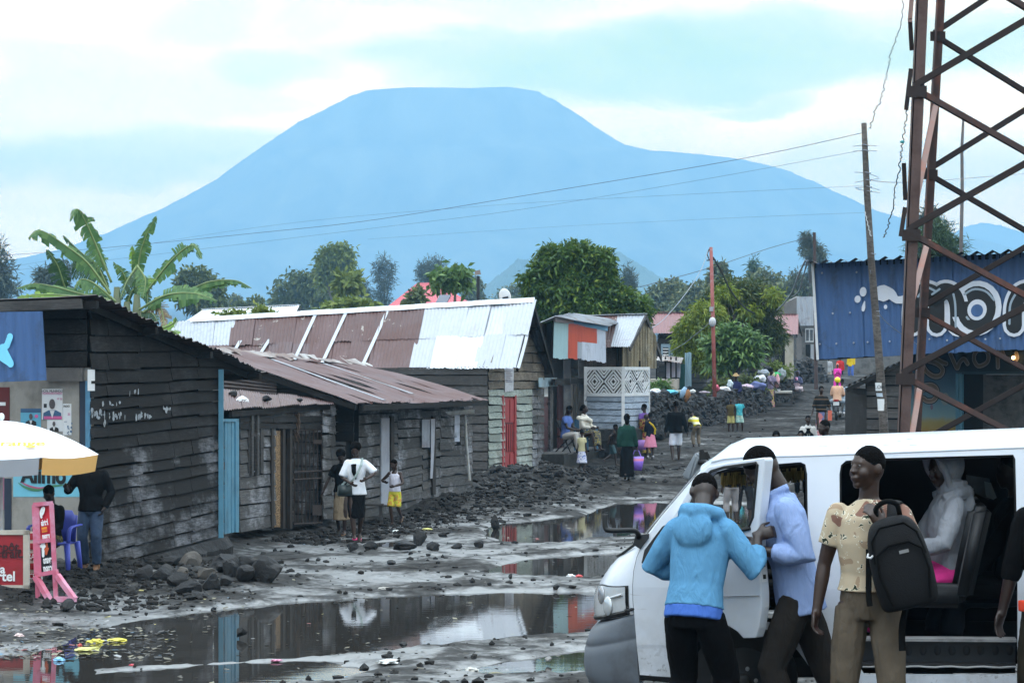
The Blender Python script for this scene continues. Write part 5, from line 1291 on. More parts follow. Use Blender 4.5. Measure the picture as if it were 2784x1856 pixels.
 tree('cypress_tree','narrow grey cypress spires right of the big glossy tree',320,[(1705,755,7,34),(1704,790,12,30),(1690,785,5,22),(1678,775,3,26),(1722,785,6,24),(1718,760,4,20)],GREY,1704,240,8,.8,.12,21,.2,shell=(.2,1.0),droop=0,up=.9)
 tree('olive_green_tree','pale tree behind the banana and above the white zinc roof',270,[(535,755,44,28),(560,780,46,30),(500,760,26,22),(565,820,54,40),(520,800,40,36),(590,800,24,22)],OLIVE,545,620,8,.75,.3,22,.35,shell=(.35,1.0))
 tree('olive_green_tree','small tree cut off by the white zinc roof',300,[(652,832,16,9),(690,830,18,14),(702,822,12,10)],OLIVE,690,120,8,.7,.3,23,.2)
 tree('leafy_bush','spindly bush poking up before the white zinc roof',88,[(712,856,20,12),(700,846,12,8),(730,862,14,9),(640,856,14,9),(612,862,10,6)],YG,700,80,9,.3,.13,24,.03,shell=(.2,1.0),cat='bush')
 tree('leafy_bush','small dark green tree in front of the red hipped roof',165,[(1130,815,10,18),(1125,834,18,14),(1138,798,5,8)],OLIVE,1130,130,9,.5,.24,25,.12,cat='tree')
 FG='trees in the hazy belt below the volcano'
 for i,(lab,Y,bl,bx)in enumerate((('rounded hazy tree just right of the big glossy tree',300,[(1800,800,45,32),(1770,820,30,24),(1840,785,34,26),(1790,845,60,26)],1800),('hazy tree behind the top of the red pole',290,[(1890,800,44,34),(1920,830,50,30),(1860,830,40,26),(1945,790,30,26)],1900),('hazy thin tree beside the red pole top',260,[(1955,745,16,24),(1945,770,16,18),(1965,775,18,18)],1955),('hazy broad tree beyond the dark mango crown',290,[(2075,765,50,30),(2050,790,50,26),(2110,790,40,28),(2030,800,34,24)],2080),('hazy tree between the mango and the blue building',280,[(2150,785,40,34),(2180,800,34,36),(2130,810,40,28),(2195,840,30,30)],2160),('pale hazy tree behind the street lamp',440,[(1288,775,22,26),(1275,800,24,22),(1300,812,22,20)],1288),('pale hazy tree left of the big glossy tree',450,[(1385,800,34,22),(1420,785,30,26),(1365,818,30,16),(1440,815,40,30)],1400),('tiny pale hazy tree above the white zinc roof',450,[(600,826,18,10),(640,818,14,12)],610))):
  tree('hazy_tree',lab,Y,bl,FARG,bx,420,8,.7,.3,30+i,.3,shell=(.1,1.1),group=FG)
 tree('pointed_tree','pointed dark conifer top above the hazy trees',300,[(2050,722,6,22),(2050,755,12,24),(2040,770,12,18)],PINE,2050,160,8,.8,.14,40,.2,droop=.3,shell=(.1,1.0))
 Y=240;t=thing('tiered_conifer','tall open branched conifer left of the blue corrugated building','tree',(XA(2210,Y),Y,gz(XA(2210,Y),Y)));rnd=random.Random(5);bm=B();bl=[]
 base=Vector((XA(2212,Y),Y,gz(XA(2212,Y),Y)));top=P(2196,645,Y);add_tube(bm,[base,P(2206,800,Y),top],[.4,.25,.04],8)
 for i in range(26):
  f=i/25;p=lerp(P(2207,810,Y),top,f);ln_=lerp(2.6,.5,f**1.2)*rnd.uniform(.7,1.2);a=rnd.uniform(0,6.28)
  e=p+Vector((math.cos(a)*ln_,math.sin(a)*ln_,.35*ln_));add_tube(bm,[p,e],[.06,.015],5)
  for s_ in(.55,.8,1.0):bl.append((lerp(p,e,s_),(.42,.42,.25),1))
 obj('trunk',bm,BARK,t);quads('crown',leaf_quads(bl,700,8,.55,.09,41,droop=.1,spread=1.0,shell=(.0,1.0)),GREY,t)
 tree('pine_tree','bushy green pine with long needles behind the blue corrugated building',108,[(2545,655,38,34),(2575,672,34,28),(2520,680,40,30),(2556,625,22,20),(2530,640,26,24),(2590,690,22,16)],PINE,2545,420,12,.55,.035,42,.2,droop=.05,shell=(.2,1.05),spread=1.3)
 tree('casuarina_tree','little grey tree top beside the long needled pine',200,[(2528,580,12,16),(2520,600,16,16),(2535,605,14,14)],GREY,2526,130,8,.6,.12,43,.12)
 for i,(lab,Y,bl,bx)in enumerate((('low green bush on the rubble behind the clothes',101,[(2108,1000,28,14),(2085,1010,20,10),(2130,1012,22,12)],2108),('leafy green bush behind the man in the straw hat',96,[(1975,1040,40,14),(2030,1035,34,14),(2060,1050,20,10)],2000),('small green plant beside the lattice porch corner',88,[(1785,1056,24,9),(1805,1052,12,8)],1788),('reddish green shrub by the red pole',92,[(1955,1050,24,12),(1945,1062,16,8)],1955))):
  tree('leafy_bush',lab,Y,bl,(YG,OLIVE,PAP,OLIVE)[i],bx,90,9,.24,.09,50+i,.03,shell=(.1,1.0),cat='bush')
 banana()
RUSTL=plain('rusty_brown_steel',(.098,.060,.052),.7,.25,2.5,.2,20,.3,(.045,.022,.018),2.2,.75)
RUSTD=plain('dark_rusty_steel',(.026,.016,.014),.7,.3,3,.2,20,.3,(.02,.012,.01),3,.6)
RUSTO=plain('orange_rusty_steel',(.060,.036,.032),.7,.3,3,.2,20,.3,(.22,.065,.035),2.6,.5)
PINKS=plain('primer_pink_steel',(.28,.18,.155),.7,.15,3,.1,20,.3,(.36,.12,.07),2.5,.6)
def angle_bar(bm,a,b,w,t,d1,d2):
 a,b=Vector(a),Vector(b);d=(b-a).normalized()
 d1=Vector(d1);d1=(d1-d*d1 .dot(d)).normalized();d2=Vector(d2);d2=(d2-d*d2 .dot(d)-d1*d2 .dot(d1)).normalized()
 def plate(u,v):add_hex(bm,[a,a+u*w,a+u*w+v*t,a+v*t,b,b+u*w,b+u*w+v*t,b+v*t])
 plate(d1,d2);plate(d2,d1)
def build_tower():
 YA,YB=33.6,35.2;zt=14.0
 t=thing('lattice_tower','rusty brown steel lattice tower rising behind the white van','tower',(XA(2800,34),34,.4))
 def leg(x0,x1,Y):return(P(x0,1010-0,Y),(x1-x0)/-1010.0)
 AX=lambda y:2494-y*.0425;BX=lambda y:2545-y*.0560
 yb,yt=1500,-420
 CXr=3160
 FA=lambda y:P(AX(y),y,YA);BA=lambda y:P(BX(y),y,YB)
 FC=lambda y:P(CXr+y*.0425*.9,y,YA);BC=lambda y:P(CXr-40+y*.05,y,YB)
 for f,m,w in((FA,RUSTL,.15),(BA,RUSTO,.13),(FC,RUSTL,.15),(BC,RUSTO,.13)):
  sgn=1 if f in(FA,BA)else-1
  bm=B();angle_bar(bm,f(yb),f(yt),w,.016,(sgn,0,0),(0,1 if f in(FA,FC)else-1,0));obj('leg',bm,m,t)
 def br(f,y0,g,y1,m,w=.085,off=-.02):
  bm=B();a,b=f(y0)+Vector((.03,off,0)),g(y1)+Vector((0,off,0));angle_bar(bm,a,b,w,.010,(0,0,1),(0,1,0));obj('brace',bm,m,t)
 for y in(-140,250,640,1030,1420):
  br(FA,y-8,FC,y-400,RUSTD,.095,-.03);br(FA,y+2,FC,y+395,RUSTO,.085,-.012)
 for y in(-275,100,475,850,1225):
  br(BA,y-4,BC,y-376,RUSTD,.085,.02);br(BA,y+4,BC,y+376,RUSTO if y>500 else RUSTD,.075,.035)
 for(y0,y1,a2b,m)in((285,560,False,PINKS),(55,-180,True,PINKS),(650,830,False,PINKS),(1045,1330,False,PINKS),(45,130,True,RUSTD),(295,180,True,RUSTD),(440,540,True,RUSTD),(640,560,True,RUSTD)):
  bm=B()
  if a2b:add_bar(bm,FA(y0)+Vector((-.06,.2,0)),FA(y1)+Vector((.0,.3,0)),.06,.02)
  else:angle_bar(bm,BA(y0)+Vector((.02,-.1,0)),FA(y1)+Vector((.06,.1,0)),.085,.01,(1,0,0),(0,1,0))
  obj('brace',bm,m,t)
 for y in(250,640,1030):
  bm=B();c=FA(y);add_box(bm,(c.x+.05,c.y-.035,c.z),(.26,.014,.16));obj('gusset_plate',bm,RUSTD,t)
 for y in(100,475,850):
  bm=B();c=BA(y);add_box(bm,(c.x+.05,c.y-.03,c.z),(.22,.014,.14));obj('gusset_plate',bm,RUSTD,t)
def wire(label,pts,r,mat,name='wire',kink=0.0,cat='wire',seed=1):
 rnd=random.Random(seed);c=catmull([P(*p)for p in pts],max(24,10*len(pts)))
 if kink:c=[p+Vector((rnd.uniform(-kink,kink),rnd.uniform(-kink,kink),0))for p in c]
 bm=B();add_tube(bm,c,r,5);tag(obj(name,bm,mat,None,True),label,cat)
def build_poles():
 POLEW=wood('pole_timber',(.10,.085,.075),(.22,.2,.18),.4,.8,stain=(.03,.025,.022),stainf=.8,axis=2)
 Y=42;t=thing('utility_pole','weathered leaning wooden utility pole in front of the blue corrugated building','pole',P(2408,1300,Y))
 bm=B();add_tube(bm,[P(2412,1330,Y),P(2400,1100,Y),P(2384,900,Y),P(2368,700,Y),P(2357,520,Y),P(2349,335,Y)],[.085,.078,.07,.062,.056,.048],12)
 for v in bm.verts:v.co+=mnoise.noise_vector(v.co*3)*.008
 bmesh.ops.subdivide_edges(bm,edges=bm.edges[:],cuts=1);obj('post',bm,POLEW,t,True)
 for i,(y0,y1)in enumerate(((1040,1062),(1068,1078),(1084,1116))):
  x=2391+i*3;bm=B();k=14;r_=.079
  c0,c1=P(x,y0,Y),P(x+1.5,y1,Y)
  vs=[[bm.verts.new(c+Vector((math.cos(a),math.sin(a),0))*r_)for a in[math.pi*(1.05+.9*j/k)for j in range(k+1)]]for c in(c0,c1)]
  for j in range(k):bm.faces.new((vs[0][j],vs[0][j+1],vs[1][j+1],vs[1][j]))
  o=obj('paper_notice',bm,PAPER if i!=1 else plain('notice_blue_white',(.45,.52,.60),.8),t)
 text('lettering','LOHI',.085,plane_M(P(2391,1052,Y)+Vector((0,-.084,0)),Vector((1,0,0)),UP),plain('print_black',(.02,.02,.022)),t,.001)
 WBL2=plain('cable_hazy',(.07,.10,.19),.6);WB,WBL,WG,WW=plain('cable_black',(.012,.012,.016),.5),plain('cable_navy',(.03,.04,.09),.5),plain('cable_grey',(.22,.24,.28),.6),plain('cable_white',(.55,.56,.56),.6)  # WBL2: distance haze mixed into the bluish cable colour
 bm=B();rnd=random.Random(3)
 for y in(395,410,470,490,508,520,690,845,858):
  x=2349+(y-335)*.063;c=P(x,y,Y);k=10
  add_tube(bm,[c+Vector((.062*math.cos(a),.062*math.sin(a),.01*math.sin(a*2)))for a in[math.pi*(.9+1.2*j/k)for j in range(k+1)]],.008,4)
  if y<530:add_tube(bm,[c,c+Vector((-.22,-.02,rnd.uniform(-.04,.04)))],.006,4);add_tube(bm,[c,c+Vector((.2,0,rnd.uniform(-.09,.05)))],.005,4)
 obj('wire_tie',bm,WG,t)
 wz=[P(2351+1.5*math.sin(i*2.2)+i*1.1,575+i*4.5,Y-.08)for i in range(16)];bm=B();add_tube(bm,wz,.008,4);obj('wire_tie',bm,WW,t)
 Y=86;t=thing('red_pole','slim faded red pole standing before the lava rubble wall','pole',P(1945,1146,Y))
 bm=B();add_tube(bm,[P(1945,1155,Y),P(1939,900,Y),P(1933,672,Y)],[.075,.07,.06],10);tn=NT('red_pole_paint');z=tn.sep()[2]
 c=tn.mix(tn.gray(tn.noise(1.2,5),.45,.62),(.26,.06,.05),(.34,.10,.085));c=tn.mix(tn.gray(tn.noise(2.2,6,.7),.55,.65),c,(.30,.25,.25));tn.color(c);tn.rough(.6);obj('post',bm,tn.m,t,True)
 bm=B();add_bar(bm,P(1921,708,Y),P(1946,706,Y),.04);add_bar(bm,P(1926,678,Y),P(1934,680,Y),.04);add_tube(bm,[P(1930,676,Y),P(1922,690,Y),P(1928,706,Y)],.02,5);obj('bracket',bm,IRON,t)
 bm=B();add_ball(bm,P(1937,875,Y-.1),(.13,.1,.17));obj('insulator',bm,plain('insulator_white',(.5,.5,.52),.4),t)
 bm=B();add_tube(bm,[P(1935,846,Y),P(1935.3,834,Y)],.085,10);obj('paper_notice',bm,plain('notice_grey',(.34,.34,.36)),t)
 Y=120;t=thing('thin_pole','thin dark pole left of the blue building before the open conifer','pole',P(2218,1050,Y));bm=B();add_tube(bm,[P(2219,1060,Y),P(2214,632,Y)],[.10,.075],8);obj('post',bm,plain('brown_pole',(.06,.036,.032),.7,.3),t)
 Y=70;t=thing('thin_pole','thin crooked grey pole seen between the tower braces','pole',P(2612,1200,Y));bm=B();add_tube(bm,[P(2612,1160,Y),P(2612,700,Y),P(2616,520,Y),P(2615,400,Y),P(2620,306,Y)],[.06,.055,.05,.045,.03],8);obj('post',bm,plain('grey_pole',(.13,.115,.11),.8,.4,6),t)
 wire('long dark power line sagging across the volcano from the wooden pole',[(2343,362,42),(1988,437,46),(1400,536,52),(1000,600,56),(700,633,58),(279,674,61),(-30,697,64)],.0055,WBL2)
 wire('thin blue second power line just below the long dark one',[(2343,409,42),(1900,490,46),(1400,572,52),(1000,622,56),(620,668,58),(300,706,61),(-30,742,64)],.003,WBL2)
 wire('faint third power line low across the volcano',[(2345,505,42),(1800,532,47),(1290,562,52),(700,618,58),(-30,735,64)],.0024,WBL2)
 wire('faint level wire low on the right flank of the volcano',[(2350,578,42),(2000,592,46),(1500,617,52),(1000,650,56)],.002,WBL2)
 wire('black power line from the thin pole past the red pole to the left',[(2214,642,120),(2100,672,115),(1930,728,105),(1740,780,95)],.014,WB)
 wire('thick black cable dropping from the red pole to the mango tree',[(1939,700,86),(1962,740,88),(1990,795,92),(2030,840,96),(2075,862,100)],.034,WB)
 wire('pale cable looping from the red roof up to the blue building',[(2070,862,100),(2110,845,98),(2150,800,92),(2172,745,80),(2190,708,62)],.03,WG)
 wire('second pale cable looping up to the blue building',[(2155,806,100),(2172,790,92),(2184,750,80),(2196,708,62)],.022,WG)
 wire('thin pale cable from the red pole down to the lattice porch house',[(1925,680,86),(1905,735,83),(1870,790,80),(1830,840,77),(1790,880,74),(1732,910,70.5)],.012,WG)
 wire('thin pale cable from the red pole insulator down to the kiosk',[(1935,873,86),(1890,910,87),(1850,940,88),(1805,962,90)],.012,WG)
 wire('kinked blue wire dangling beside the tower top',[(2458,-60,34),(2452,40,34),(2440,95,34),(2424,140,34),(2414,190,34),(2405,232,34),(2394,275,34),(2378,300,34),(2365,350,36)],.006,WBL,'wire',.02,'wire',4)
 wire('kinked black wire hanging down beside the tower leg',[(2470,255,33.8),(2462,330,33.8),(2452,400,33.8),(2448,440,33.8),(2436,500,34),(2428,560,34),(2416,610,36),(2404,645,38)],.008,WB,'wire',.02,'wire',6)
 bm=B();add_ball(bm,P(2453,386,33.75),(.035,.03,.022),None,8,6);tag(obj('wire_knot',bm,plain('teal_plastic',(.05,.35,.36),.5)),'small teal knot tied on the hanging black wire','knot')
 wire('grey loop of cable hanging from the wooden pole across the blue front',[(2366,735,41.9),(2384,830,42.5),(2400,865,44),(2440,900,47),(2500,940,48)],.007,WG,'cable_loop',.0,'cable')
 wire('thin level wire right of the wooden pole',[(2352,487,42),(2430,496,45),(2560,490,55),(2790,472,70)],.007,WG)
def scatter_stuff(name,label,spots,mat,seed,kind='stuff',flat=1.0):
 """many little rough lumps merged into one uncounted mass; spots: (x, y, z, r)"""
 g=np.random.default_rng(seed)
 base=[];bm=B();bmesh.ops.create_icosphere(bm,subdivisions=1,radius=1);vb=np.array([v.co[:]for v in bm.verts]);fb=np.array([[v.index for v in f.verts]for f in bm.faces]);bm.free()
 n=len(spots);s=np.array(spots)
 V=vb[None]*(1+g.uniform(-.35,.35,(n,len(vb),1)))
 a=g.uniform(0,6.28,n);ca,sa=np.cos(a)[:,None],np.sin(a)[:,None]
 sc=g.uniform(.6,1.4,(n,3));sc[:,2]*=flat*.7
 V=V*sc[:,None,:]
 X=V[...,0]*ca-V[...,1]*sa;Y_=V[...,0]*sa+V[...,1]*ca
 V=np.stack([X,Y_,V[...,2]],-1)*s[:,3][:,None,None]+s[:,None,:3]
 Fc=(fb[None]+(np.arange(n)*len(vb))[:,None,None]).reshape(-1,3)
 o=meshobj(name,V.reshape(-1,3),Fc.tolist(),mat);return tag(o,label,name.replace('_',' '),kind=kind)
def build_rubble():
 HG='lava blocks in the heap by the tarred shop'
 blocks=[(718,1552,62,44,'largest rounded dark boulder at the right end of the heap'),(610,1535,50,36,'grey faceted block in the middle of the heap'),(520,1528,40,26,'tan lava block on top of the heap'),(470,1523,26,18,'small dark block at the back of the heap'),(445,1565,40,30,'black block at the heap centre left'),(392,1562,36,30,'black block at the left end of the heap'),(515,1602,44,28,'wide dark block at the front of the heap'),(575,1590,34,30,'dark pointed block beside the front block'),(612,1577,22,18,'grey egg shaped block near the boulder'),(660,1560,30,26,'dark block leaning on the big boulder'),(560,1562,34,18,'brownish flat block on the heap'),(500,1552,20,14,'small tan lump on the heap'),(630,1545,24,30,'upright pale edged block'),(535,1618,24,14,'grey slab at the very front'),(480,1580,34,24,'dark block low in the heap'),(670,1530,40,18,'flat dark block behind the boulder')]
 TAN_=plain('tan_lava',(.09,.08,.07),.8,.4,5,.7,18,.2,(.03,.028,.026),3,.6)
 for i,(x,y,rx,ry,lab)in enumerate(blocks):
  k0=33.2-(y-1520)*.03;k=k0/F;c=P(x,y,k0);rock('lava_block',c,(rx*k,rx*k*.9,ry*k*1.05),i+3,TAN_ if 'tan' in lab or 'brownish' in lab else STONE);o=bpy.context.scene.collection.objects[-1];tag(o,lab,'rock',HG)
 RG='stray lava rocks on the wet street'
 rocks=[(182,1645,24,17,'dark rock in front of the pink sign frame'),(222,1650,20,11,'second dark lump beside the pink sign frame'),(165,1625,20,14,'black stone under the pink sign leg'),(1140,1462,27,21,'tall jagged rock at the middle of the street'),(1102,1482,34,15,'black flat rock left of the jagged rock'),(958,1487,22,11,'dark rock near the pink sandals'),(1010,1484,24,13,'dark double lump beside the pink sandals'),(1175,1486,26,11,'black lump right of the jagged rock'),(1242,1486,17,9,'small black rock by the far puddle edge'),(1300,1478,20,11,'rounded black rock near the far puddle'),(1345,1417,15,18,'pointed rock above the far puddle'),(655,1716,20,12,'stone standing in the big puddle'),(1098,1750,14,8,'dark stone on the near shore of the big puddle'),(1426,1730,8,5,'pebble at the right end of the big puddle'),(1512,1594,12,7,'stone left of the van bumper by the middle puddle'),(1330,1586,8,5,'small stone between the middle puddles'),(1388,1567,8,6,'small stone on the middle puddle edge'),(990,1814,14,10,'jagged dark stone in the lower middle'),(398,1668,7,6,'small stone by the shore near the shop'),(577,1657,6,4,'tiny stone on the shore of the big puddle'),(714,1506,9,6,'stone left of the boulder on the road'),(790,1486,11,7,'stone on the road left of the women'),(812,1503,7,4,'tiny stone on the road'),(865,1521,8,5,'small black stone below the women'),(1608,1332,10,6,'small stone at the edge behind the wing mirror'),(1490,1790,13,6,'flat pale stone beside the bumper puddle'),(835,1523,8,6,'small twin stone below the women'),(1065,1528,18,6,'flat clod on the road')]
 for i,(x,y,rx,ry,lab)in enumerate(rocks):
  Yd=F*(HC-.03)/(y+ry-1010);k=Yd/F;rock('street_rock',P(x,y,Yd),(rx*k,rx*k*.8,ry*k*1.25),i+31,STONE if 'pale' not in lab else plain('pale_stone',(.2,.19,.18)));tag(COL.objects[-1],lab,'rock',RG)
 g=np.random.default_rng(4);pts=[]
 def heap(x0,x1,ytop,ybot,Y0,Y1,n,r,zjit=.25):
  for i in range(n):
   f=g.uniform();x=x0+(x1-x0)*f;Yc=Y0+(Y1-Y0)*f if x>2080 else float(np.interp(x,[1762,1850,1950,2040,2080],[76.7,80.7,86.7,92.7,96.7]))
   yt,yb_=np.interp(f,np.linspace(0,1,len(ytop)),ytop),np.interp(f,np.linspace(0,1,len(ybot)),ybot)
   v=g.uniform()**.8;y=yt+(yb_-yt)*v
   p=P(x,y,Yc-v*1.6+g.uniform(-.15,.15));pts.append((p.x,p.y,p.z,r*g.uniform(.5,1.4)))
 heap(1762,2075,[1070,1072,1078,1082,1070,1050,1100],[1190,1185,1180,1170,1165,1150,1140],76,97,2400,.15)
 o=scatter_stuff('lava_rubble_wall','long rough bank of black lava rubble behind the walkers',pts,STONE,8);o['category']='rubble bank'
 bm=B()
 A=[P(x,y,Yc)for x,y,Yc in((1762,1078,77),(1850,1080,81),(1950,1086,87),(2040,1066,93),(2080,1100,97))];Bm=[P(x,y,Yc)for x,y,Yc in((1762,1205,75.5),(1850,1200,79.5),(1950,1180,85.5),(2040,1165,91.5),(2080,1150,95.5))]
 for i in range(4):
  va=[bm.verts.new(p)for p in(Bm[i],Bm[i+1],A[i+1],A[i])];bm.faces.new(va)
  vb_=[bm.verts.new(p)for p in(A[i],A[i+1],A[i+1]+Vector((0,2.5,-.2)),A[i]+Vector((0,2.5,-.2)))];bm.faces.new(vb_)
 obj('core',fixnormals(bm),STONE,o)
 pts.clear()
 heap(2080,2150,[1000,1020,1040],[1110,1112,1100],100,103,260,.17);heap(2145,2240,[985,975,985,1012],[1075,1060,1058,1050],128,132,420,.22);heap(2060,2090,[1060,1070],[1130,1130],95,97,120,.16)
 o=scatter_stuff('lava_rubble_heap','heaps of black lava rubble by the table and the orange man',pts,STONE,9);o['category']='rubble heap'
 bm=B()
 for(x0,x1,y0,y1,Y)in((2085,2150,1015,1112,103),(2150,2236,990,1070,133)):
  va=[bm.verts.new(p)for p in(P(x0,y1,Y),P(x1,y1,Y),P(x1,y0,Y),P(x0,y0,Y))];bm.faces.new(va);vb_=[bm.verts.new(p)for p in(P(x0,y0,Y),P(x1,y0,Y),P(x1,y0,Y)+Vector((0,4,-.3)),P(x0,y0,Y)+Vector((0,4,-.3)))];bm.faces.new(vb_)
 obj('core',fixnormals(bm),STONE,o)
 pts=[]
 def on_ground(n,fx,rr,seed):
  gg=np.random.default_rng(seed);xs,ys=fx(gg,n);zs=ground_z(xs,ys);r=rr(gg,n)
  ok=zs>.004
  for x,y,z,q in zip(xs[ok],ys[ok],zs[ok],r[ok]):pts.append((x,y,z+q*.15,q))
 def everywhere(gg,n):
  Y_=21+75*gg.uniform(size=n)**1.5;return(gg.uniform(-.235,.235,n)*Y_),Y_
 on_ground(5200,everywhere,lambda gg,n:.012+.05*gg.uniform(size=n)**4,3)
 def strip(gg,n):
  Y_=gg.uniform(40,64,n);xl=np.interp(Y_,[34,38,41,44.5,52.5,58,63,70],[-4.9,-3.9,-3.9,-2.7,-.5,.3,1.9,3.2]);return xl+np.abs(gg.normal(0,1.0,n))-.2,Y_
 on_ground(3600,strip,lambda gg,n:.015+.075*gg.uniform(size=n)**3.5,5)
 def strip2(gg,n):
  Y_=gg.uniform(29,36,n);return-5.6+gg.uniform(-.8,2.6,n)*gg.uniform(.2,1,n),Y_
 on_ground(1500,strip2,lambda gg,n:.012+.07*gg.uniform(size=n)**3.5,6)
 for(mx,my,rx,ry,h)in MOUNDS[:3]:
  on_ground(420,lambda gg,n:(gg.normal(mx,rx*.6,n),gg.normal(my,ry*.6,n)),lambda gg,n:.02+.10*gg.uniform(size=n)**3,7)
 scatter_stuff('mud_clods','clods and lava gravel strewn over the churned mud',pts,plain('mud_clod',(.0135,.0125,.012),.7,.5,6,.8,30,.15,(.04,.036,.032),8,.4),10,flat=.9)
 pts=[];g2=np.random.default_rng(12);V=[]
 def bits(n,x0,x1,y0,y1,s,seed):
  gg=np.random.default_rng(seed);out=[]
  x=gg.uniform(x0,x1,n);y=gg.uniform(y0,y1,n);Yd=F*(HC-.03)/(y-1010);X=(x-CX)/F*Yd;Z=np.maximum(ground_z(X,Yd),.003)+.012
  for i in range(n):
   a=gg.uniform(0,6.28);l,w_=s*gg.uniform(.5,1.8),s*gg.uniform(.25,.8);u=np.array([math.cos(a),math.sin(a),gg.uniform(-.2,.2)])*l;v=np.array([-math.sin(a),math.cos(a),gg.uniform(-.3,.5)])*w_
   c=np.array([X[i],Yd[i],Z[i]]);out.append([c-u-v,c+u-v*.6,c+u*.8+v,c-u*.9+v])
  return out
 V=bits(420,-40,480,1700,1785,.03,1)+bits(160,330,700,1590,1650,.025,2)+bits(300,300,1600,1480,1850,.02,3)+bits(200,700,1900,1250,1480,.03,4)+bits(120,-40,300,1650,1720,.025,6)
 t=NT('mixed_litter');t.color(t.ramp(t.island(),[(0,(.05,.042,.03)),(.35,(.11,.095,.065)),(.6,(.035,.032,.03)),(.76,(.19,.17,.11)),(.87,(.26,.26,.26)),(.94,(.20,.05,.045)),(.96,(.10,.17,.24)),(.98,(.3,.26,.08))],'CONSTANT'));t.rough(.6)
 o=quads('street_litter',np.array(V),t.m);tag(o,'scraps of paper, straw and plastic scattered on the mud','litter',kind='stuff')
 def crumple(name,x,y,rx,ry,col,lab,seed,cat='litter'):
  Yd=F*(HC-.02)/(y-1010);k=Yd/F;X=(x-CX)/F*Yd;zc=max(0,gz(X,Yd));bm=B();bmesh.ops.create_icosphere(bm,subdivisions=3,radius=1)
  for v in bm.verts:
   p=v.co.copy();d=1+.5*mnoise.noise(p*1.9+Vector((seed,0,0)))+.25*mnoise.noise(p*5+Vector((seed,3,0)));v.co=Vector((p.x*d*rx*k,p.y*d*rx*k*.8,max(-.2,p.z)*d*ry*k))
  bm.transform(Matrix.Translation((X,Yd,zc+.01)));tag(obj(name,bm,plain('litter_%s'%lab[:14],col,.5,.15,20)),lab,cat)
 for i,(nm,x,y,rx,ry,col,lab)in enumerate((('plastic_wrapper',258,1742,22,9,(.55,.48,.06),'yellow plastic wrapper on the left end of the litter bank'),('plastic_wrapper',318,1738,26,7,(.60,.54,.10),'yellow plastic sheet beside the tall yellow wrapper'),('plastic_bag',238,1762,34,6,(.50,.47,.16),'pale yellow muddy bag at the puddle rim'),('drink_can',216,1752,7,6,(.55,.10,.08),'crushed red can by the yellow wrapper'),('plastic_scrap',160,1790,14,7,(.20,.42,.62),'light blue plastic scrap in the corner puddle'),('drink_can',52,1732,11,6,(.60,.45,.43),'red and white can on the far left litter'),('plastic_bag',1057,1812,26,8,(.60,.59,.56),'crumpled translucent bag in the lower middle'),('plastic_bag',1282,1818,16,8,(.48,.46,.42),'grey white bag beside the bumper puddle'),('paper_cup',1552,1572,11,5,(.72,.72,.72),'white crumpled paper by the middle puddle'),('plastic_wrapper',1575,1573,9,5,(.55,.07,.07),'red wrapper beside the white paper'),('plastic_bag',1043,1604,16,6,(.33,.31,.28),'dirty pale lump on the shore of the big puddle'),('plastic_scrap',1160,1447,14,4,(.50,.46,.14),'yellow scrap behind the jagged rock'),('plastic_scrap',1075,1450,16,4,(.60,.62,.60),'white scrap in the wet patch by the child'),('plastic_scrap',360,1806,9,4,(.55,.06,.08),'red scrap on the lower left mud'),('plastic_scrap',752,1793,16,3,(.5,.2,.3),'pink scrap on the near mud'),('wood_stick',1346,1829,26,5,(.14,.12,.05),'short mossy stick in front of the bumper puddle'))):
  crumple(nm,x,y,rx,ry,col,lab,i)
 CG='clothes spread on the lava rubble'
 for i,(x,y,rx,ry,Y,col,lab)in enumerate(((1782,1064,15,8,78,(.70,.72,.78),'white cloth at the left end of the rubble bank'),(1818,1066,24,6,80,(.12,.45,.62),'turquoise cloth on the rubble bank'),(1845,1065,18,5,81,(.36,.39,.32),'sage green cloth on the rubble bank'),(1883,1064,8,6,83,(.55,.55,.54),'small white cloth behind the stick flag'),(1916,1066,14,3,85,(.50,.40,.46),'pinkish scrap left of the red pole'),(1970,1058,16,8,89,(.62,.60,.60),'white bundle right of the red pole'),(1946,1054,9,9,88,(.62,.12,.18),'red cloth behind the red pole'),(1985,1045,8,12,90,(.45,.52,.55),'pale bag left of the hat man'),(2030,1052,18,8,93,(.55,.42,.52),'pink and white clothes right of the hat man'),(2058,1050,22,12,96,(.12,.14,.30),'blue clothes heap left of the flowered woman'),(2066,1030,16,10,98,(.62,.62,.66),'white shirt draped on the heap'),(2075,1012,14,8,100,(.45,.48,.55),'grey blue shirt on top of the heap'),(2098,1025,8,22,99.2,(.42,.42,.25),'khaki garment hanging right of the flowered woman'),(2106,1018,14,7,99.5,(.05,.45,.14),'bright green garment on the heap'),(2113,1034,6,18,99,(.60,.33,.35),'pink garment hanging on the heap'),(2124,1016,12,16,100,(.32,.35,.36),'grey garment draped at the right of the heap'),(2170,1058,14,8,104,(.50,.40,.42),'pale pink bundle on the ground beside the seated woman'),(2165,1030,4,5,103.5,(.65,.3,.45),'small pink bundle held by the seated woman'))):
  k=Y/F;bm=B();bmesh.ops.create_icosphere(bm,subdivisions=3,radius=1)
  for v in bm.verts:
   p=v.co.copy();d=1+.4*mnoise.noise(p*1.8+Vector((i*3.3,0,0)))+.22*mnoise.noise(p*4+Vector((i,3,0)));v.co=Vector((p.x*d*rx*k,p.y*d*.28,p.z*d*ry*k))
  bm.transform(Matrix.Translation(P(x,y,Y-.9)));tag(obj('garment',bm,plain('garment_%d'%i,col,.9,.2,9),None,True),lab,'clothes',CG)
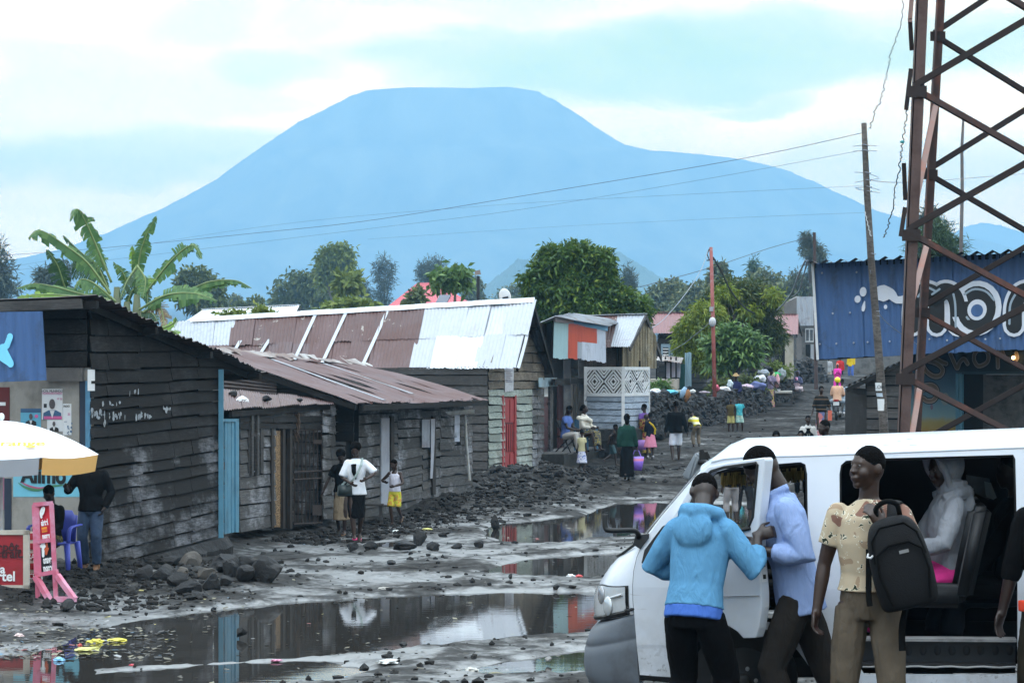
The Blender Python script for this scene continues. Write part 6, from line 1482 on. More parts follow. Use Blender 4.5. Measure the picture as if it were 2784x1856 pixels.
 t=thing('rag_stick','stick with blue and orange rags stuck in the rubble bank','stick',P(1852,1110,77));bm=B();add_tube(bm,[P(1850,1118,77),P(1858,1090,77),P(1868,1052,77)],[.012,.01,.008],5);obj('stick',bm,W_GREY,t)
 for(pts_,col)in(([(1864,1052),(1858,1066),(1850,1082)],(.25,.38,.52)),([(1869,1058),(1870,1072),(1864,1092)],(.26,.12,.05))):bm=B();add_tube(bm,[P(x,y,76.9)for x,y in pts_],[(.05,.03),(.11,.04),(.03,.02)],8);obj('rag',bm,plain('rag_%d'%int(col[0]*100),col,.9,.3,12),t,True)
 t=thing('market_table','wooden market table carrying a white basin beside the flowered woman','table',P(2128,1112,98));Yt=98.4
 bm=B();add_hex(bm,[P(2098,1069,Yt-.5),P(2154,1068,Yt-.5),P(2154,1065,Yt+.6),P(2100,1065,Yt+.6),P(2098,1066,Yt-.5),P(2154,1064,Yt-.5),P(2154,1061,Yt+.6),P(2100,1062,Yt+.6)]);obj('tabletop',fixnormals(bm),plain('bleached_table',(.30,.28,.25),.7,.2),t)
 bm=B();add_hex(bm,[P(2102,1076,Yt-.4),P(2152,1076,Yt-.4),P(2152,1076,Yt-.3),P(2102,1076,Yt-.3),P(2102,1070,Yt-.4),P(2152,1069,Yt-.4),P(2152,1069,Yt-.3),P(2102,1070,Yt-.3)]);obj('apron',fixnormals(bm),W_GREYX,t)
 for x,dy in((2104,-.35),(2152,-.35),(2108,.5),(2152,.5)):bm=B();add_bar(bm,P(x,1070,Yt+dy),P(x,1116,Yt+dy),.08);obj('leg',bm,W_GREYX,t)
 bm=B();add_bar(bm,P(2104,1098,Yt-.35),P(2152,1098,Yt-.35),.05,.1);obj('shelf',bm,W_GREYX,t)
 bm=B();c=P(2111,1065,Yt);add_tube(bm,[c,c+UP*.11],[.13,.17],16);tag(obj('basin',bm,plain('basin_white',(.62,.62,.70),.4,.05)),'pale lilac basin on the market table','basin')
SKIN={}
def skin(k=0):
 if k not in SKIN:
  c=[(.034,.0165,.0105),(.023,.0115,.0078),(.045,.025,.017)][k];t=NT('skin_%d'%k)
  t.color(t.mix(t.noise(9,4),mul(c,.75),mul(c,1.3)));t.rough(.42);t.spec(.45);t.bump(t.noise(60,3),.12,.004);SKIN[k]=t.m
 return SKIN[k]
HAIR=plain('black_hair',(.0045,.004,.004),.9,.5,60,.8,110,.04)
EYEW=plain('eye_white',(.10,.088,.08),.35,.05);EYEB=plain('eye_dark',(.008,.005,.004),.1,.1)
_TEX={}
def ctex(sz):
 if sz not in _TEX:
  t=bpy.data.textures.new('folds_%g'%sz,'CLOUDS');t.noise_scale=sz;t.noise_depth=2;_TEX[sz]=t
 return _TEX[sz]
def soft(o,voxel,smooth=4,folds=0.0,fscale=.1):
 m=o.modifiers.new('fuse','REMESH');m.mode='VOXEL';m.voxel_size=voxel;m.use_smooth_shade=True
 if smooth:m=o.modifiers.new('relax','SMOOTH');m.factor=.5;m.iterations=smooth
 if folds:
  m=o.modifiers.new('folds','DISPLACE');m.texture=ctex(fscale);m.strength=folds;m.mid_level=.5;m.texture_coords='LOCAL'
 return o
def ik(a,target,l1,l2,hint):
 a,t=Vector(a),Vector(target);d=t-a;D=min(d.length,(l1+l2)*.999);dn=d.normalized()
 t=a+dn*D
 x=(l1*l1-l2*l2+D*D)/(2*D);h=math.sqrt(max(0,l1*l1-x*x))
 hv=Vector(hint);hv=hv-dn*hv.dot(dn)
 if hv.length<1e-4:hv=Vector((0,1,0))-dn*dn.y
 return a+dn*x+hv.normalized()*h,t
def hand(bm,w,d,pn,side,curl=.35,k=1.0,grip=False):
 """w wrist, d pointing direction, pn palm normal (towards the palm side), side: +1/-1 thumb side"""
 d=d.normalized();pn=(pn-d*pn.dot(d)).normalized();lat=d.cross(pn).normalized()*side
 M=Matrix((lat,d,pn)).transposed()
 add_ball(bm,w+d*.045*k,(.039*k,.052*k,.017*k),M,12,8)
 add_tube(bm,[w-d*.03*k,w+d*.03*k],[(.027*k),(.03*k)],8)
 for i,(off,ln)in enumerate(((.030,.072),(.0105,.08),(-.0095,.074),(-.029,.058))):
  p=w+d*.085*k+lat*off*k;dd=d.copy();pts=[p-d*.03*k,p]
  c=curl*(1+.15*i)if not grip else 1.15
  for s_ in(.42,.33,.25):
   ang=c*(1.0 if not grip else 1.0);dd=(dd*math.cos(ang)+pn*math.sin(ang)).normalized()
   pn2=lat.cross(dd)if(lat.cross(dd)).dot(pn)>0 else-lat.cross(dd)
   p=p+dd*ln*s_*k;pts.append(p)
  add_tube(bm,pts,[.0095*k,.0095*k,.0088*k,.008*k,.0065*k],7)
 p=w+d*.02*k+lat*.03*k
 td=(d*.7+lat*.75+pn*.35).normalized();t2=(d*.95+lat*.15+pn*(.5 if grip else .2)).normalized()
 add_tube(bm,[p-td*.01*k,p+td*.035*k,p+td*.035*k+t2*.03*k,p+td*.035*k+t2*.052*k],[.013*k,.012*k,.0105*k,.008*k],7)
def person(label,foot,H,yaw,top=('tee',None),bottom=('trousers',None),hair='short',shoes=None,near=0,skin_k=0,female=False,hs=1.0,group=None,lean=0,twist=0,side=0,head=(0,0,0),lh=None,rh=None,lf=None,rf=None,hip=(0,0,0),le=(.3,.7,-.3),re=(-.3,.7,-.3),lk=(.15,-1,0),rk=(-.15,-1,0),sit=False,hem=None,rise=0.0,wide=1.0,grip=None,extra=None,folds=None,curl=.35,neck_open=False,hairmat=None,sleeve=None,palm=None,anchor=True):
 k=H/1.75
 t=thing('person',label,'person',foot,R(yaw),group)
 M=Matrix.Translation(foot)@Matrix.Rotation(R(yaw),4,'Z')@Matrix.Diagonal((k,k,k,1))
 V=Vector
 hc=V((0,0,.93))+V(hip)
 Rm=Matrix.Rotation(R(twist),3,'Z')@Matrix.Rotation(R(side),3,'Y')@Matrix.Rotation(R(lean),3,'X')
 T=lambda x,y,z:hc+Rm@V((x,y,z))
 sw=.146 if female else .164
 sw*=wide
 shl,shr=T(sw,0,.452),T(-sw,0,.452)
 lh=V(lh)if lh is not None else T(sw+.07,-.04,-.12);rh=V(rh)if rh is not None else T(-sw-.07,-.04,-.12)
 Ua,Fa=.285,.255
 el,wl=ik(shl,lh,Ua,Fa,Rm@V(le));er,wr=ik(shr,rh,Ua,Fa,Rm@V(re))
 lf=V(lf)if lf is not None else V((.10,0,.085));rf=V(rf)if rf is not None else V((-.10,.02,.085))
 jl,jr=hc+V((.088,0,-.03)),hc+V((-.088,0,-.03))
 kl,al=ik(jl,lf,.415,.42,lk);kr,ar=ik(jr,rf,.415,.42,rk)
 Hm=Rm@Matrix.Rotation(R(head[0]),3,'Z')@Matrix.Rotation(R(head[1]),3,'X')@Matrix.Rotation(R(head[2]),3,'Y')
 nb=T(0,.012,.53);hcn=nb+Rm@V((0,-.012,.05))+Hm@V((0,-.012,.118))*hs
 Hd=lambda x,y,z:hcn+Hm@(V((x,y,z))*hs)
 vox={0:.019,1:.013,2:.0075}[near]*1.0
 bm=B()
 def hball(c,r):add_ball(bm,Hd(*c),tuple(q*hs for q in r),Hm,20,14)
 hball((0,0,.012),(.0745,.095,.106));hball((0,-.022,-.052),(.056,.068,.062));hball((0,-.070,-.094),(.026,.022,.02));hball((0,-.083,.031),(.046,.012,.010))
 for sx_ in(-1,1):hball((sx_*.030,-.0815,.0195),(.016,.011,.006));hball((sx_*.030,-.080,.0005),(.015,.009,.005))
 hball((.038,-.060,-.030),(.028,.030,.034));hball((-.038,-.060,-.030),(.028,.030,.034))
 hball((0,-.098,-.008),(.010,.016,.022));hball((0,-.104,-.024),(.021,.016,.012));hball((0,-.096,-.056),(.026,.013,.0085));hball((0,-.093,-.069),(.022,.013,.0085))
 hball((.077,.012,-.006),(.010,.022,.032));hball((-.077,.012,-.006),(.010,.022,.032))
 add_tube(bm,[nb-Rm@V((0,0,.05)),nb+Rm@V((0,-.004,.03)),Hd(0,.016,-.055)],[(.062,.058),(.053,.054),(.052,.055)],12,ref=Rm@V((1,0,0)))
 w_=1.0 if not female else .95
 tor=[(0,0,-.08,.135,.10),(0,0,0,.152*(1.08 if female else 1),.108),(0,0,.13,.128*w_,.092),(0,-.005,.30,.158*w_*wide,.108),(0,0,.42,.150*w_*wide,.098),(0,.005,.48,.110*wide,.072),(0,.01,.53,.06,.055)]
 add_tube(bm,[T(x,y,z)for x,y,z,a,b in tor],[(a,b)for*_,a,b in tor],16,ref=Rm@V((1,0,0)))
 def limb(a,b,c,r):add_tube(bm,[a,lerp(a,b,.5),b,lerp(b,c,.3),c],r,10)
 af=.9 if female else 1
 for s_,e_,w2 in((shl,el,wl),(shr,er,wr)):
  add_ball(bm,s_,.058*af,None,12,8);limb(s_,e_,w2,[.05*af,.047*af,.038*af,.04*af,.027*af])
 for j,kn,an in((jl,kl,al),(jr,kr,ar)):limb(j,kn,an,[.080,.072,.052,.055,.036])
 for(e_,w2,sd,nm)in((el,wl,1,'l'),(er,wr,-1,'r')):
  d=(w2-e_).normalized();pn=Rm@V((-sd*.9,-.25,0));g=False
  if palm and nm in palm:pn=V(palm[nm][0]);d=V(palm[nm][1]).normalized()if palm[nm][1]else d
  if grip and nm in grip:g=True
  hand(bm,w2,d,pn,(-1 if sd>0 else 1)if not(palm and nm in palm and len(palm[nm])>2)else palm[nm][2],curl,1.0,g)
 fd={}
 for nm,kn,an in(('l',kl,al),('r',kr,ar)):
  shin=(an-kn).normalized();f=V((0,-1,0));f=f-shin*f.dot(shin)*.9
  if an.z>.11 and not sit:f=(V((0,-1,-.9))if an.y>.1 else V((0,-1,.15)))
  f=f.normalized();fd[nm]=f
  dn=shin
  heel,toe=an+dn*.045-f*.045,an+dn*.062+f*.165
  add_tube(bm,[heel,an+dn*.035+f*.02,an+dn*.052+f*.10,toe],[(.03,.03),(.036,.036),(.042,.022),(.03,.013)],10,ref=V((1,0,0)))
 bm.transform(M);o=obj('body',bm,skin(skin_k),t);soft(o,vox*k,3 if near<2 else 5)
 cx=0.0
 fo=folds if folds is not None else(.014 if near else .012)
 def put(nm,bm_,mat,sm=4,f=fo,fs=.11,vx=1.25):bm_.transform(M);o_=obj(nm,bm_,mat,t);soft(o_,vox*k*vx,sm,f,fs);return o_
 st,tm=top
 if st:
  wb=.5+.5*wide;bm=B();e={'tee':.016,'shirt':.021,'jacket':.025,'tank':.010,'hoodie':.025,'poncho':.03,'coat':.03}[st]
  hz=hem if hem is not None else{'tee':-.06,'shirt':-.16,'jacket':-.08,'tank':-.02,'hoodie':-.10,'poncho':-.02,'coat':-.5}[st]
  rows=[(0,0,hz,(.150*(1.08 if female else 1)+e+.012)*wb,.112+e+.006),(0,0,hz*.4+.02,(.150+e+.004)*wb,.110+e),(0,0,.13,.134*w_+e,.098+e),(0,-.005,.30,.160*w_*wide+e,.112+e),(0,0,.42,.156*w_*wide+e,.102+e),(0,.005,.475,.115*wide+e,.078+e*.8),(0,.012,.525 if st!='tank' else .47,.062+e*.6,.058+e*.6)]
  if hz<-.25:rows=[(0,0,hz,.20+e,.15+e)]+rows[1:]
  if st=='tank':rows=rows[:-2]+[(0,0,.455,.10,.085)]
  add_tube(bm,[T(x,y,z)for x,y,z,a,b in rows],[(a,b)for*_,a,b in rows],18,ref=Rm@V((1,0,0)))
  fr=sleeve if sleeve is not None else{'tee':.55,'shirt':1.9,'jacket':1.95,'tank':0,'hoodie':1.8,'poncho':1.2,'coat':1.9}[st]
  if fr>0:
   for s_,e_,w2 in((shl,el,wl),(shr,er,wr)):
    ee=e*(.9 if fr>1 else 1.1)
    pth=[s_+Rm@V((0,0,.0)),lerp(s_,e_,min(fr,1)*.5),lerp(s_,e_,min(fr,1))];rr=[.052*af+ee*.8,.050*af+ee,.042*af+ee+(.010 if fr<1 else 0)]
    if fr>1:pth+=[lerp(e_,w2,(fr-1)*.5),lerp(e_,w2,fr-1)];rr+=[.042*af+ee,.032*af+ee*.9]
    add_ball(bm,s_,.052*af+ee*.6,None,12,8);add_tube(bm,pth,rr,12)
  elif st=='tank':
   for sx_ in(-1,1):add_tube(bm,[T(sx_*.085,-.095,.40),T(sx_*.09,-.05,.515),T(sx_*.09,.05,.515),T(sx_*.085,.09,.40)],.013,6)
  if st=='hoodie':
   add_tube(bm,[T(-.10,-.07,.50),T(-.105,.03,.535),T(-.06,.10,.535),T(0,.125,.525),T(.06,.10,.535),T(.105,.03,.535),T(.10,-.07,.50)],[.03,.042,.05,.055,.05,.042,.03],10)
   add_ball(bm,T(0,.125,.43),(.125,.05,.11),Rm,14,10)
  if st=='shirt':
   for sx_ in(-1,1):add_tube(bm,[T(sx_*.01,-.098,.475),T(sx_*.065,-.055,.535),T(sx_*.06,.05,.555)],[.012,.02,.022],8)
  put({'tee':'t_shirt','shirt':'shirt','jacket':'jacket','tank':'vest_top','hoodie':'hooded_sweatshirt','poncho':'poncho','coat':'coat'}[st],bm,tm)
 sb,bmt=bottom[0],bottom[1]
 if sb in('trousers','shorts','capri'):
  hz_=(hem if hem is not None else-.06)if st else .1;tz=min(.105+rise,max(hz_+.045,-.03));bm=B();e=.018;rows=[(0,0,-.11,.125,.108),(0,0,-.045,.150,.112),(0,0,tz*.5,.146,.108),(0,0,tz,.138,.102)]
  add_tube(bm,[hc+V((x,y,z))for x,y,z,a,b in rows],[(a+.008,b+.008)for*_,a,b in rows],16,ref=V((1,0,0)))
  f={'trousers':1.93,'shorts':.98,'capri':1.5}[sb]
  for j,kn,an in((jl,kl,al),(jr,kr,ar)):
   pth=[j+V((0,0,-.02)),lerp(j,kn,min(1,f)*.5),lerp(j,kn,min(1,f))];rr=[.084+e*.4,.076+e,.060+e+(.018 if f<1 else 0)]
   if f>1:pth+=[lerp(kn,an,(f-1)*.4),lerp(kn,an,f-1)];rr+=[.062+e,.046+e]
   add_tube(bm,pth,rr,12)
  put('trousers' if sb!='shorts' else 'shorts',bm,bmt,3,fo*1.15,.09)
 elif sb in('skirt','wrap'):
  hemz=bottom[2];fl=bottom[3]if len(bottom)>3 else .1
  bm=B()
  if sit:
   kk=(kl+kr)/2;aa=(al+ar)/2
   add_tube(bm,[hc+V((0,.03,.08)),hc+V((0,0,-.02)),lerp(hc,kk,.6),kk+V((0,-.02,.02)),lerp(kk,aa,.35),lerp(kk,aa,.8)],[(.15,.12),(.19,.12),(.19,.11),(.18,.10),(.17,.09),(.17,.08)],18,ref=V((1,0,0)))
  else:
   am=(al+ar)/2
   top_=hc+V((0,0,.10+rise));m=7;pts=[];rr=[]
   for i in range(m):
    f=i/(m-1);z=lerp(top_.z,hemz,f);sp=max(abs(kl.x-kr.x),.1)*.5
    cxy=lerp(V((top_.x,top_.y,0)),V((am.x,am.y,0)),min(1,max(0,(top_.z-z)/.9))*.8)
    leg_sp=abs(al.y-ar.y)*.5*max(0,(f-.35))*1.2
    a=lerp(.135,.165,min(1,f*3))+fl*max(0,f-.25);b=lerp(.105,.125,min(1,f*3))+fl*max(0,f-.25)*.8+leg_sp
    pts.append(V((cxy.x,cxy.y,z)));rr.append((a,b))
   add_tube(bm,pts,rr,22,ref=V((1,0,0)))
  put('skirt',bm,bmt,3,fo*1.6,.10)
 if shoes:
  kind,sm=shoes
  for nm,kn,an in(('l',kl,al),('r',kr,ar)):
   f=fd[nm];dn=(an-kn).normalized();bm=B()
   if kind=='sandal':
    up=-dn;add_tube(bm,[an+dn*.078-f*.065,an+dn*.082+f*.05,an+dn*.082+f*.185],[(.034,.010),(.040,.010),(.036,.010)],10,ref=V((1,0,0)))
    add_tube(bm,[an+dn*.062+f*.06,an+dn*.062+f*.125],[(.048,.030),(.045,.026)],10,ref=V((1,0,0)))
   else:
    add_tube(bm,[an-dn*.02,an+dn*.035],[.05,.052],10);add_tube(bm,[an+dn*.045-f*.065,an+dn*.045+f*.0,an+dn*.055+f*.11,an+dn*.066+f*.195],[(.036,.040),(.042,.044),(.047,.034),(.038,.022)],10,ref=V((1,0,0)))
   bm.transform(M);soft(obj('shoe',bm,sm,t),vox*k*1.1,2)
 hm=hairmat or HAIR
 if hair:
  bm=B();nm='hair'
  if hair=='short':add_ball(bm,Hd(0,.0085,.036),(.0815*hs,.098*hs,.0955*hs),Hm,22,16)
  elif hair=='cropped':add_ball(bm,Hd(0,.0068,.0335),(.0772*hs,.0945*hs,.0915*hs),Hm,22,16)
  elif hair=='afro':add_ball(bm,Hd(0,.020,.050),(.102*hs,.108*hs,.098*hs),Hm,22,16)
  elif hair=='tied':add_ball(bm,Hd(0,.018,.03),(.082*hs,.098*hs,.098*hs),Hm,20,14);add_ball(bm,Hd(0,.10,-.01),(.045*hs,.04*hs,.05*hs),Hm)
  elif hair=='long':add_ball(bm,Hd(0,.022,.025),(.085*hs,.10*hs,.105*hs),Hm,20,14);add_ball(bm,Hd(0,.075,-.08),(.07*hs,.04*hs,.085*hs),Hm)
  elif hair=='scarf':add_ball(bm,Hd(0,.014,.02),(.088*hs,.102*hs,.108*hs),Hm,20,14);add_ball(bm,Hd(0,.08,-.06),(.06*hs,.04*hs,.08*hs),Hm);nm='headscarf'
  elif hair=='cap':add_ball(bm,Hd(0,.006,.045),(.084*hs,.102*hs,.085*hs),Hm,20,14);add_ball(bm,Hd(0,-.12,.045),(.06*hs,.06*hs,.012*hs),Hm);nm='cap'
  elif hair=='hat':add_tube(bm,[Hd(0,0,.055),Hd(0,0,.10),Hd(0,0,.15)],[(.095*hs,.105*hs),(.085*hs,.095*hs),(.06*hs,.07*hs)],16,ref=Hm@V((1,0,0)));add_ball(bm,Hd(0,0,.06),(.155*hs,.165*hs,.018*hs),Hm,22,10);nm='straw_hat'
  elif hair=='helmet':add_ball(bm,Hd(0,.006,.045),(.118*hs,.138*hs,.118*hs),Hm,24,16);nm='helmet'
  bm.transform(M);soft(obj(nm,bm,hm,t),vox*k,1,.010 if hair in('afro','short')and near<2 else(.004 if hair in('hat','cropped','short')else 0),.03 if near<2 else .012)
 if near==2:
  for sx_ in(-1,1):
   bm=B();add_ball(bm,Hd(sx_*.030,-.0805,.010),.0112*hs,None,12,8);bm.transform(M);e_=obj('eye',bm,EYEW,t,True)
   bm=B();add_ball(bm,Hd(sx_*.030,-.0868,.010),.0066*hs,None,10,6);bm.transform(M);obj('pupil',bm,EYEB,e_,True)
 if anchor:ANCH.append((foot.x,foot.y,foot.z))
 return dict(t=t,M=M,T=T,Hd=Hd,Hm=Hm,Rm=Rm,wl=wl,wr=wr,el=el,er=er,k=k,put=put,shl=shl,shr=shr,hc=hc,vox=vox,hs=hs)
def fabric(name,col,var=.18,scale=7):
 if 'fabric_'+name in MATS:return MATS['fabric_'+name]
 t=NT('fabric_'+name);t.color(t.mix(t.noise(scale,5),mul(col,1-var),mul(col,1+var)));t.rough(.95);t.spec(.08)
 t.bump(t.math('ADD',t.noise(1,3,.5,t.mapping((16,16,5),(.5,.3,0)),1.1),t.math('MULTIPLY',t.noise(150,2),.04)),.6,.03);MATS['fabric_'+name]=t.m;return t.m
def pattern(name,stops,scale=6,kind='noise',interp='CONSTANT',rough=.9):
 key='pattern_'+name
 if key in MATS:return MATS[key]
 t=NT(key)
 if kind=='noise':f=t.noise(scale,2,.5)
 elif kind=='voronoi':
  v=t.new('ShaderNodeTexVoronoi');v.inputs['Scale'].default_value=scale;t.put(t.tc(),v.inputs['Vector']);sp_=t.new('ShaderNodeSeparateColor');t.put(v.outputs['Color'],sp_.inputs[0]);f=sp_.outputs[0]
 elif kind=='stripe':
  w=t.new('ShaderNodeTexWave');w.bands_direction='Z';w.inputs['Scale'].default_value=scale;w.inputs['Distortion'].default_value=.3;t.put(t.tc(),w.inputs['Vector']);f=w.outputs['Fac']
 t.color(t.ramp(f,stops,interp));t.rough(rough);t.spec(.15);MATS[key]=t.m;return t.m
VTH=R(8.0);VT=Vector((math.cos(VTH),-math.sin(VTH),0));VN=Vector((math.sin(VTH),math.cos(VTH),0));VO=P(2530,1010,13.7);VO.z=0
VW=1.62
def vw(px,py,w=0.0):return plane_hit(px,py,VO+VN*w,VN)
def van_paint():
 t=NT('white_van_paint');z=t.sep()[2]
 c=t.mix(t.noise(2,4),(.60,.63,.69),(.66,.69,.74))
 dirt=t.math('MULTIPLY',t.gray(t.noise(3.5,7,.7),.38,.70),t.ramp(z,[(.15,(.95,)*3),(.55,(.45,)*3),(.9,(.14,)*3),(1,(.07,)*3)]))
 c=t.mix(dirt,c,(.25,.235,.22))
 spl=t.math('MULTIPLY',t.gray(t.noise(22,3,.6),.57,.62),t.ramp(z,[(.12,(.9,)*3),(.42,(.5,)*3),(.62,(0,)*3)]));spl=t.math('MULTIPLY',spl,t.gray(t.noise(2.2,3),.40,.55));c=t.mix(spl,c,(.10,.088,.08))
 scr=t.math('MULTIPLY',t.gray(t.noise(1,8,.7,t.mapping((2.5,2.5,38)),.5),.64,.70),t.gray(t.noise(1.7,3),.52,.68));c=t.mix(t.math('MULTIPLY',scr,.75),c,(.30,.24,.22))
 t.color(c);t.rough(.24);t.spec(.5);t.bsdf.inputs['Coat Weight'].default_value=.25;t.bump(t.noise(3,2),.05,.03);return t.m
def build_van():
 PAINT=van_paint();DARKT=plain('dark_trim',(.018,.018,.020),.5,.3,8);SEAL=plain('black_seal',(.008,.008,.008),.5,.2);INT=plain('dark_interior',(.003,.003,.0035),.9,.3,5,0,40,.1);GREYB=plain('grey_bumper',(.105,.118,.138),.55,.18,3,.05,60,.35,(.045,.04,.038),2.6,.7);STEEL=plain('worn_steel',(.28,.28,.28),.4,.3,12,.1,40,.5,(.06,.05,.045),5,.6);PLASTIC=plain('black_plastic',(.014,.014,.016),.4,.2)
 base=vw(2024,1842,.1);base.z=.73
 t=thing('minibus','white minibus with its front door open and a wide open side doorway','van',base,-VTH)
 S_=[(1725,1668),(1722,1630),(1721,1590),(1724,1550),(1732,1515),(1742,1490),(1752,1468),(1800,1404),(1868,1324),(1903,1282),(1932,1259)]
 C_=[(1636,1668),(1630,1640),(1632,1602),(1643,1568),(1669,1530),(1698,1498),(1740,1465),(1804,1388),(1870,1310),(1917,1257),(1950,1236)]
 GUT=[(1932,1259),(1965,1250),(2010,1246),(2120,1243),(2200,1241),(2393,1234),(2784,1219),(3320,1198)]
 arch=[(2217,1838),(2206,1818),(2190,1795),(2172,1770),(2148,1740),(2100,1713),(2040,1701),(1975,1700),(1925,1706),(1885,1722),(1852,1750),(1833,1790),(1826,1838)]
 outer=S_[:-1]+GUT+[(3330,1560),(3320,1900),(2240,1890)]+arch+[(1790,1836),(1740,1832),(1732,1750)]
 front_hole=[(1838,1425),(1906,1318),(1940,1286),(1985,1273),(2176,1258),(2189,1264),(2194,1290),(2196,1400),(2206,1600),(2226,1690),(2228,1712),(2216,1724),(2170,1724),(2150,1715),(2100,1692),(2040,1680),(1985,1678),(1845,1678)]
 slide=[(2290,1760),(2284,1500),(2282,1290),(2286,1266),(2300,1254),(2393,1248),(2757,1238),(2763,1250),(2766,1500),(2766,1832),(2350,1832),(2330,1800)]
 qwin=[(1744,1530),(1752,1495),(1800,1432),(1822,1420),(1824,1525),(1812,1532),(1760,1537)]
 rearw=[(2850,1250),(3240,1236),(3250,1440),(2855,1450)]
 bm=B();poly_face(bm,[[vw(*p)for p in lp]for lp in(outer,front_hole,slide,qwin,rearw)])
 zs=[.45,.7,.9,1.1,1.3,1.5,1.65,1.8,1.95,2.1,2.25]
 for z in zs:bmesh.ops.bisect_plane(bm,geom=bm.verts[:]+bm.edges[:]+bm.faces[:],plane_co=(0,0,z),plane_no=(0,0,1))
 def tumble(z):return .085*max(0,(z-1.62)/.75)**1.5+.03*max(0,(1.2-z)/.5)**2-.012*math.exp(-((z-1.38)/.05)**2)
 for v in bm.verts:v.co+=VN*tumble(v.co.z)
 fixnormals(bm);o=obj('body',bm,PAINT,t);m=o.modifiers.new('thick','SOLIDIFY');m.thickness=.035;m.offset=0
 W3=lambda px,py,off=0.0:(lambda p:p+VN*(tumble(p.z)+off))(vw(px,py))
 ws=np.concatenate([[0,.012,.03,.06,.10,.15,.21,.28,.36,.45],1-np.array([.45,.36,.28,.21,.15,.10,.06,.03,.012,0])[0:]]);ws=sorted(set(ws.tolist()+[.5]))
 def nose_pt(i,s,ex=3.6):
  i0=min(int(i),len(S_)-2);f=i-i0
  a=lerp(W3(*S_[i0]),W3(*S_[i0+1]),f);c=lerp(vw(*C_[i0],VW/2),vw(*C_[i0+1],VW/2),f)
  b=1-abs(2*s-1)**ex
  du=(c-a).dot(VT);dz=c.z-a.z;inset=tumble(a.z)
  return a+VN*((VW-2*inset)*s)+VT*du*b+UP*dz*b
 def loft(rows,ss):
  bm=B();g=[[bm.verts.new(nose_pt(r,s))for s in ss]for r in rows]
  for i in range(len(rows)-1):
   for j in range(len(ss)-1):bm.faces.new((g[i][j],g[i][j+1],g[i+1][j+1],g[i+1][j]))
  return bm
 fixn=lambda b_:(bmesh.ops.recalc_face_normals(b_,faces=b_.faces),b_)[1]
 rows=[0,.5,1,1.5,2,2.5,3,3.5,4,4.5,5,5.5,6]
 obj('hood',fixn(loft(rows,ws)),PAINT,t,True)
 obj('windscreen',fixn(loft([6.15,7,8,8.6,9],[s for s in ws if .03<s<.97])),glassmat('dark_windscreen',(.03,.035,.04),.03,.75),t,True)
 obj('windscreen_frame',fixn(loft([6,6.15],ws)),SEAL,t);obj('pillar',fixn(loft([6.1,7,8,9],[s for s in ws if s<=.0301])),PAINT,t,True);obj('pillar',fixn(loft([6.1,7,8,9],[s for s in ws if s>=.9699])),PAINT,t,True)
 obj('roof_front',fixn(loft([8.98,9.4,9.8,10],ws)),PAINT,t,True)
 bm=B();gp=[W3(*p)for p in GUT];fr=[nose_pt(10,s)for s in ws];g=[]
 for k_,p in enumerate(gp):
  row=[]
  for s in ws:
   cr=.093*(1-abs(2*s-1)**3.2);q=p+VN*((VW-2*tumble(p.z))*s)+UP*cr
   if k_==0:q=nose_pt(10,s)
   if k_==1:q=lerp(q,nose_pt(10,s)+VT*.09+UP*.012,.35)
   row.append(bm.verts.new(q))
  g.append(row)
 for i in range(len(g)-1):
  for j in range(len(ws)-1):bm.faces.new((g[i][j],g[i][j+1],g[i+1][j+1],g[i+1][j]))
 obj('roof',fixn(bm),PAINT,t,True)
 bm=B();add_tube(bm,[p+UP*.004-VN*.012 for p in gp],.011,6);obj('rain_gutter',bm,PAINT,t,True)
 bm=B();add_tube(bm,[W3(x,y+7,-.003)for x,y in GUT],.005,6);obj('seam',bm,SEAL,t)
 bm=B();rnd=random.Random(8)
 for i in range(26):
  x=rnd.uniform(2150,2784);s=rnd.uniform(.06,.22);k2=(x-2010)/774;p=lerp(W3(2010,1246),W3(2784,1219),k2)+VN*1.5*s+UP*(.093*(1-abs(2*s-1)**3.2)+.003)
  l=rnd.uniform(.01,.07);bm.faces.new([bm.verts.new(q)for q in(p,p+VT*l,p+VT*l*.9+VN*.008+UP*.001,p+VT*.01+VN*.01+UP*.001)])
 obj('scratch',bm,plain('scratch_brown',(.25,.21,.2),.7),t)
 bm=B();far_hole=[(1862,1440),(1925,1300),(1960,1282),(2172,1268),(2184,1280),(2188,1445),(2180,1452),(1870,1456)]
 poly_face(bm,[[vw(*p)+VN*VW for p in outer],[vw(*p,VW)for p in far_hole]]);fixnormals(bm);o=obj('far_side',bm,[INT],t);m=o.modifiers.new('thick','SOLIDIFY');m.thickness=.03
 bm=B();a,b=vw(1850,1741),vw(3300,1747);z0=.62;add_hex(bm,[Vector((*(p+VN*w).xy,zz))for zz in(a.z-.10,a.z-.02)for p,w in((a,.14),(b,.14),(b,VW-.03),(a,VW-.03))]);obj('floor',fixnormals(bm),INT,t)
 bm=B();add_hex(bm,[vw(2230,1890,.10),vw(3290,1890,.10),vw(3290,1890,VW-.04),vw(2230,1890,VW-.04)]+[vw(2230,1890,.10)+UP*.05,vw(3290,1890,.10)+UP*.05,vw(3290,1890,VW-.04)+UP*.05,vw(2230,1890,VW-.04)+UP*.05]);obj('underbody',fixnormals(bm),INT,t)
 bm=B();a,b=vw(3322,1560),0;add_hex(bm,[Vector((*(a+VN*w+VT*dx).xy,z))for z in(.85,2.35)for w,dx in((.02,0),(.02,.03),(VW-.02,.03),(VW-.02,0))]);obj('tailgate',fixnormals(bm),PAINT,t)
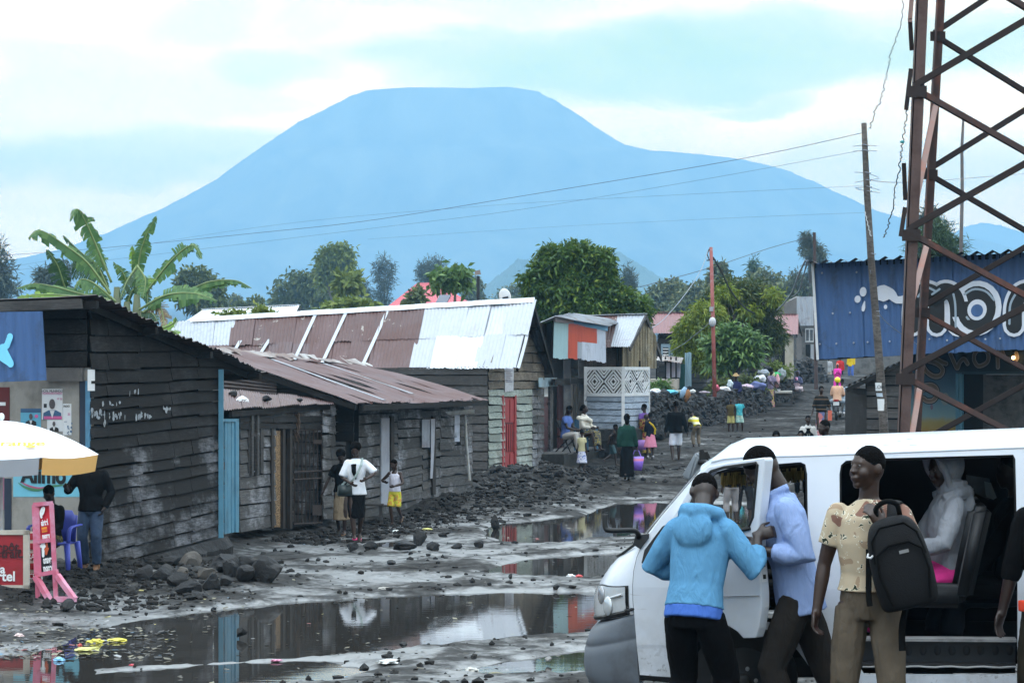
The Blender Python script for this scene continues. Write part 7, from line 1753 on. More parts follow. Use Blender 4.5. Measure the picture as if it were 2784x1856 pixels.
 bm=B();roofz=vw(2500,1246).z;add_hex(bm,[Vector((*(vw(x,1400)+VN*w).xy,vw(x,y).z+dz))for dz in(-.015,.0)for x,y,w in((2000,1250,.12),(3300,1206,.12),(3300,1206,VW-.12),(2000,1250,VW-.12))]);obj('headlining',fixnormals(bm),INT,t)
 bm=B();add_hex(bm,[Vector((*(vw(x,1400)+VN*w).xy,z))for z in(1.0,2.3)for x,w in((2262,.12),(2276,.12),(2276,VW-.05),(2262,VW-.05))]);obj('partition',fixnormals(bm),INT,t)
 def tube(px,r,mat,nm,off=-.004,n=6):bm=B();add_tube(bm,[W3(x,y,off)for x,y in px],r,n);return obj(nm,bm,mat,t,True)
 tube(slide[1:9],.012,SEAL,'door_seal',.006);tube(front_hole[:10],.014,SEAL,'door_seal',.008)
 tube([(2393,1243),(2600,1235),(2757,1229)],.006,STEEL,'door_rail');tube([(2300,1247),(2393,1240),(2757,1225),(3200,1208)],.004,SEAL,'door_rail')
 bm=B();add_hex(bm,[W3(x,y,w)for w in(.16,.10)for x,y in((2330,1802),(2764,1806),(2764,1746),(2330,1744))]);kp=obj('kick_plate',fixnormals(bm),plain('kick_plate_grey',(.035,.037,.042),.45,.3,6,.1),t)
 for i in range(9):
  c=W3(2432+i*39.5,1770,.098);bm=B();vs=add_ball(bm,(0,0,0),(.022,.008,.034),None,14,8);bm.transform(Matrix.Translation(c)@Matrix.Rotation(-VTH,4,'Z'));obj('dimple',bm,plain('dimple_dark',(.018,.019,.022),.5),kp,True)
 bm=B();add_hex(bm,[W3(x,y,w)for w in(.165,.02)for x,y in((2335,1742),(2764,1745),(2764,1738),(2335,1735))]);obj('sill_edge',fixnormals(bm),STEEL,t)
 bm=B();add_hex(bm,[W3(x,y,w)for w in(.165,.03)for x,y in((2345,1808),(2764,1812),(2764,1806),(2345,1802))]);obj('sill_edge',fixnormals(bm),DARKT,t)
 bm=B();add_tube(bm,[W3(x,y+1.5*math.sin(x*.07),.03)for x,y in[(2345+i*22,1812-(0 if i<10 else 0)+i*.1)for i in range(20)]],.006,6);obj('sill_edge',bm,STEEL,t)
 bm=B();add_hex(bm,[W3(x,y,w)for w in(.25,.12)for x,y in((2330,1836),(2764,1836),(2764,1806),(2330,1804))]);obj('step_well',fixnormals(bm),INT,t)
 tube(S_[0:6]+[],.004,SEAL,'seam',-.003)
 tube([(1726,1628),(1780,1626),(1828,1624)],.003,plain('crease_grey',(.3,.3,.32),.5),'crease');tube([(2232,1608),(2284,1608)],.004,plain('crease_grey',(.3,.3,.32)),'crease')
 tube([(2230,1280),(2236,1500),(2246,1720),(2225,1730)],.0045,plain('crease_grey',(.3,.3,.32)),'seam')if False else None
 for i in range(7):
  bm=B();add_tube(bm,[W3(2212+i*7.6,1742,-.018),W3(2215+i*7.6,1764,-.018)],.0052,8);obj('vent_slot',bm,SEAL,t,True)
 bm=B();add_hex(bm,[W3(x,y,w)for w in(.004,-.020)for x,y in((2224,1576),(2243,1574),(2246,1532),(2238,1514))]);obj('handle_recess',fixnormals(bm),plain('recess_grey',(.50,.51,.54),.4),t)
 bm=B();c=W3(2207,1700,-.02);add_ball(bm,c,(.02,.008,.012));obj('lock',bm,SEAL,t)
 bm=B();add_poly_prism(bm,[W3(x,y,-.022)for x,y in((1742,1532),(1750,1495),(1800,1430),(1826,1416),(1828,1528),(1814,1536),(1762,1540))],VN*.03);bmesh.ops.bevel(bm,geom=bm.edges[:],offset=.008,segments=2,affect='EDGES');obj('quarter_panel',fixnormals(bm),PLASTIC,t)
 BS=[(1727,1668),(1730,1692),(1732,1733),(1733,1780),(1735,1812),(1737,1840),(1740,1862),(1743,1890)];BC=[(1652,1668),(1622,1692),(1606,1733),(1603,1780),(1608,1812),(1624,1838),(1660,1856),(1720,1890)]
 def bpt(i,s):
  i0=min(int(i),len(BS)-2);f=i-i0;a=lerp(vw(*BS[i0]),vw(*BS[i0+1]),f)-VN*.012;c=lerp(vw(*BC[i0],VW/2),vw(*BC[i0+1],VW/2),f);b=1-abs(2*s-1)**5.2
  return a+VN*((VW+.02)*s)+VT*(c-a).dot(VT)*b+UP*(c.z-a.z)*b
 bm=B();sb=[0,.008,.02,.04,.065,.095,.13,.18,.25,.35,.5,.65,.75,.82,.87,.905,.935,.96,.98,.992,1];rb=[0,.5,1,1.5,1.9,2,2.1,2.6,3,3.5,4,4.5,5,5.5,6,7]
 g=[[bm.verts.new(bpt(r,s)+(VT*.012 if r==2 else Vector()))for s in sb]for r in rb]
 for i in range(len(rb)-1):
  for j in range(len(sb)-1):bm.faces.new((g[i][j],g[i][j+1],g[i+1][j+1],g[i+1][j]))
 top=[bm.verts.new(bpt(0,s)+VT*.25*(1-abs(2*s-1)**5)+UP*.004)for s in sb]
 for j in range(len(sb)-1):bm.faces.new((g[0][j],top[j],top[j+1],g[0][j+1]))
 obj('bumper',fixn(bm),GREYB,t,True)
 bm=B();vsx=[bpt(r,s)for r,s in((5.3,.05),(5.3,.12),(6.2,.14),(6.6,.04))];bm.faces.new([bm.verts.new(p-VT*.01-VN*.008)for p in vsx]);obj('bumper_recess',bm,DARKT,t)
 bm=B();add_tube(bm,[W3(1740,1834,.02),W3(1828,1842,.02)],.03,8);obj('sill',bm,DARKT,t)
 bm=B();rnd=random.Random(2)
 for i in range(7):add_ball(bm,W3(1703+i*3.5,1655+rnd.uniform(-5,4),-.01),rnd.uniform(.006,.014),None,8,6)
 obj('bracket',bm,DARKT,t)
 def patch(r0,r1,s0,s1,off,nr=8,ns=10,trim=None):
  bm=B();g=[]
  for i in range(nr+1):
   row=[]
   for j in range(ns+1):
    r=lerp(r0,r1,i/nr);s=lerp(s0,s1,j/ns)
    if trim:r=r0+(r-r0)*trim(j/ns)
    p=nose_pt(r,s);e=.01;n=(nose_pt(r+.02,s)-p).cross(nose_pt(r,s+e)-p).normalized();n=n if n.dot(VT)<0 else-n
    row.append(bm.verts.new(p+n*off))
   g.append(row)
  for i in range(nr):
   for j in range(ns):bm.faces.new((g[i][j],g[i][j+1],g[i+1][j+1],g[i+1][j]))
  return fixn(bm)
 tr=lambda f:.72+.28*min(1,f*2.2)
 hl=obj('headlight',patch(.28,2.76,.014,.36,.004,trim=tr),SEAL,t,True)
 obj('lens',patch(.42,2.62,.022,.33,.012,trim=tr),plain('headlight_lens',(.42,.43,.44),.12,.25,9,.1,70,.8),hl,True)
 for r,s,q,mt in((1.05,.10,.055,'reflector_bright'),(1.9,.15,.05,'reflector_dim')):
  p=nose_pt(r,s);n=(nose_pt(r+.02,s)-p).cross(nose_pt(r,s+.01)-p).normalized();n=n if n.dot(VT)<0 else-n
  bm=B();add_ball(bm,(0,0,0),(q,q*1.05,.012),None,16,10);bm.transform(Matrix.Translation(p+n*.012)@n.to_track_quat('Z','Y').to_matrix().to_4x4());obj('reflector',bm,plain(mt,(.62,.64,.65)if 'bright' in mt else(.34,.35,.37),.1,.1,5,0,40,.9,None,3,.5,.5),hl,True)
 bm=B();ends=[nose_pt(1.55,s)for s in(.03,.055,.08)];add_tube(bm,[p-VT*.014-VN*.012 for p in ends],.007,6);obj('reflector',bm,plain('reflector_bright',(.6,.6,.6)),hl)
 bm=B();add_tube(bm,[nose_pt(.2,s)-VT*.012 for s in(.012,.05,.12,.25,.38)],.016,6);obj('headlight_gap',bm,SEAL,t)
 mi=obj('mirror_arm',(lambda b_:(add_tube(b_,catmull([W3(1737,1460,-.03),W3(1735,1448,-.06),W3(1724,1439,-.10),W3(1690,1438,-.14),W3(1662,1437,-.16),W3(1652,1428,-.16),W3(1650,1393,-.16)],26),.016,8),b_)[1])(B()),SEAL,t,True)
 bm=B();add_poly_prism(bm,[W3(x,y,-.03)for x,y in((1722,1480),(1727,1455),(1765,1450),(1764,1462),(1742,1492))],VN*.06);obj('mirror_base',fixnormals(bm),PLASTIC,t)
 MW=1.85;fm=lambda x,y,d=0:vw(x,y,MW+d)
 bm=B();add_hex(bm,[fm(1851,1294,0),fm(1876,1308,.0),fm(1896,1306,.12),fm(1872,1296,.14),fm(1891,1228,0),fm(1896,1240,0),fm(1940,1246,.12),fm(1900,1224,.14)]);bmesh.ops.bevel(bm,geom=bm.edges[:],offset=.012,segments=2,affect='EDGES');wm=obj('wing_mirror',fixnormals(bm),plain('mirror_shell',(.16,.185,.21),.5,.15,6,0,40,.4,(.5,.5,.5),3,.3),t)
 bm=B();add_hex(bm,[fm(1893,1262,.02),fm(1936,1252,.02),fm(1936,1252,.1),fm(1893,1262,.1),fm(1893,1224,.02),fm(1920,1220,.02),fm(1920,1220,.1),fm(1893,1224,.1)]);bmesh.ops.bevel(bm,geom=bm.edges[:],offset=.02,segments=2,affect='EDGES');obj('mirror_shroud',fixnormals(bm),SEAL,wm)
 bm=B();add_tube(bm,[fm(1895,1256,.05),fm(1920,1256,-.02),fm(1945,1275,-.16)],.018,8);obj('mirror_stay',bm,PLASTIC,wm)
 bm=B();add_tube(bm,[nose_pt(5.7,.06)-VT*.02,nose_pt(5.15,.16)-VT*.012,nose_pt(4.9,.3)-VT*.012],.009,6);obj('wiper',bm,SEAL,t)
 def wheel(px,w):
  c=vw(px,1842,w);
  wh=obj('wheel',(lambda b_:(add_tube(b_,[c+VN*q for q in(-.10,-.085,.085,.10)],[.25,.305,.305,.25],28),b_)[1])(B()),plain('tyre',(.008,.008,.008),.8,.3,9),t,True)
  obj('rim',(lambda b_:(add_tube(b_,[c+VN*q for q in(-.104,-.07)],[.19,.15],24),b_)[1])(B()),plain('rim_steel',(.025,.024,.023),.6,.3),wh,True)
  for i in range(5):a=i*1.2566;bm=B();add_ball(bm,c+(VT*math.cos(a)+UP*math.sin(a))*.07-VN*.10,.014,None,8,6);obj('wheel_nut',bm,STEEL,wh)
  bm=B();add_tube(bm,[c-VN*.10,c-VN*.135],[.045,.03],12);obj('hub',bm,plain('rim_steel',(.025,.024,.023)),wh,True)
 for px in(2024,3120):
  for w in(.13,VW-.13):wheel(px,w)
 bm=B();add_tube(bm,[vw(2020,1800,w)for w in(.03,.5)],.36,24);
 bm.free()
 bm=B();add_hex(bm,[vw(x,y,w)for w in(.3,.34)for x,y in((1800,1840),(2235,1840),(2235,1680),(1800,1680))]);obj('wheel_arch',fixnormals(bm),SEAL,t)
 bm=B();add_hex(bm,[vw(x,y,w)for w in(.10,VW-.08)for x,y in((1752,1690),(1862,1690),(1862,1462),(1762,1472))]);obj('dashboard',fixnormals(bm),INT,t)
 bm=B();c=vw(2030,1448,.45);k=28;ax=(VT*-.75+UP*.66).normalized();e1=VN;e2=ax.cross(e1).normalized()
 ring=[c+e1*.20*math.cos(6.2832*i/k)+e2*.20*math.sin(6.2832*i/k)for i in range(k+1)];add_tube(bm,ring,.014,8,cap=False)
 for a in(.3,2.84,4.71):add_bar(bm,c-ax*.02,c+e1*.19*math.cos(a)+e2*.19*math.sin(a),.03,.012)
 obj('steering_wheel',bm,plain('wheel_black',(.02,.02,.021),.5),t,True)
 def seat(px,py,w0,w1,mat,hgt=.62,wid=.46):
  b=vw(px,py);
  st=obj('seat',(lambda b_:(add_hex(b_,[b+VN*w+VT*du+UP*dz for dz in(-.14,.0)for w,du in((w0,-wid),(w0,0),(w1,0),(w1,-wid))]),bmesh.ops.bevel(b_,geom=b_.edges[:],offset=.03,segments=3,affect='EDGES'),b_)[2])(B()),mat,t,True)
  obj('backrest',(lambda b_:(add_hex(b_,[b+VN*w+VT*(du+dz*.22)+UP*dz for dz in(-.10,hgt)for w,du in((w0,-.06),(w0,.07),(w1,.07),(w1,-.06))]),bmesh.ops.bevel(b_,geom=b_.edges[:],offset=.035,segments=3,affect='EDGES'),b_)[2])(B()),mat,st,True)
 SEATM=plain('seat_vinyl',(.011,.0115,.013),.5,.25,6,.1,40,.3)
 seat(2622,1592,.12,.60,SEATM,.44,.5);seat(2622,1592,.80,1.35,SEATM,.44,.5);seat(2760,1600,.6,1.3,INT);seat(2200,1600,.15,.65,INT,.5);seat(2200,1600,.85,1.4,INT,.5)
 GOLD=plain('gold_fringe',(.34,.25,.08),.7,.35,30);rnd=random.Random(4)
 f=obj('window_fringe',(lambda b_:(add_bar(b_,vw(1955,1284,VW-.06),vw(2186,1268,VW-.06),.03,.045),b_)[1])(B()),plain('fringe_band',(.05,.04,.03),.8),t)
 bm=B()
 for i in range(120):
  x=1962+i*1.86;y=1286-(x-1955)*.07;l=36+rnd.uniform(-7,5)
  if rnd.random()<.08:continue
  add_tube(bm,[vw(x,y,VW-.07+rnd.uniform(-.01,.01)),vw(x+rnd.uniform(-.7,.7),y+l,VW-.07+rnd.uniform(-.015,.015))],.0045,4)
 obj('tassels',bm,GOLD,f)
 bm=B();p=[vw(x,y,VW-.05)for x,y in((2626,1290),(2690,1300),(2700,1350),(2688,1358),(2630,1330))];bm.faces.new([bm.verts.new(q)for q in p]);obj('rear_window',bm,plain('dim_glass',(.05,.06,.065),.1,.4,20),t)
 for q in(((2628,1318),(2648,1328),(2646,1332),(2626,1322)),((2676,1308),(2694,1312),(2710,1352),(2700,1358),(2680,1346)),((2684,1346),(2704,1354),(2702,1358),(2680,1350))):bm=B();bm.faces.new([bm.verts.new(vw(x,y,VW-.07))for x,y in q]);obj('window_film',bm,plain('torn_film',(.20,.24,.25),.5,.3),t)
 hp=vw(1830,1500)-VN*.01;ph=R(36);DD=VT*math.cos(ph)-VN*math.sin(ph);DNi=VN*math.cos(ph)+VT*math.sin(ph)
 dv=lambda px,py,off=0.0:plane_hit(px,py,hp+DNi*off,DNi)
 out_=[(1830,1402),(1892,1300),(1926,1268),(1980,1256),(2077,1243),(2081,1250),(2064,1411),(2060,1500),(2066,1560),(2070,1610),(2070,1650),(2062,1706),(2054,1733),(2020,1734),(2004,1716),(1979,1700),(1950,1694),(1900,1694),(1832,1692)]
 win=[(1846,1448),(1848,1420),(1902,1310),(1934,1280),(1968,1270),(2056,1258),(2060,1263),(2047,1405),(2036,1432),(2000,1444)]
 bm=B();fs=poly_face(bm,[[dv(*p)for p in out_],[dv(*p)for p in win]]);r=bmesh.ops.extrude_face_region(bm,geom=bm.faces[:]);bmesh.ops.translate(bm,verts=[v for v in r['geom']if isinstance(v,bmesh.types.BMVert)],vec=DNi*.075)
 fixnormals(bm);d=obj('front_door',bm,PAINT,t)
 m=d.modifiers.new('round','BEVEL');m.width=.008;m.segments=2;m.limit_method='ANGLE'
 bm=B();add_tube(bm,[dv(x,y,.0)for x,y in[(1848,1450)]+win[2:]+[(1848,1450)]],.009,6);obj('door_seal',bm,SEAL,d)
 bm=B();add_tube(bm,[dv(x+2,y,.078)for x,y in((2082,1250),(2066,1411),(2062,1500),(2064,1540))],.012,6);obj('door_seal',bm,SEAL,d)
 c0,c1=dv(2062,1522,.0),dv(2066,1582,.0)
 bm=B();add_hex(bm,[p+DD*dd+DNi*w for p in(c1,c0)for dd,w in((0,.012),(.006,.012),(.006,.062),(0,.062))]);la=obj('latch',fixnormals(bm),plain('latch_white',(.7,.7,.7),.4),d)
 for a,b in((.12,.32),(.66,.86)):bm=B();add_hex(bm,[lerp(c0,c1,q)+DD*dd+DNi*w for q in(b,a)for dd,w in((.004,.024),(.008,.024),(.008,.048),(.004,.048))]);obj('latch_hole',fixnormals(bm),SEAL,la)
 for y in(1598,1616,1638):bm=B();add_ball(bm,dv(2070,y,.04)+DD*.004,.008,None,8,6);obj('screw',bm,DARKT,d)
 bm=B();add_ball(bm,dv(2046,1535,-.004),(.014,.006,.016),None,14,8);obj('lock',bm,STEEL,d)
 bm=B();add_tube(bm,[dv(x,y,-.003)for x,y in((1880,1622),(1980,1620),(2064,1618))],.003,6);obj('crease',bm,plain('crease_grey',(.3,.3,.32)),d)
 bm=B();add_tube(bm,[dv(x,y,-.004)for x,y in((1850,1453),(1960,1450),(2040,1436))],.010,6);obj('window_seal',bm,SEAL,d)
def GP(px,py,dz=.03):Y=F*(HC-dz)/(py-HY);return P(px,py,Y)
def build_people():
 V=Vector
 DENIM=plain('fabric_denim',(.035,.055,.095),.9,.35,9,.2,140,.15,(.10,.13,.18),4,.5);BLK=fabric('black',(.0035,.0035,.004));BLKL=plain('black_leather',(.006,.006,.007),.5,.3,8,.5,22,.35)
 WHT=fabric('white',(.72,.73,.77),.06);KHAKI=fabric('khaki',(.20,.155,.105),.2)
 p=P(248,1552,33.3)
 person('man in a black leather jacket and jeans, head hidden by the umbrella',p,1.70,-6,('jacket',fabric('worn_black',(.006,.006,.0065))),('trousers',DENIM),'short',('shoe',plain('tan_boot',(.15,.07,.03),.6,.2)),1,1,wide=1.10,lh=(.215,-.08,.90),rh=(-.27,-.24,1.16),le=(.7,.6,0),re=(-.5,.5,-.6),lf=(.09,-.05,.085),rf=(-.10,.03,.085),head=(-20,5,0),palm={'r':((.3,-.9,.2),(-.3,-.5,.7))},curl=.5,anchor=False)
 base=P(140,1557,32.6);s0=base
 person('seated woman in black behind the red phone credit sign',V((base.x-.02,base.y,base.z)),1.60,-10,('jacket',BLK),('skirt',pattern('batik',[(0,(.02,.02,.015)),(.48,(.16,.12,.02)),(.56,(.03,.05,.03))],22),.3),'short',('shoe',BLK),1,1,female=True,sit=True,hip=(0,.05,-.44),lf=(.10,-.42,.085),rf=(-.10,-.42,.085),lh=(.10,-.30,.62),rh=(-.12,-.30,.62),head=(-12,24,0),anchor=False)
 p=GP(930,1452);person('woman in a black top and long khaki skirt beside the white jacket woman',p,1.50,-8,('tee',BLK),('skirt',KHAKI,.30,.02),'afro',('sandal',plain('tan_sandal',(.22,.12,.06),.7)),1,1,female=True,lh=(.26,.02,.82),rh=(-.44,-.16,.72),re=(-.6,.6,0),lf=(.07,-.10,.085),rf=(-.09,.12,.10),head=(10,22,-6),sleeve=.75,lean=3)
 p=GP(968,1466);q=person('woman in a white jacket, black skirt and pink sandals',p,1.66,6,('jacket',WHT),('skirt',BLK,.40,-.02),'afro',('sandal',plain('hot_pink_sandal',(.75,.06,.20),.5,.1)),1,0,female=True,lean=2,lh=(.17,-.26,1.10),rh=(-.10,-.22,1.02),le=(.9,.2,-.2),re=(-.7,.5,-.2),lf=(.07,.22,.12),rf=(-.04,-.16,.085),head=(-16,16,0),sleeve=.95,hem=-.12,rise=.02)
 bm=B();T,k=q['T'],q['k'];ring=[]
 add_tube(bm,[T(-.05,-.135,.44),T(-.045,-.145,.30),T(-.01,-.142,.16)],[(.055,.02),(.05,.02),(.015,.012)],10,ref=V((1,0,0)));q['put']('vest_top',bm,BLK,2,0)
 sb=thing('shoulder_bag','dark green shoulder bag on a pale strap carried by the white jacket woman','bag',q['M']@T(-.19,-.06,-.05));W_=q['M']
 bm=B();c=T(-.20,-.10,-.04);add_hex(bm,[c+V(v)for v in((-.15,-.05,-.10),(.13,-.06,-.11),(.13,.05,-.11),(-.15,.05,-.10),(-.13,-.03,.10),(.12,-.04,.11),(.12,.03,.11),(-.13,.03,.10))]);bmesh.ops.bevel(bm,geom=bm.edges[:],offset=.02,segments=2,affect='EDGES');bm.transform(W_);obj('pouch',bm,plain('dark_green_leather',(.022,.032,.032),.45,.2),sb,True)
 bm=B();add_tube(bm,[T(-.17,-.13,.06),T(-.06,-.19,.16),T(.02,-.185,.28),T(.085,-.165,.42),T(.11,-.05,.535),T(.07,.10,.50),T(-.10,.16,.2),T(-.27,.06,.02)],[(.02,.006)]*8,6,ref=V((1,0,.3)));bm.transform(W_);obj('strap',bm,plain('pale_green_strap',(.30,.36,.34),.7),sb)
 p=GP(1074,1428);person('child in a white strap top and yellow shorts over black leggings',p,1.22,-22,('tank',fabric('lilac_white',(.62,.60,.68),.06)),('shorts',pattern('tropical',[(0,(.40,.42,.04)),(.42,(.55,.50,.06)),(.52,(.55,.26,.05)),(.62,(.20,.30,.12)),(.7,(.45,.45,.08))],14)),'cropped',('sandal',plain('tan_sandal',(.22,.12,.06))),1,0,hs=1.12,lh=(.10,-.26,1.06),rh=(-.20,-.20,1.16),le=(.8,.4,-.4),re=(-.9,.3,-.5),lf=(.08,.24,.22),rf=(-.05,-.06,.085),head=(-14,14,0),curl=.7)
 o=bpy.context.scene.collection.objects[-1]
 zt=.745
 p=V((XA(1541,64.1),64.1,zt));person('seated man in a blue shirt and pale trousers on the porch',p,1.70,62,('tee',fabric('mid_blue',(.10,.16,.40))),('trousers',fabric('stone',(.45,.42,.39))),'cropped',('shoe',BLK),0,1,sit=True,hip=(0,.05,-.44),lf=(.10,-.44,.085),rf=(-.12,-.40,.085),lh=(.12,-.34,.62),rh=(-.10,-.34,.62),head=(0,20,0),lean=6,hem=-.1,anchor=False)
 p=V((XA(1592,65.2),65.2,zt));q=person('seated woman in a cream shawl and patterned skirt on the porch',p,1.68,52,('shirt',fabric('cream_wool',(.62,.57,.50))),('skirt',pattern('porch_batik',[(0,(.03,.03,.04)),(.42,(.25,.20,.05)),(.5,(.05,.06,.10)),(.6,(.30,.26,.08))],12),.3),'tied',None,0,0,female=True,sit=True,hip=(0,.05,-.44),lf=(.10,-.44,.085),rf=(-.12,-.42,.085),lh=(.10,-.32,.66),rh=(-.12,-.30,.66),head=(30,-4,0),anchor=False)
 bm=B();T=q['T'];add_tube(bm,[T(-.2,-.03,.40),T(-.05,-.14,.42),T(.12,-.14,.36),T(.20,.02,.38),T(.05,.15,.45),T(-.18,.08,.45),T(-.2,-.03,.40)],[.06,.07,.075,.07,.065,.06,.06],10);q['put']('shawl',bm,fabric('cream_shawl',(.70,.65,.56)),4,.02)
 for(cx,Yc,rz,col,lab)in((1541,64.2,62,(.012,.012,.014),'dark folding chair under the man in blue'),(1593,65.35,52,(.04,.14,.24),'blue wooden chair under the woman in the cream shawl')):
  c=V((XA(cx,Yc),Yc,zt));ch=thing('chair',lab,'chair',c,R(rz));m_=plain('chair_%d'%cx,col,.5,.2);MM=pmat(ch)
  def pc(nm,pts,w_,h_=None):bm=B();add_bar(bm,*pts,w_,h_ or w_);bm.transform(MM);obj(nm,bm,m_,ch)
  bm=B();add_box(bm,(0,0,.43),(.44,.42,.035));bm.transform(MM);obj('seat',bm,m_,ch)
  bm=B();add_box(bm,(0,.21,.76),(.42,.025,.2));bm.transform(MM);obj('backrest',bm,m_,ch)
  for sx_ in(-1,1):pc('leg',(V((sx_*.2,.21,.86)),V((sx_*.2,-.22 if rz==62 else .23,0))),.03);pc('leg',(V((sx_*.2,-.2,.43)),V((sx_*.2,.25 if rz==62 else-.21,0))),.03)
  if rz==52:
   for sx_ in(-1,1):pc('armrest',(V((sx_*.22,.2,.64)),V((sx_*.22,-.2,.64))),.04);pc('leg',(V((sx_*.22,-.2,.64)),V((sx_*.22,-.21,0))),.04)
 p=P(1582,1283,62.3);person('toddler girl in a yellow top and white flowered skirt by the porch',p,1.08,150,('tee',fabric('butter',(.55,.50,.30))),('skirt',pattern('blue_floral',[(0,(.16,.22,.50)),(.40,(.62,.62,.72)),(.62,(.30,.32,.60))],18),.38,.10),'cropped',None,0,0,female=True,hs=1.15,head=(20,5,0))
 p=P(1663,1266,64.0);person('running barefoot child in dark clothes half hidden by the green sweater woman',p,1.10,100,('tee',fabric('dark_brown',(.018,.012,.010))),('shorts',fabric('dark_teal',(.05,.09,.10))),'cropped',None,0,1,hs=1.15,lean=12,lf=(.08,.30,.26),rf=(-.08,-.16,.085),lh=(.28,-.2,1.0),rh=(-.25,.2,1.0))
 p=P(1704,1308,60.0);q=person('woman seen from behind in a dark green sweater and long black skirt',p,1.68,186,('shirt',fabric('bottle_green',(.012,.042,.032))),('skirt',BLK,.12,.04),'long',None,0,2,female=True,lh=(.22,.0,.86),rh=(-.29,-.08,.80),lf=(.08,.26,.20),rf=(-.06,-.08,.085),hem=-.03,wide=1.12,grip='r')
 hb=q['M']@(q['wr']+V((-.0,-.05,-.10)));bg=thing('handbag','bright purple woven basket bag carried by the green sweater woman','bag',hb-UP*.35)
 bm=B();add_tube(bm,[hb+UP*z for z in(-.46,-.30,-.12)],[(.13,.09),(.16,.10),(.185,.11)],16,ref=V((1,0,0)));tm=NT('purple_weave');z_=tm.sep()[2];tm.color(tm.ramp(z_,[(.0,(.26,.13,.62)),(.10,(.30,.16,.68)),(.12,(.62,.16,.30)),(.16,(.62,.16,.30)),(.18,(.34,.20,.72))],'CONSTANT'));obj('basket',bm,tm.m,bg,True)
 bm=B();add_tube(bm,[hb+V((-.12,0,-.14)),hb+V((-.05,0,.03)),hb+V((.05,0,.03)),hb+V((.12,0,-.14))],.012,6);obj('handle',bm,plain('purple_plastic',(.34,.2,.7),.5),bg)
 p=P(1752,1240,69.2);q=person('woman in purple wearing a patterned wrap with a baby on her back',p,1.50,200,('tee',fabric('purple',(.20,.10,.36))),('wrap',pattern('kitenge',[(0,(.05,.02,.02)),(.40,(.30,.06,.05)),(.48,(.35,.26,.06)),(.58,(.06,.04,.03)),(.66,(.4,.3,.08))],11),.10,.06),'short',None,0,0,female=True,head=(50,0,0),lh=(.12,-.2,1.0),rh=(-.14,-.2,1.0))
 bm=B();T=q['T'];add_tube(bm,[T(0,.02,-.05),T(0,.07,.12),T(0,.06,.32)],[(.20,.19),(.21,.22),(.19,.17)],16,ref=V((1,0,0)));q['put']('baby_wrap',bm,MATS['pattern_kitenge'],3,.02)
 bh=q['M']@T(.02,.20,.40);b_=thing('person','baby tied on the back of the woman in purple','person',bh);bm=B();add_ball(bm,bh,(.075,.08,.085),None,16,12);add_ball(bm,bh+V((-.07,0,0)),(.012,.02,.025));add_ball(bm,bh+V((.07,0,0)),(.012,.02,.025));add_tube(bm,[bh-UP*.06,bh-UP*.25],[.04,.09],8);soft(obj('body',bm,skin(0),b_),.016,2)
 p=P(1768,1245,68.0);q=person('girl in a navy top with a yellow sling and a pink skirt',p,1.27,190,('shirt',fabric('navy',(.010,.012,.022))),('skirt',fabric('rose_pink',(.62,.22,.32),.12),.42,.14),'short',('shoe',plain('grey_shoe',(.32,.32,.34),.7)),0,0,female=True,hs=1.1,lh=(.12,-.24,1.05),rh=(-.1,-.26,1.1),rise=.05)
 bm=B();T=q['T'];add_tube(bm,[T(-.16,.06,-.02),T(-.17,.10,.2),T(-.06,.125,.36),T(.08,.10,.48)],[(.05,.02),(.055,.02),(.05,.02),(.04,.02)],8,ref=V((1,0,0)));q['put']('sling',bm,fabric('sun_yellow',(.62,.42,.03)),2,.01)
 bm=B();c=P(1745,1207,68.6);add_tube(bm,[c-UP*.16,c,c+UP*.12],[(.12,.08),(.14,.09),(.10,.07)],12,ref=V((1,0,0)));bgo=obj('bundle',bm,plain('purple_bag',(.36,.18,.5),.6),None,True);tag(bgo,'purple bag hanging beside the pink skirted girl','bag')
 p=P(1838,1258,68.0);person('man walking away in a black jacket and white shorts',p,1.74,184,('jacket',BLK),('shorts',fabric('white_cotton',(.70,.72,.80),.06)),'short',('sandal',plain('tan_sandal',(.22,.12,.06))),0,1,wide=1.12,lh=(.30,0,.84),rh=(-.32,.02,.82),lf=(.10,.10,.10),rf=(-.09,-.10,.085),hem=-.09)
 p=P(1893,1215,72.0);person('child bending over in a yellow and white striped shirt',p,1.25,200,('tee',pattern('yellow_stripe',[(0,(.60,.58,.42)),(.5,(.55,.46,.03))],2.2,'stripe')),('trousers',fabric('taupe',(.17,.135,.10))),'cropped',None,0,1,hs=1.12,lean=50,lh=(.2,-.5,.55),rh=(-.24,-.45,.5),lf=(.12,0,.085),rf=(-.12,.02,.085),hip=(0,.1,-.03))
 p=P(1987,1177,80.0);person('small boy in brown with his arm round the boy in turquoise',p,1.14,-4,('tee',fabric('olive_brown',(.075,.055,.022))),('shorts',fabric('khaki_yellow',(.30,.27,.10))),'cropped',('sandal',plain('blue_sandal',(.10,.14,.28))),0,0,hs=1.18,lh=(.24,-.02,1.30),le=(.5,.2,-.8))
 p=P(2010,1176,80.2);person('small boy in a turquoise shirt and orange sandals',p,1.16,4,('tee',pattern('turquoise_print',[(0,(.05,.36,.42)),(.58,(.05,.36,.42)),(.6,(.15,.45,.45))],9)),('shorts',pattern('aqua_shorts',[(0,(.25,.42,.36)),(.5,(.40,.50,.42)),(.6,(.2,.38,.36))],14)),'cropped',('sandal',plain('orange_sandal',(.70,.14,.04),.5)),0,0,hs=1.18,lf=(.16,.02,.085),lh=(.30,-.05,.95))
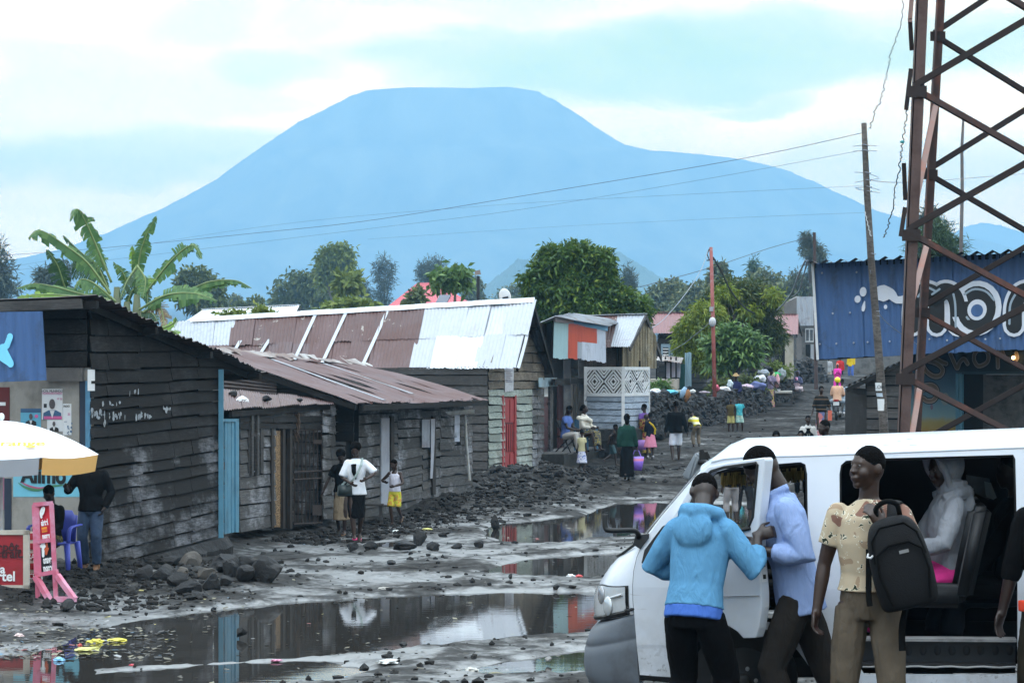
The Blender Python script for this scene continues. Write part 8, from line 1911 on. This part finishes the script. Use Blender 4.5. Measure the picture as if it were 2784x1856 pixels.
 p=P(2001,1140,90.0);person('man in a straw hat and navy shirt standing behind the rubble bank',p,1.70,-30,('shirt',fabric('deep_navy',(.022,.024,.07))),('trousers',BLK),'hat',None,0,1,hairmat=plain('straw',(.36,.23,.10),.8,.25,30),lh=(.15,-.28,1.05),rh=(-.1,-.28,1.1),head=(20,10,0))
 p=P(2096,1113,97.9);person('woman in a lilac blouse and pink and yellow patterned wrap at the market table',p,1.66,28,('tee',pattern('lilac_blouse',[(0,(.16,.13,.20)),(.5,(.24,.20,.27)),(.6,(.12,.10,.16))],16)),('wrap',pattern('pink_kitenge',[(0,(.30,.10,.16)),(.40,(.42,.20,.26)),(.48,(.42,.34,.10)),(.58,(.30,.10,.18)),(.66,(.36,.30,.12))],9),.06,.03),'afro',None,0,0,female=True,sleeve=.9,lh=(.22,-.38,.95),rh=(-.05,-.40,.92),head=(20,8,0))
 p=P(2168,1066,104.5);person('woman in blue seated on the ground by the rubble heap',p,1.60,-20,('shirt',pattern('dusty_blue',[(0,(.06,.07,.14)),(.5,(.12,.13,.20))],12)),('skirt',fabric('dusty_rose',(.30,.22,.25)),.3),'scarf',None,0,0,female=True,sit=True,hip=(0,.1,-.72),lf=(.10,-.55,.085),rf=(-.12,-.5,.085),lh=(.15,-.3,.5),rh=(-.12,-.3,.5),hairmat=fabric('slate_scarf',(.14,.14,.2)))
 p=P(2195,1021,140);person('person in an orange tunic and red cap on the rubble heap',p,1.70,70,('coat',fabric('bright_orange',(.75,.10,.02),.08)),('trousers',BLK),'cap',None,0,1,hem=-.28,hairmat=fabric('red_cap',(.62,.03,.03)),lh=(.2,-.45,1.02),anchor=False)
 p=P(2277,1073,125);person('woman in a hot pink coat with a pink headscarf',p,1.64,-8,('coat',fabric('hot_pink',(.72,.05,.36),.08)),('skirt',fabric('hot_pink',(.7,.05,.36)),.4),'scarf',None,0,0,female=True,hem=-.3,hairmat=fabric('coral_scarf',(.62,.20,.16)),lh=(.08,-.2,1.28),rh=(-.06,-.2,1.2))
 p=P(2253,1046,146);person('person in pale trousers standing beneath the blue building',p,1.72,0,('shirt',fabric('pale_grey',(.36,.36,.37))),('trousers',fabric('beige',(.34,.30,.26))),'short',('shoe',BLK),0,0,anchor=False)
 p=P(2284,1043,146.5);person('person in a red shirt beneath the blue building',p,1.68,0,('shirt',fabric('scarlet',(.50,.03,.03))),('trousers',BLK),'short',('shoe',BLK),0,0,anchor=False)
 p=P(2314,1031,144);person('person in a yellow top and blue trousers beneath the blue building',p,1.75,-30,('shirt',fabric('vivid_yellow',(.70,.48,.02))),('trousers',fabric('royal_blue',(.08,.14,.42))),'short',('shoe',WHT),0,0,rf=(-.15,.1,.085),anchor=False)
 p=P(2233,1199,71.0);q=person('woman in a brown and black striped poncho with a red patterned skirt',p,1.62,-4,('poncho',pattern('brown_stripe',[(0,(.010,.009,.008)),(.45,(.10,.065,.04)),(.8,(.012,.011,.010))],1.1,'stripe')),('wrap',pattern('red_white_wrap',[(0,(.45,.16,.16)),(.42,(.60,.48,.50)),(.52,(.12,.14,.26)),(.6,(.55,.25,.26))],7,'voronoi'),.12,.03),'short',None,0,0,female=True,hem=.0,lh=(.30,-.05,.90),rh=(-.30,-.03,.86),head=(10,0,0))
 ob=thing('handbag','small orange red pouch hanging at the striped poncho hip','bag',q['M']@V((.26,-.08,.9)));bm=B();add_hex(bm,[V(v)for v in((.20,-.14,.66),(.33,-.12,.66),(.33,-.08,.66),(.2,-.1,.66),(.2,-.14,.98),(.33,-.12,.98),(.33,-.08,.98),(.2,-.1,.98))]);bm.transform(q['M']);obj('pouch',fixnormals(bm),plain('orange_leather',(.55,.12,.07),.6),ob)
 p=P(2329,1177,82.0);person('woman in a floral sleeveless blouse and long black skirt by the plank shed',p,1.64,12,('tank',pattern('pastel_floral',[(0,(.25,.30,.33)),(.42,(.50,.36,.28)),(.50,(.42,.42,.40)),(.60,(.28,.33,.35)),(.68,(.5,.4,.34))],15)),('skirt',BLK,.06,.12),'afro',('sandal',BLK),0,0,female=True,hem=-.1,lh=(.34,.02,.86),rh=(-.36,.02,.84))
 p=P(2197,1283,57.0);q=person('boy in a black vest over white and red sleeves behind the minibus',p,1.32,-4,('shirt',pattern('white_red_sleeve',[(0,(.60,.58,.56)),(.62,(.60,.58,.56)),(.7,(.55,.08,.06))],2.4)),('trousers',BLK),'cropped',None,0,0,hs=1.12,lh=(.30,-.05,.84),rh=(-.34,-.05,.84),wide=1.1)
 bm=B();T=q['T'];add_tube(bm,[T(0,0,-.1),T(0,0,.2),T(0,0,.46)],[(.20,.155),(.20,.16),(.15,.12)],14,ref=V((1,0,0)));q['put']('vest',bm,BLK,2,.01)
 text('lettering','77',.12,q['M']@plane_M(T(0,-.175,.22),V((1,0,0)),UP),plain('shirt_print',(.35,.36,.30)),q['t'],.003)
 p=P(2178,1350,48.0);person('smaller boy with a squinting face in front of the black vest boy',p,1.30,-10,('tee',fabric('rust_red',(.45,.05,.05))),('trousers',BLK),'cropped',None,0,0,hs=1.12)
 p=P(2243,1450,36.5);person('man in a navy jacket looking left behind the minibus',p,1.72,-62,('jacket',fabric('slate_navy',(.035,.042,.06))),('trousers',BLK),'cropped',('shoe',BLK),1,1,wide=1.08)
 p=P(2110,1405,46.5);person('young man with a short fringe behind the boy in the red helmet',p,1.66,-4,('tee',fabric('saffron',(.55,.36,.02))),('trousers',DENIM),'short',('shoe',BLK),0,1,lean=4)
 p=P(2109,1418,45.0);q=person('boy in a red helmet behind the minibus roof',p,1.40,182,('tee',fabric('dull_red',(.35,.04,.05))),('trousers',DENIM),'helmet',('shoe',BLK),0,1,hs=1.05,hairmat=plain('red_helmet',(.60,.035,.06),.35,.1))
 hp_=q['M']@q['Hd'](0,.145,.05);text('lettering','GOO6L',.10,plane_M(hp_+V((0,-.012,0)),V((1,0,0)),UP),plain('helmet_print',(.7,.6,.6)),q['t'],.003)
 p=P(2022,1424,45.2);person('boy in a grey t shirt and cropped dark leggings seen through the minibus window',p,1.57,165,('tee',fabric('pale_grey_tee',(.40,.41,.44))),('capri',fabric('charcoal',(.03,.03,.034))),'cropped',None,0,1,hs=1.02,lf=(.14,.0,.085),rf=(-.14,.02,.085),rh=(-.34,-.1,1.05),lh=(.12,-.25,1.05),rise=-.02)
 p=P(1990,1426,44.2);person('child in grey shorts beside the leggings boy beyond the minibus',p,1.38,200,('tee',BLK),('capri',fabric('mid_grey',(.26,.24,.24))),'cropped',None,0,1,hs=1.08)
 build_motorcycle()
 gz0=.73
 x=1905;Yp=13.3
 p=V((XA(1893,Yp),Yp,gz0));q=person('man in a light blue hooded sweatshirt holding the open minibus door',p,1.70,152,('hoodie',fabric('sky_blue_fleece',(.095,.25,.41),.14)),('trousers',BLK),'cropped',('shoe',BLK),2,1,wide=.92,lean=14,hip=(0,.03,-.04),head=(30,34,0),lh=(.14,-.27,1.05),rh=(-.262,-.275,1.29),le=(.9,.35,-.5),re=(-.3,.35,-1.0),lf=(.12,.04,.085),rf=(-.12,-.02,.085),hem=.0,sleeve=1.62,folds=.009,anchor=False,grip='r',palm={'r':((.2,-.9,-.2),(-.85,-.35,.25))},rise=.03)
 bm=B();T=q['T'];add_tube(bm,[T(0,.0,-.065),T(0,.0,.01)],[(.172,.135),(.170,.135)],18,ref=V((1,0,0)));q['put']('t_shirt',bm,fabric('cobalt_tee',(.065,.15,.48)),2,.012)
 Yp=13.6
 p=V((XA(2168,Yp),Yp,gz0));q=person('man in a pale blue shirt leaning in behind the open minibus door',p,1.81,-98,('shirt',fabric('pale_blue_shirt',(.25,.335,.56),.08)),('trousers',fabric('brown_black',(.022,.019,.017))),'cropped',('shoe',BLK),2,1,lean=11,hip=(0,.0,-.02),twist=8,head=(-12,26,0),lh=(.19,-.20,1.13),rh=(-.10,-.36,1.14),le=(.35,1.0,-.7),re=(-.5,.8,-.5),lf=(.12,-.02,.085),rf=(-.10,.32,.10),hem=-.13,folds=.010,sleeve=1.72,anchor=False,wide=1.05)
 Yp=13.1
 CAMO=camo_mat()
 p=V((XA(2362,Yp),Yp,gz0));q=person('man in a desert camouflage t shirt and khaki trousers with a backpack on one shoulder',p,1.76,-14,('tee',CAMO),('trousers',fabric('olive_khaki',(.088,.069,.050),.25)),'cropped',('shoe',plain('brown_shoe',(.06,.035,.02),.6)),2,0,wide=1.0,head=(-46,-4,0),lh=(.085,-.20,1.33),rh=(-.275,-.04,.86),le=(.8,.1,-.8),re=(-.4,.7,0),lf=(.15,-.02,.085),rf=(-.13,.03,.085),hem=.045,folds=.010,sleeve=.62,anchor=False,palm={'l':((-.5,.7,-.1),(-.45,-.2,.85))},curl=.6,rise=-.02)
 backpack(q)
 sp=vw(2555,1592,.36);p=V((sp.x,sp.y,sp.z-.425));
 q=person('passenger in a grey hooded top and pink skirt seated in the minibus',p,1.54,-82,('hoodie',fabric('heather_grey',(.23,.24,.265),.1)),('skirt',fabric('fuchsia',(.55,.035,.20),.1),.3),None,('shoe',BLK),2,1,female=True,sit=True,hip=(0,.06,-.36),lf=(.10,-.42,.085),rf=(-.10,-.42,.085),lh=(.10,-.26,.72),rh=(-.06,-.26,.74),le=(.8,.5,-.5),re=(-.8,.5,-.5),head=(14,14,0),folds=.02,anchor=False)
 bm=B();Hd,Hm=q['Hd'],q['Hm'];add_ball(bm,Hd(0,.035,.02),(.115,.115,.138),Hm,24,18);add_tube(bm,[Hd(-.07,-.02,-.13),Hd(-.108,-.055,.0),Hd(-.075,-.075,.105),Hd(0,-.08,.14),Hd(.075,-.075,.105),Hd(.108,-.055,.0),Hd(.07,-.02,-.13)],[.02,.022,.024,.026,.024,.022,.02],10);add_tube(bm,[q['T'](0,.03,.48),Hd(0,.045,-.10)],[(.13,.10),(.11,.10)],14,ref=V((1,0,0)));q['put']('hood',bm,fabric('heather_grey',(.24,.26,.30)),3,.012)
 sp=vw(2735,1600,.95);p=V((sp.x,sp.y,sp.z-.52));person('passenger in dark clothes and jeans in the shadow of the minibus',p,1.70,-85,('jacket',BLK),('trousers',plain('fabric_dim_denim',(.012,.016,.026),.9)),'cropped',('shoe',BLK),1,1,sit=True,hip=(0,.06,-.36),lf=(.10,-.42,.085),rf=(-.10,-.46,.085),lh=(.12,-.3,.62),rh=(-.1,-.3,.62),anchor=False)
 Yp=13.2;p=V((XA(2866,Yp),Yp,gz0));q=person('person in a black top at the right edge of the picture, arm hanging',p,1.72,-30,('shirt',BLK),('trousers',fabric('dark_olive',(.022,.018,.012))),'cropped',('shoe',BLK),2,1,rh=(-.30,-.04,.80),sleeve=1.3,anchor=False)
 bm=B();T=q['T'];add_tube(bm,[T(-.13,-.10,.0),T(-.13,-.10,-.06)],[(.045,.03),(.045,.03)],10,ref=V((1,0,0)));q['put']('waist_cloth',bm,fabric('vermilion',(.62,.06,.03)),2,.01)
def camo_mat():
 t=NT('desert_camouflage');n1=t.noise(5.2,1.5,.45,None,.4);n2=t.noise(14,1,.4);n3=t.noise(34,1,.4,None,1.0)
 c=t.ramp(n1,[(0,(.20,.105,.078)),(.385,(.20,.105,.078)),(.40,(.43,.345,.24)),(.64,(.43,.345,.24)),(.655,(.31,.22,.145))],'CONSTANT')
 spot=t.math('MULTIPLY',t.gray(n3,.655,.665),t.gray(n2,.50,.52));c=t.mix(spot,c,(.02,.03,.02));sp2=t.math('MULTIPLY',t.gray(n3,.60,.61),t.math('SUBTRACT',1.0,t.gray(n3,.64,.65)));c=t.mix(t.math('MULTIPLY',sp2,t.gray(n2,.50,.52)),c,(.66,.62,.50))
 t.color(c);t.rough(.9);t.spec(.15);return t.m
def backpack(q):
 V=Vector;T,M=q['T'],q['M'];NY=plain('black_nylon',(.004,.004,.0048),.7,.3,12,.3,160,.2);DK=plain('black_webbing',(.0025,.0025,.0025),.9,.2,8,0,40,.1)
 b=thing('backpack','black backpack hanging from the camouflage man shoulder','bag',M@T(.26,-.25,-.05))
 cx,cz,yy=.185,.215,-.215
 Rz=Matrix.Rotation(R(-14),3,'Y')@Matrix.Rotation(R(10),3,'Z')
 L=lambda x,y,z:T(0,0,0)+V((cx,yy,cz))+Rz@V((x,y,z))
 bm=B();rows=[(-.25,.135,.08),(-.23,.155,.10),(-.05,.165,.115),(.12,.15,.10),(.21,.12,.08),(.245,.07,.05)]
 g=[]
 for z,a,d in rows:g.append([bm.verts.new(L(a*(abs(math.cos(u))**.45)*(1 if math.cos(u)>=0 else-1),d*(abs(math.sin(u))**.55)*(1 if math.sin(u)>=0 else-1),z))for u in[2*math.pi*i/28 for i in range(28)]])
 for i in range(len(g)-1):
  for j in range(28):bm.faces.new((g[i][j],g[i][(j+1)%28],g[i+1][(j+1)%28],g[i+1][j]))
 bm.faces.new(g[0][::-1]);bm.faces.new(g[-1]);bm.transform(M);o=obj('pack_body',bm,NY,b,True);s_=o.modifiers.new('soften','SUBSURF');s_.levels=s_.render_levels=2
 bm=B();add_tube(bm,[L(-.10,-.11,-.21),L(-.13,-.12,-.05),L(-.12,-.115,.06),L(-.05,-.115,.10),L(.06,-.115,.10),L(.12,-.115,.05),L(.13,-.12,-.06),L(.10,-.11,-.21)],.008,6);bm.transform(M);obj('pocket_zip',bm,DK,b)
 bm=B();add_tube(bm,[L(-.135,-.085,.02),L(-.125,-.085,.14),L(-.07,-.08,.20),L(.06,-.08,.20),L(.115,-.085,.14),L(.135,-.085,.02)],.006,6);bm.transform(M);obj('pocket_zip',bm,DK,b)
 bm=B();add_tube(bm,catmull([L(-.06,.02,.235),L(-.055,.0,.30),L(0,-.01,.325),L(.055,.0,.30),L(.06,.02,.235)],14),.014,8);bm.transform(M);obj('grab_handle',bm,DK,b,True)
 bm=B();add_tube(bm,catmull([L(-.09,.05,.19),T(.13,-.16,.40),T(.14,-.08,.515),T(.16,.05,.50)],14),[(.032,.012)]*14,8,ref=V((1,.3,0)));bm.transform(M);obj('strap',bm,NY,b,True)
 bm=B();add_tube(bm,catmull([L(-.14,.05,.10),L(-.17,.05,-.02),L(-.20,.02,-.13),L(-.21,.0,-.19)],10),[(.016,.006)]*10,6,ref=V((1,0,0)));bm.transform(M);obj('strap',bm,DK,b)
 bm=B();add_tube(bm,catmull([L(-.02,.05,-.24),L(-.07,.04,-.34),L(-.10,.03,-.46)],8),[(.018,.006)]*8,6,ref=V((1,0,0)));bm.transform(M);obj('strap',bm,DK,b)
 MT=plain('pale_metal',(.55,.55,.55),.35,.1)
 bm=B();add_ball(bm,L(-.10,-.085,-.15),(.010,.006,.024));bm.transform(M);obj('zip_pull',bm,MT,b)
 bm=B();add_tube(bm,[L(-.155,-.05,.08),L(-.165,-.07,.065),L(-.15,-.085,.058),L(-.135,-.085,.068)],.006,6);bm.transform(M);obj('zip_pull',bm,MT,b)
 bm=B();add_hex(bm,[L(*v)for v in((.0,-.112,.045),(.05,-.112,.045),(.05,-.106,.045),(.0,-.106,.045),(.0,-.112,.062),(.05,-.112,.062),(.05,-.106,.062),(.0,-.106,.062))]);bm.transform(M);obj('badge',fixnormals(bm),plain('badge_grey',(.2,.2,.2),.4),b)
def build_motorcycle():
 V=Vector;p=P(2275,1146,88.6);a=R(-14);fw=V((math.sin(-a),math.cos(a),0));rt=V((fw.y,-fw.x,0));L=lambda x,y,z:p+rt*x+fw*y+UP*z
 t=thing('motorcycle','dark motorcycle seen from behind carrying two riders up the street','motorcycle',p)
 DK=plain('moto_black',(.010,.010,.012),.5,.2);CH=plain('moto_chrome',(.35,.35,.36),.3,.1)
 for y in(.0,1.25):
  k=22;bm=B();c=L(0,y,.30);add_tube(bm,[c+fw*.26*math.cos(6.2832*i/k)+UP*.26*math.sin(6.2832*i/k)for i in range(k+1)],.05,8,cap=False);w_=obj('wheel',bm,DK,t,True)
  bm=B();add_tube(bm,[c-rt*.05,c+rt*.05],.06,10);obj('hub',bm,CH,w_)
 bm=B();add_hex(bm,[L(-.10,-.1,.62),L(.10,-.1,.62),L(.12,.75,.55),L(-.12,.75,.55),L(-.12,-.15,.80),L(.12,-.15,.80),L(.10,.6,.78),L(-.10,.6,.78)]);bmesh.ops.bevel(bm,geom=bm.edges[:],offset=.03,segments=2,affect='EDGES');obj('seat',bm,DK,t,True)
 bm=B();add_ball(bm,L(0,.78,.82),(.13,.2,.12));obj('fuel_tank',bm,plain('moto_red',(.12,.01,.012),.3),t,True)
 bm=B();add_hex(bm,[L(-.09,.35,.25),L(.09,.35,.25),L(.09,.75,.25),L(-.09,.75,.25),L(-.09,.35,.55),L(.09,.35,.55),L(.09,.75,.55),L(-.09,.75,.55)]);obj('engine',fixnormals(bm),CH,t)
 bm=B();add_hex(bm,[L(-.11,-.20,.60),L(.11,-.20,.60),L(.11,-.19,.60),L(-.11,-.19,.60),L(-.11,-.22,.73),L(.11,-.22,.73),L(.11,-.21,.73),L(-.11,-.21,.73)]);obj('number_plate',fixnormals(bm),plain('plate_white',(.7,.72,.72),.4),t)
 bm=B();add_box(bm,L(0,-.2,.79),(.16,.05,.07));obj('tail_light',bm,plain('tail_red',(.30,.02,.02),.3),t)
 bm=B();add_tube(bm,[L(-.36,.95,1.02),L(-.1,1.02,1.0),L(.1,1.02,1.0),L(.36,.95,1.02)],.014,6);add_tube(bm,[L(0,1.02,1.0),L(0,1.25,.3)],.03,8);obj('handlebar',bm,CH,t)
 bm=B();add_tube(bm,[L(.12,.5,.25),L(.14,-.2,.36)],.04,8);obj('exhaust',bm,CH,t)
 bm=B();add_tube(bm,[L(0,-.28,.42),L(0,-.12,.58),L(0,.12,.62)],[(.06,.01)]*3,6,ref=rt);obj('mudguard',bm,DK,t)
 JE=fabric('pale_denim',(.28,.33,.38))
 yw=180+math.degrees(math.atan2(fw.x,fw.y))*-1
 ORG=L(0,.16,0);ORG.z=p.z
 person('passenger in a yellow helmet and peach jacket on the motorcycle',ORG,1.66,yw,('jacket',fabric('peach',(.60,.36,.24),.08)),('trousers',JE),'helmet',('shoe',plain('white_shoe',(.55,.55,.58))),0,0,hairmat=plain('yellow_helmet',(.80,.72,.02),.35,.05),sit=True,hip=(0,0,-.06),lf=(.24,-.20,.36),rf=(-.24,-.20,.36),lk=(.8,-1,.2),rk=(-.8,-1,.2),lh=(.18,-.35,1.0),rh=(-.18,-.35,1.0),lean=6,anchor=False)
 ORG=L(.12,.62,0);ORG.z=p.z
 person('driver in a pale blue jacket on the motorcycle',ORG,1.68,yw,('jacket',fabric('ice_blue',(.30,.36,.42),.08)),('trousers',fabric('dark_grey',(.04,.04,.045))),'cropped',('shoe',BLACK()),0,1,sit=True,hip=(0,0,-.10),lf=(.26,-.2,.30),rf=(-.26,-.2,.30),lk=(.8,-1,.2),rk=(-.8,-1,.2),lh=(.36,-.40,1.06),rh=(-.36,-.40,1.06),lean=10,anchor=False)
 ANCH.append((p.x,p.y,p.z))
def build_trader():
 V=Vector
 Y=31.6;c=P(4,1240,Y);R_=1.26
 u=thing('market_umbrella','white and orange market umbrella lettered in orange at the left edge','umbrella',P(6,1640,Y))
 white=plain('umbrella_white',(.72,.73,.78),.8,.06,4);orange=plain('umbrella_orange',(.78,.44,.14),.8,.08,4)
 top=P(-6,1143,Y);zc=c.z+.02;N_=6;a0=R(-55)
 def rim(i,drop=0.0,rr=1.0):a=a0+i*2*math.pi/N_;return V((c.x+R_*rr*math.cos(a),Y+R_*rr*math.sin(a),zc-drop))
 for i in range(N_):
  bm=B();m,k=8,8;g=[]
  for r in range(m+1):
   f=r/m;row=[]
   for j in range(k+1):
    q=lerp(rim(i),rim(i+1),j/k);p=lerp(V((c.x,Y,top.z)),q,f);p.z=top.z-(top.z-zc)*(f**1.75)-.03*math.sin(math.pi*j/k)*f;row.append(bm.verts.new(p))
   g.append(row)
  for r in range(m):
   for j in range(k):bm.faces.new((g[r][j],g[r][j+1],g[r+1][j+1],g[r+1][j]))
  pn=obj('canopy_panel',fixnormals(bm),white,u,True)
  bm=B();e=[lerp(rim(i),rim(i+1),.02+.96*j/k)+V((0,0,-.03*math.sin(math.pi*j/k)))for j in range(k+1)];lo=[p+V((0,0,-.22))+(p-V((c.x,Y,p.z)))*-.03 for p in e]
  va,vb=[bm.verts.new(p)for p in e],[bm.verts.new(p)for p in lo]
  for j in range(k):bm.faces.new((va[j],va[j+1],vb[j+1],vb[j]))
  ang=math.degrees(a0+(i+.5)*2*math.pi/N_)%360
  obj('valance',fixnormals(bm),plain('umbrella_grey',(.36,.37,.40),.85,.12,5)if i==5 else orange if i!=3 else white,u,True)
 a,b=rim(5),rim(6);mid=lerp(a,b,.5);ctr=V((c.x,Y,top.z));P0=lerp(ctr,mid,.80);P0 .z=top.z-(top.z-zc)*.80**1.75
 P1=lerp(ctr,mid,.9);P1 .z=top.z-(top.z-zc)*.9**1.75;upv=(P0-P1).normalized();r_=(b-a).normalized();nn=r_.cross(upv)
 nn=nn if nn.dot(V((0,-1,0)))>0 else-nn
 text('lettering','Orange',.17,plane_M(P0+nn*.035+r_*.27,r_ if r_.x>0 else-r_,upv),plain('orange_print',(.80,.45,.06),.7,.05),u,.001,1.5,bold=.004)
 bm=B();add_tube(bm,[V((c.x,Y,top.z+.07)),V((c.x,Y,0))],.022,10);obj('pole',bm,WHITEP,u)
 for i in range(N_):bm=B();add_tube(bm,[V((c.x,Y,top.z-.04)),lerp(V((c.x,Y,top.z-.12)),rim(i),.55)+V((0,0,.06)),rim(i)-V((0,0,.01))],.008,5);obj('rib',bm,IRON,u)
 bm=B();add_ball(bm,V((c.x,Y,top.z+.05)),(.04,.04,.05));obj('finial',bm,WHITEP,u)
 Y=29.7;s=thing('sandwich_sign','narrow upright phone credit sign in a pink wooden frame on splayed feet','sign',P(100,1648,Y))
 PINKW=plain('pink_frame',(.55,.13,.20),.55,.2,5,.1,40,.35,(.62,.42,.55),2.2,.7)
 vp=VP((XA(90,Y),Y),(XA(160,Y),Y-.12))
 at=vp.at
 def q4(x0,y0,x1,y1,x2,y2,x3,y3,off):return[at(x0,y0,off),at(x1,y1,off),at(x2,y2,off),at(x3,y3,off)]
 obj('panel',slab(q4(112,1471,142,1466,138,1374,104,1377,.0),.02),plain('sign_red',(.62,.025,.05),.45,.1,5),s)
 obj('panel',slab(q4(110,1560,153,1552,142,1466,112,1471,.0),.02),plain('sign_charcoal',(.02,.022,.028),.45,.2,5),s)
 for pts in(((95,1370),(104,1648)),((140,1368),(153,1640)),((93,1371),(141,1367)),((104,1562),(156,1552)),((104,1472),(145,1466))):
  bm=B();add_bar(bm,at(*pts[0],.02),at(*pts[1],.02),.055 if pts[0][0]<93.5 or pts[0][1]>1400 else .05,.05);obj('frame',bm,PINKW,s)
 bm=B();add_bar(bm,at(97,1372,.03),at(103,1560,.03),.09,.03);obj('frame',bm,PINKW,s)
 for pts,dy in((((97,1566),(148,1645)),-.35),(((155,1562),(204,1628)),-.1)):bm=B();add_bar(bm,at(*pts[0],.03),at(*pts[1],.03)+V((0,dy*.2,0)),.07,.06);obj('leg',bm,PINKW,s)
 for pts in(((48,1652),(156,1638)),((150,1628),(206,1628))):bm=B();add_bar(bm,at(*pts[0],.05),at(*pts[1],.05),.05,.065);obj('foot',bm,PINKW,s)
 WHI=plain('sign_print_white',(.78,.78,.78),.6,.05);ORA=plain('sign_print_orange',(.80,.30,.03),.6,.05)
 rr=(at(140,1460)-at(112,1465)).normalized();uu=(at(122,1400)-at(126,1470)).normalized()
 tx=lambda body,x,y,sz,m_,sx_=1:text('lettering',body,sz,plane_M(at(x,y,.035),rr,uu),m_,s,.001,sx_,bold=.004)
 tx('airtel',121,1420,.105,WHI,.46);tx('money',125,1456,.085,WHI,.46);tx('orange',129,1521,.125,WHI,.36);tx('money',130,1543,.125,WHI,.38)
 obj('print_block',slab(q4(114,1447,129,1445,127,1431,113,1433,.024),.004),ORA,s);text('lettering','money',.055,plane_M(at(121,1439,.04),rr,uu),plain('sign_red',(.6,.03,.05)),s,.001,.7)
 n_=vp.n
 bm=B();stroke(bm,catmull([at(116,1405),at(114,1392),at(119,1381),at(123,1380),at(121,1392),at(117,1398)],16),[.018,.03,.035,.035,.03,.014]and .03,n_,.03);obj('sign_swirl',bm,WHI,s)
 bm=B();stroke(bm,[at(121,1510),at(121,1476)],[.035,.045],n_,.03);stroke(bm,[at(115,1484),at(122,1472),at(125,1484)],.03,n_,.031);obj('sign_arrow',bm,WHI,s)
 bm=B();stroke(bm,[at(131,1470),at(129,1503)],[.03,.036],n_,.03);stroke(bm,[at(126,1492),at(129,1506),at(134,1490)],.026,n_,.031);obj('sign_arrow',bm,plain('sign_rust',(.50,.09,.03),.6),s)
 Y=30.3;k_=thing('sign_board','red phone credit board in a cream wooden frame, cut by the left edge','sign',P(0,1640,Y));vp2=VP((XA(-120,Y),Y+.1),(XA(70,Y),Y));a2=vp2 .at
 CRW=plain('cream_frame',(.50,.45,.38),.6,.15,5,.1,40,.3,(.3,.25,.2),3,.5);RD=plain('board_red',(.32,.022,.03),.5,.15,4,0,40,.35,(.2,.03,.03),3,.5)
 obj('panel',slab(rect(vp2,-120,1450,66,1592,.0),.02),RD,k_)
 for x0,y0,x1,y1 in((-120,1441,78,1453),(-120,1590,78,1603),(63,1441,78,1603)):obj('frame',slab(rect(vp2,x0,y0,x1,y1,.02),.05),CRW,k_)
 for x in(14,74,-90):bm=B();add_bar(bm,a2(x,1600,.0),a2(x,1640,.0),.05);obj('leg',bm,CRW,k_)
 t2=lambda body,x,y,sz,m_:text('lettering',body,sz,plane_M(a2(x,y,.012),vp2 .r,UP),m_,k_,.001,1,'RIGHT',.004)
 DKP=plain('board_dark_print',(.05,.012,.014),.6);t2('depôt,',58,1487,.15,DKP);t2('retrait.',64,1505,.15,DKP);t2('via',14,1547,.15,WHI);t2('airtel',42,1567,.17,WHI)
 s2=thing('sign_board','narrow red and white price board tucked behind the upright pink sign','sign',P(95,1628,30.6));vp3=VP((XA(60,30.6),30.7),(XA(120,30.6),30.6))
 obj('panel',slab(rect(vp3,76,1444,112,1612,0),.02),CRW,s2)
 for i in range(6):obj('panel',slab(rect(vp3,79,1449+i*27,109,1466+i*27,.01),.012),RD,s2)
 for i,w_ in enumerate(('AIRTEL','ORANGE','VODACOM','ACHAT','AIRTEL')):text('lettering',w_,.10,plane_M(vp3 .at(94,1486+i*27,.024),vp3 .r,UP),WHI if i%2 else RD,s2,.001,.8)
 c=P(150,1560,32.65);ch=thing('plastic_chair','blue moulded plastic armchair under the seated woman in black','chair',c,R(-8));M=pmat(ch);BL=plain('blue_plastic',(.065,.085,.42),.4,.08)
 def pc(nm,bm):bm.transform(M);return obj(nm,bm,BL,ch,True)
 bm=B();add_box(bm,(0,0,.42),(.46,.44,.03));bmesh.ops.bevel(bm,geom=bm.edges[:],offset=.012,segments=2,affect='EDGES');pc('seat',bm)
 bm=B();k=14;ro=[[bm.verts.new(V((.27*math.cos(a)*(1+.1*z),.02+.22*math.sin(a)*(1+.15*z),.43+z*(.42 if .9<a<2.3 else .36))))for a in[math.pi*(.08+.84*j/k)for j in range(k+1)]]for z in(0,.35,.7,1)]
 for z in range(3):
  for j in range(k):bm.faces.new((ro[z][j],ro[z][j+1],ro[z+1][j+1],ro[z+1][j]))
 o=pc('backrest',bm);m=o.modifiers.new('thick','SOLIDIFY');m.thickness=.012
 for sx_ in(-1,1):
  bm=B();add_tube(bm,catmull([V((sx_*.30,.18,.66)),V((sx_*.31,0,.66)),V((sx_*.30,-.20,.65)),V((sx_*.285,-.26,.60)),V((sx_*.27,-.26,.44))],14),[(.03,.014)]*14,8,ref=V((1,0,0)));pc('armrest',bm)
  for y in(-.24,.24):bm=B();add_tube(bm,[V((sx_*.235,y*.9,.43)),V((sx_*.275,y*1.1,0))],[(.045,.03),(.03,.02)],8,ref=V((1,0,0)));pc('leg',bm)
build_people();build_van();build_trader()
build_mountains();build_ground();build_haze()
build_shop();build_shacks();build_long_house();build_porch_house();build_lattice_house();build_far_houses();build_blue_building()
build_plants();build_tower();build_poles();build_rubble()
convert_text()
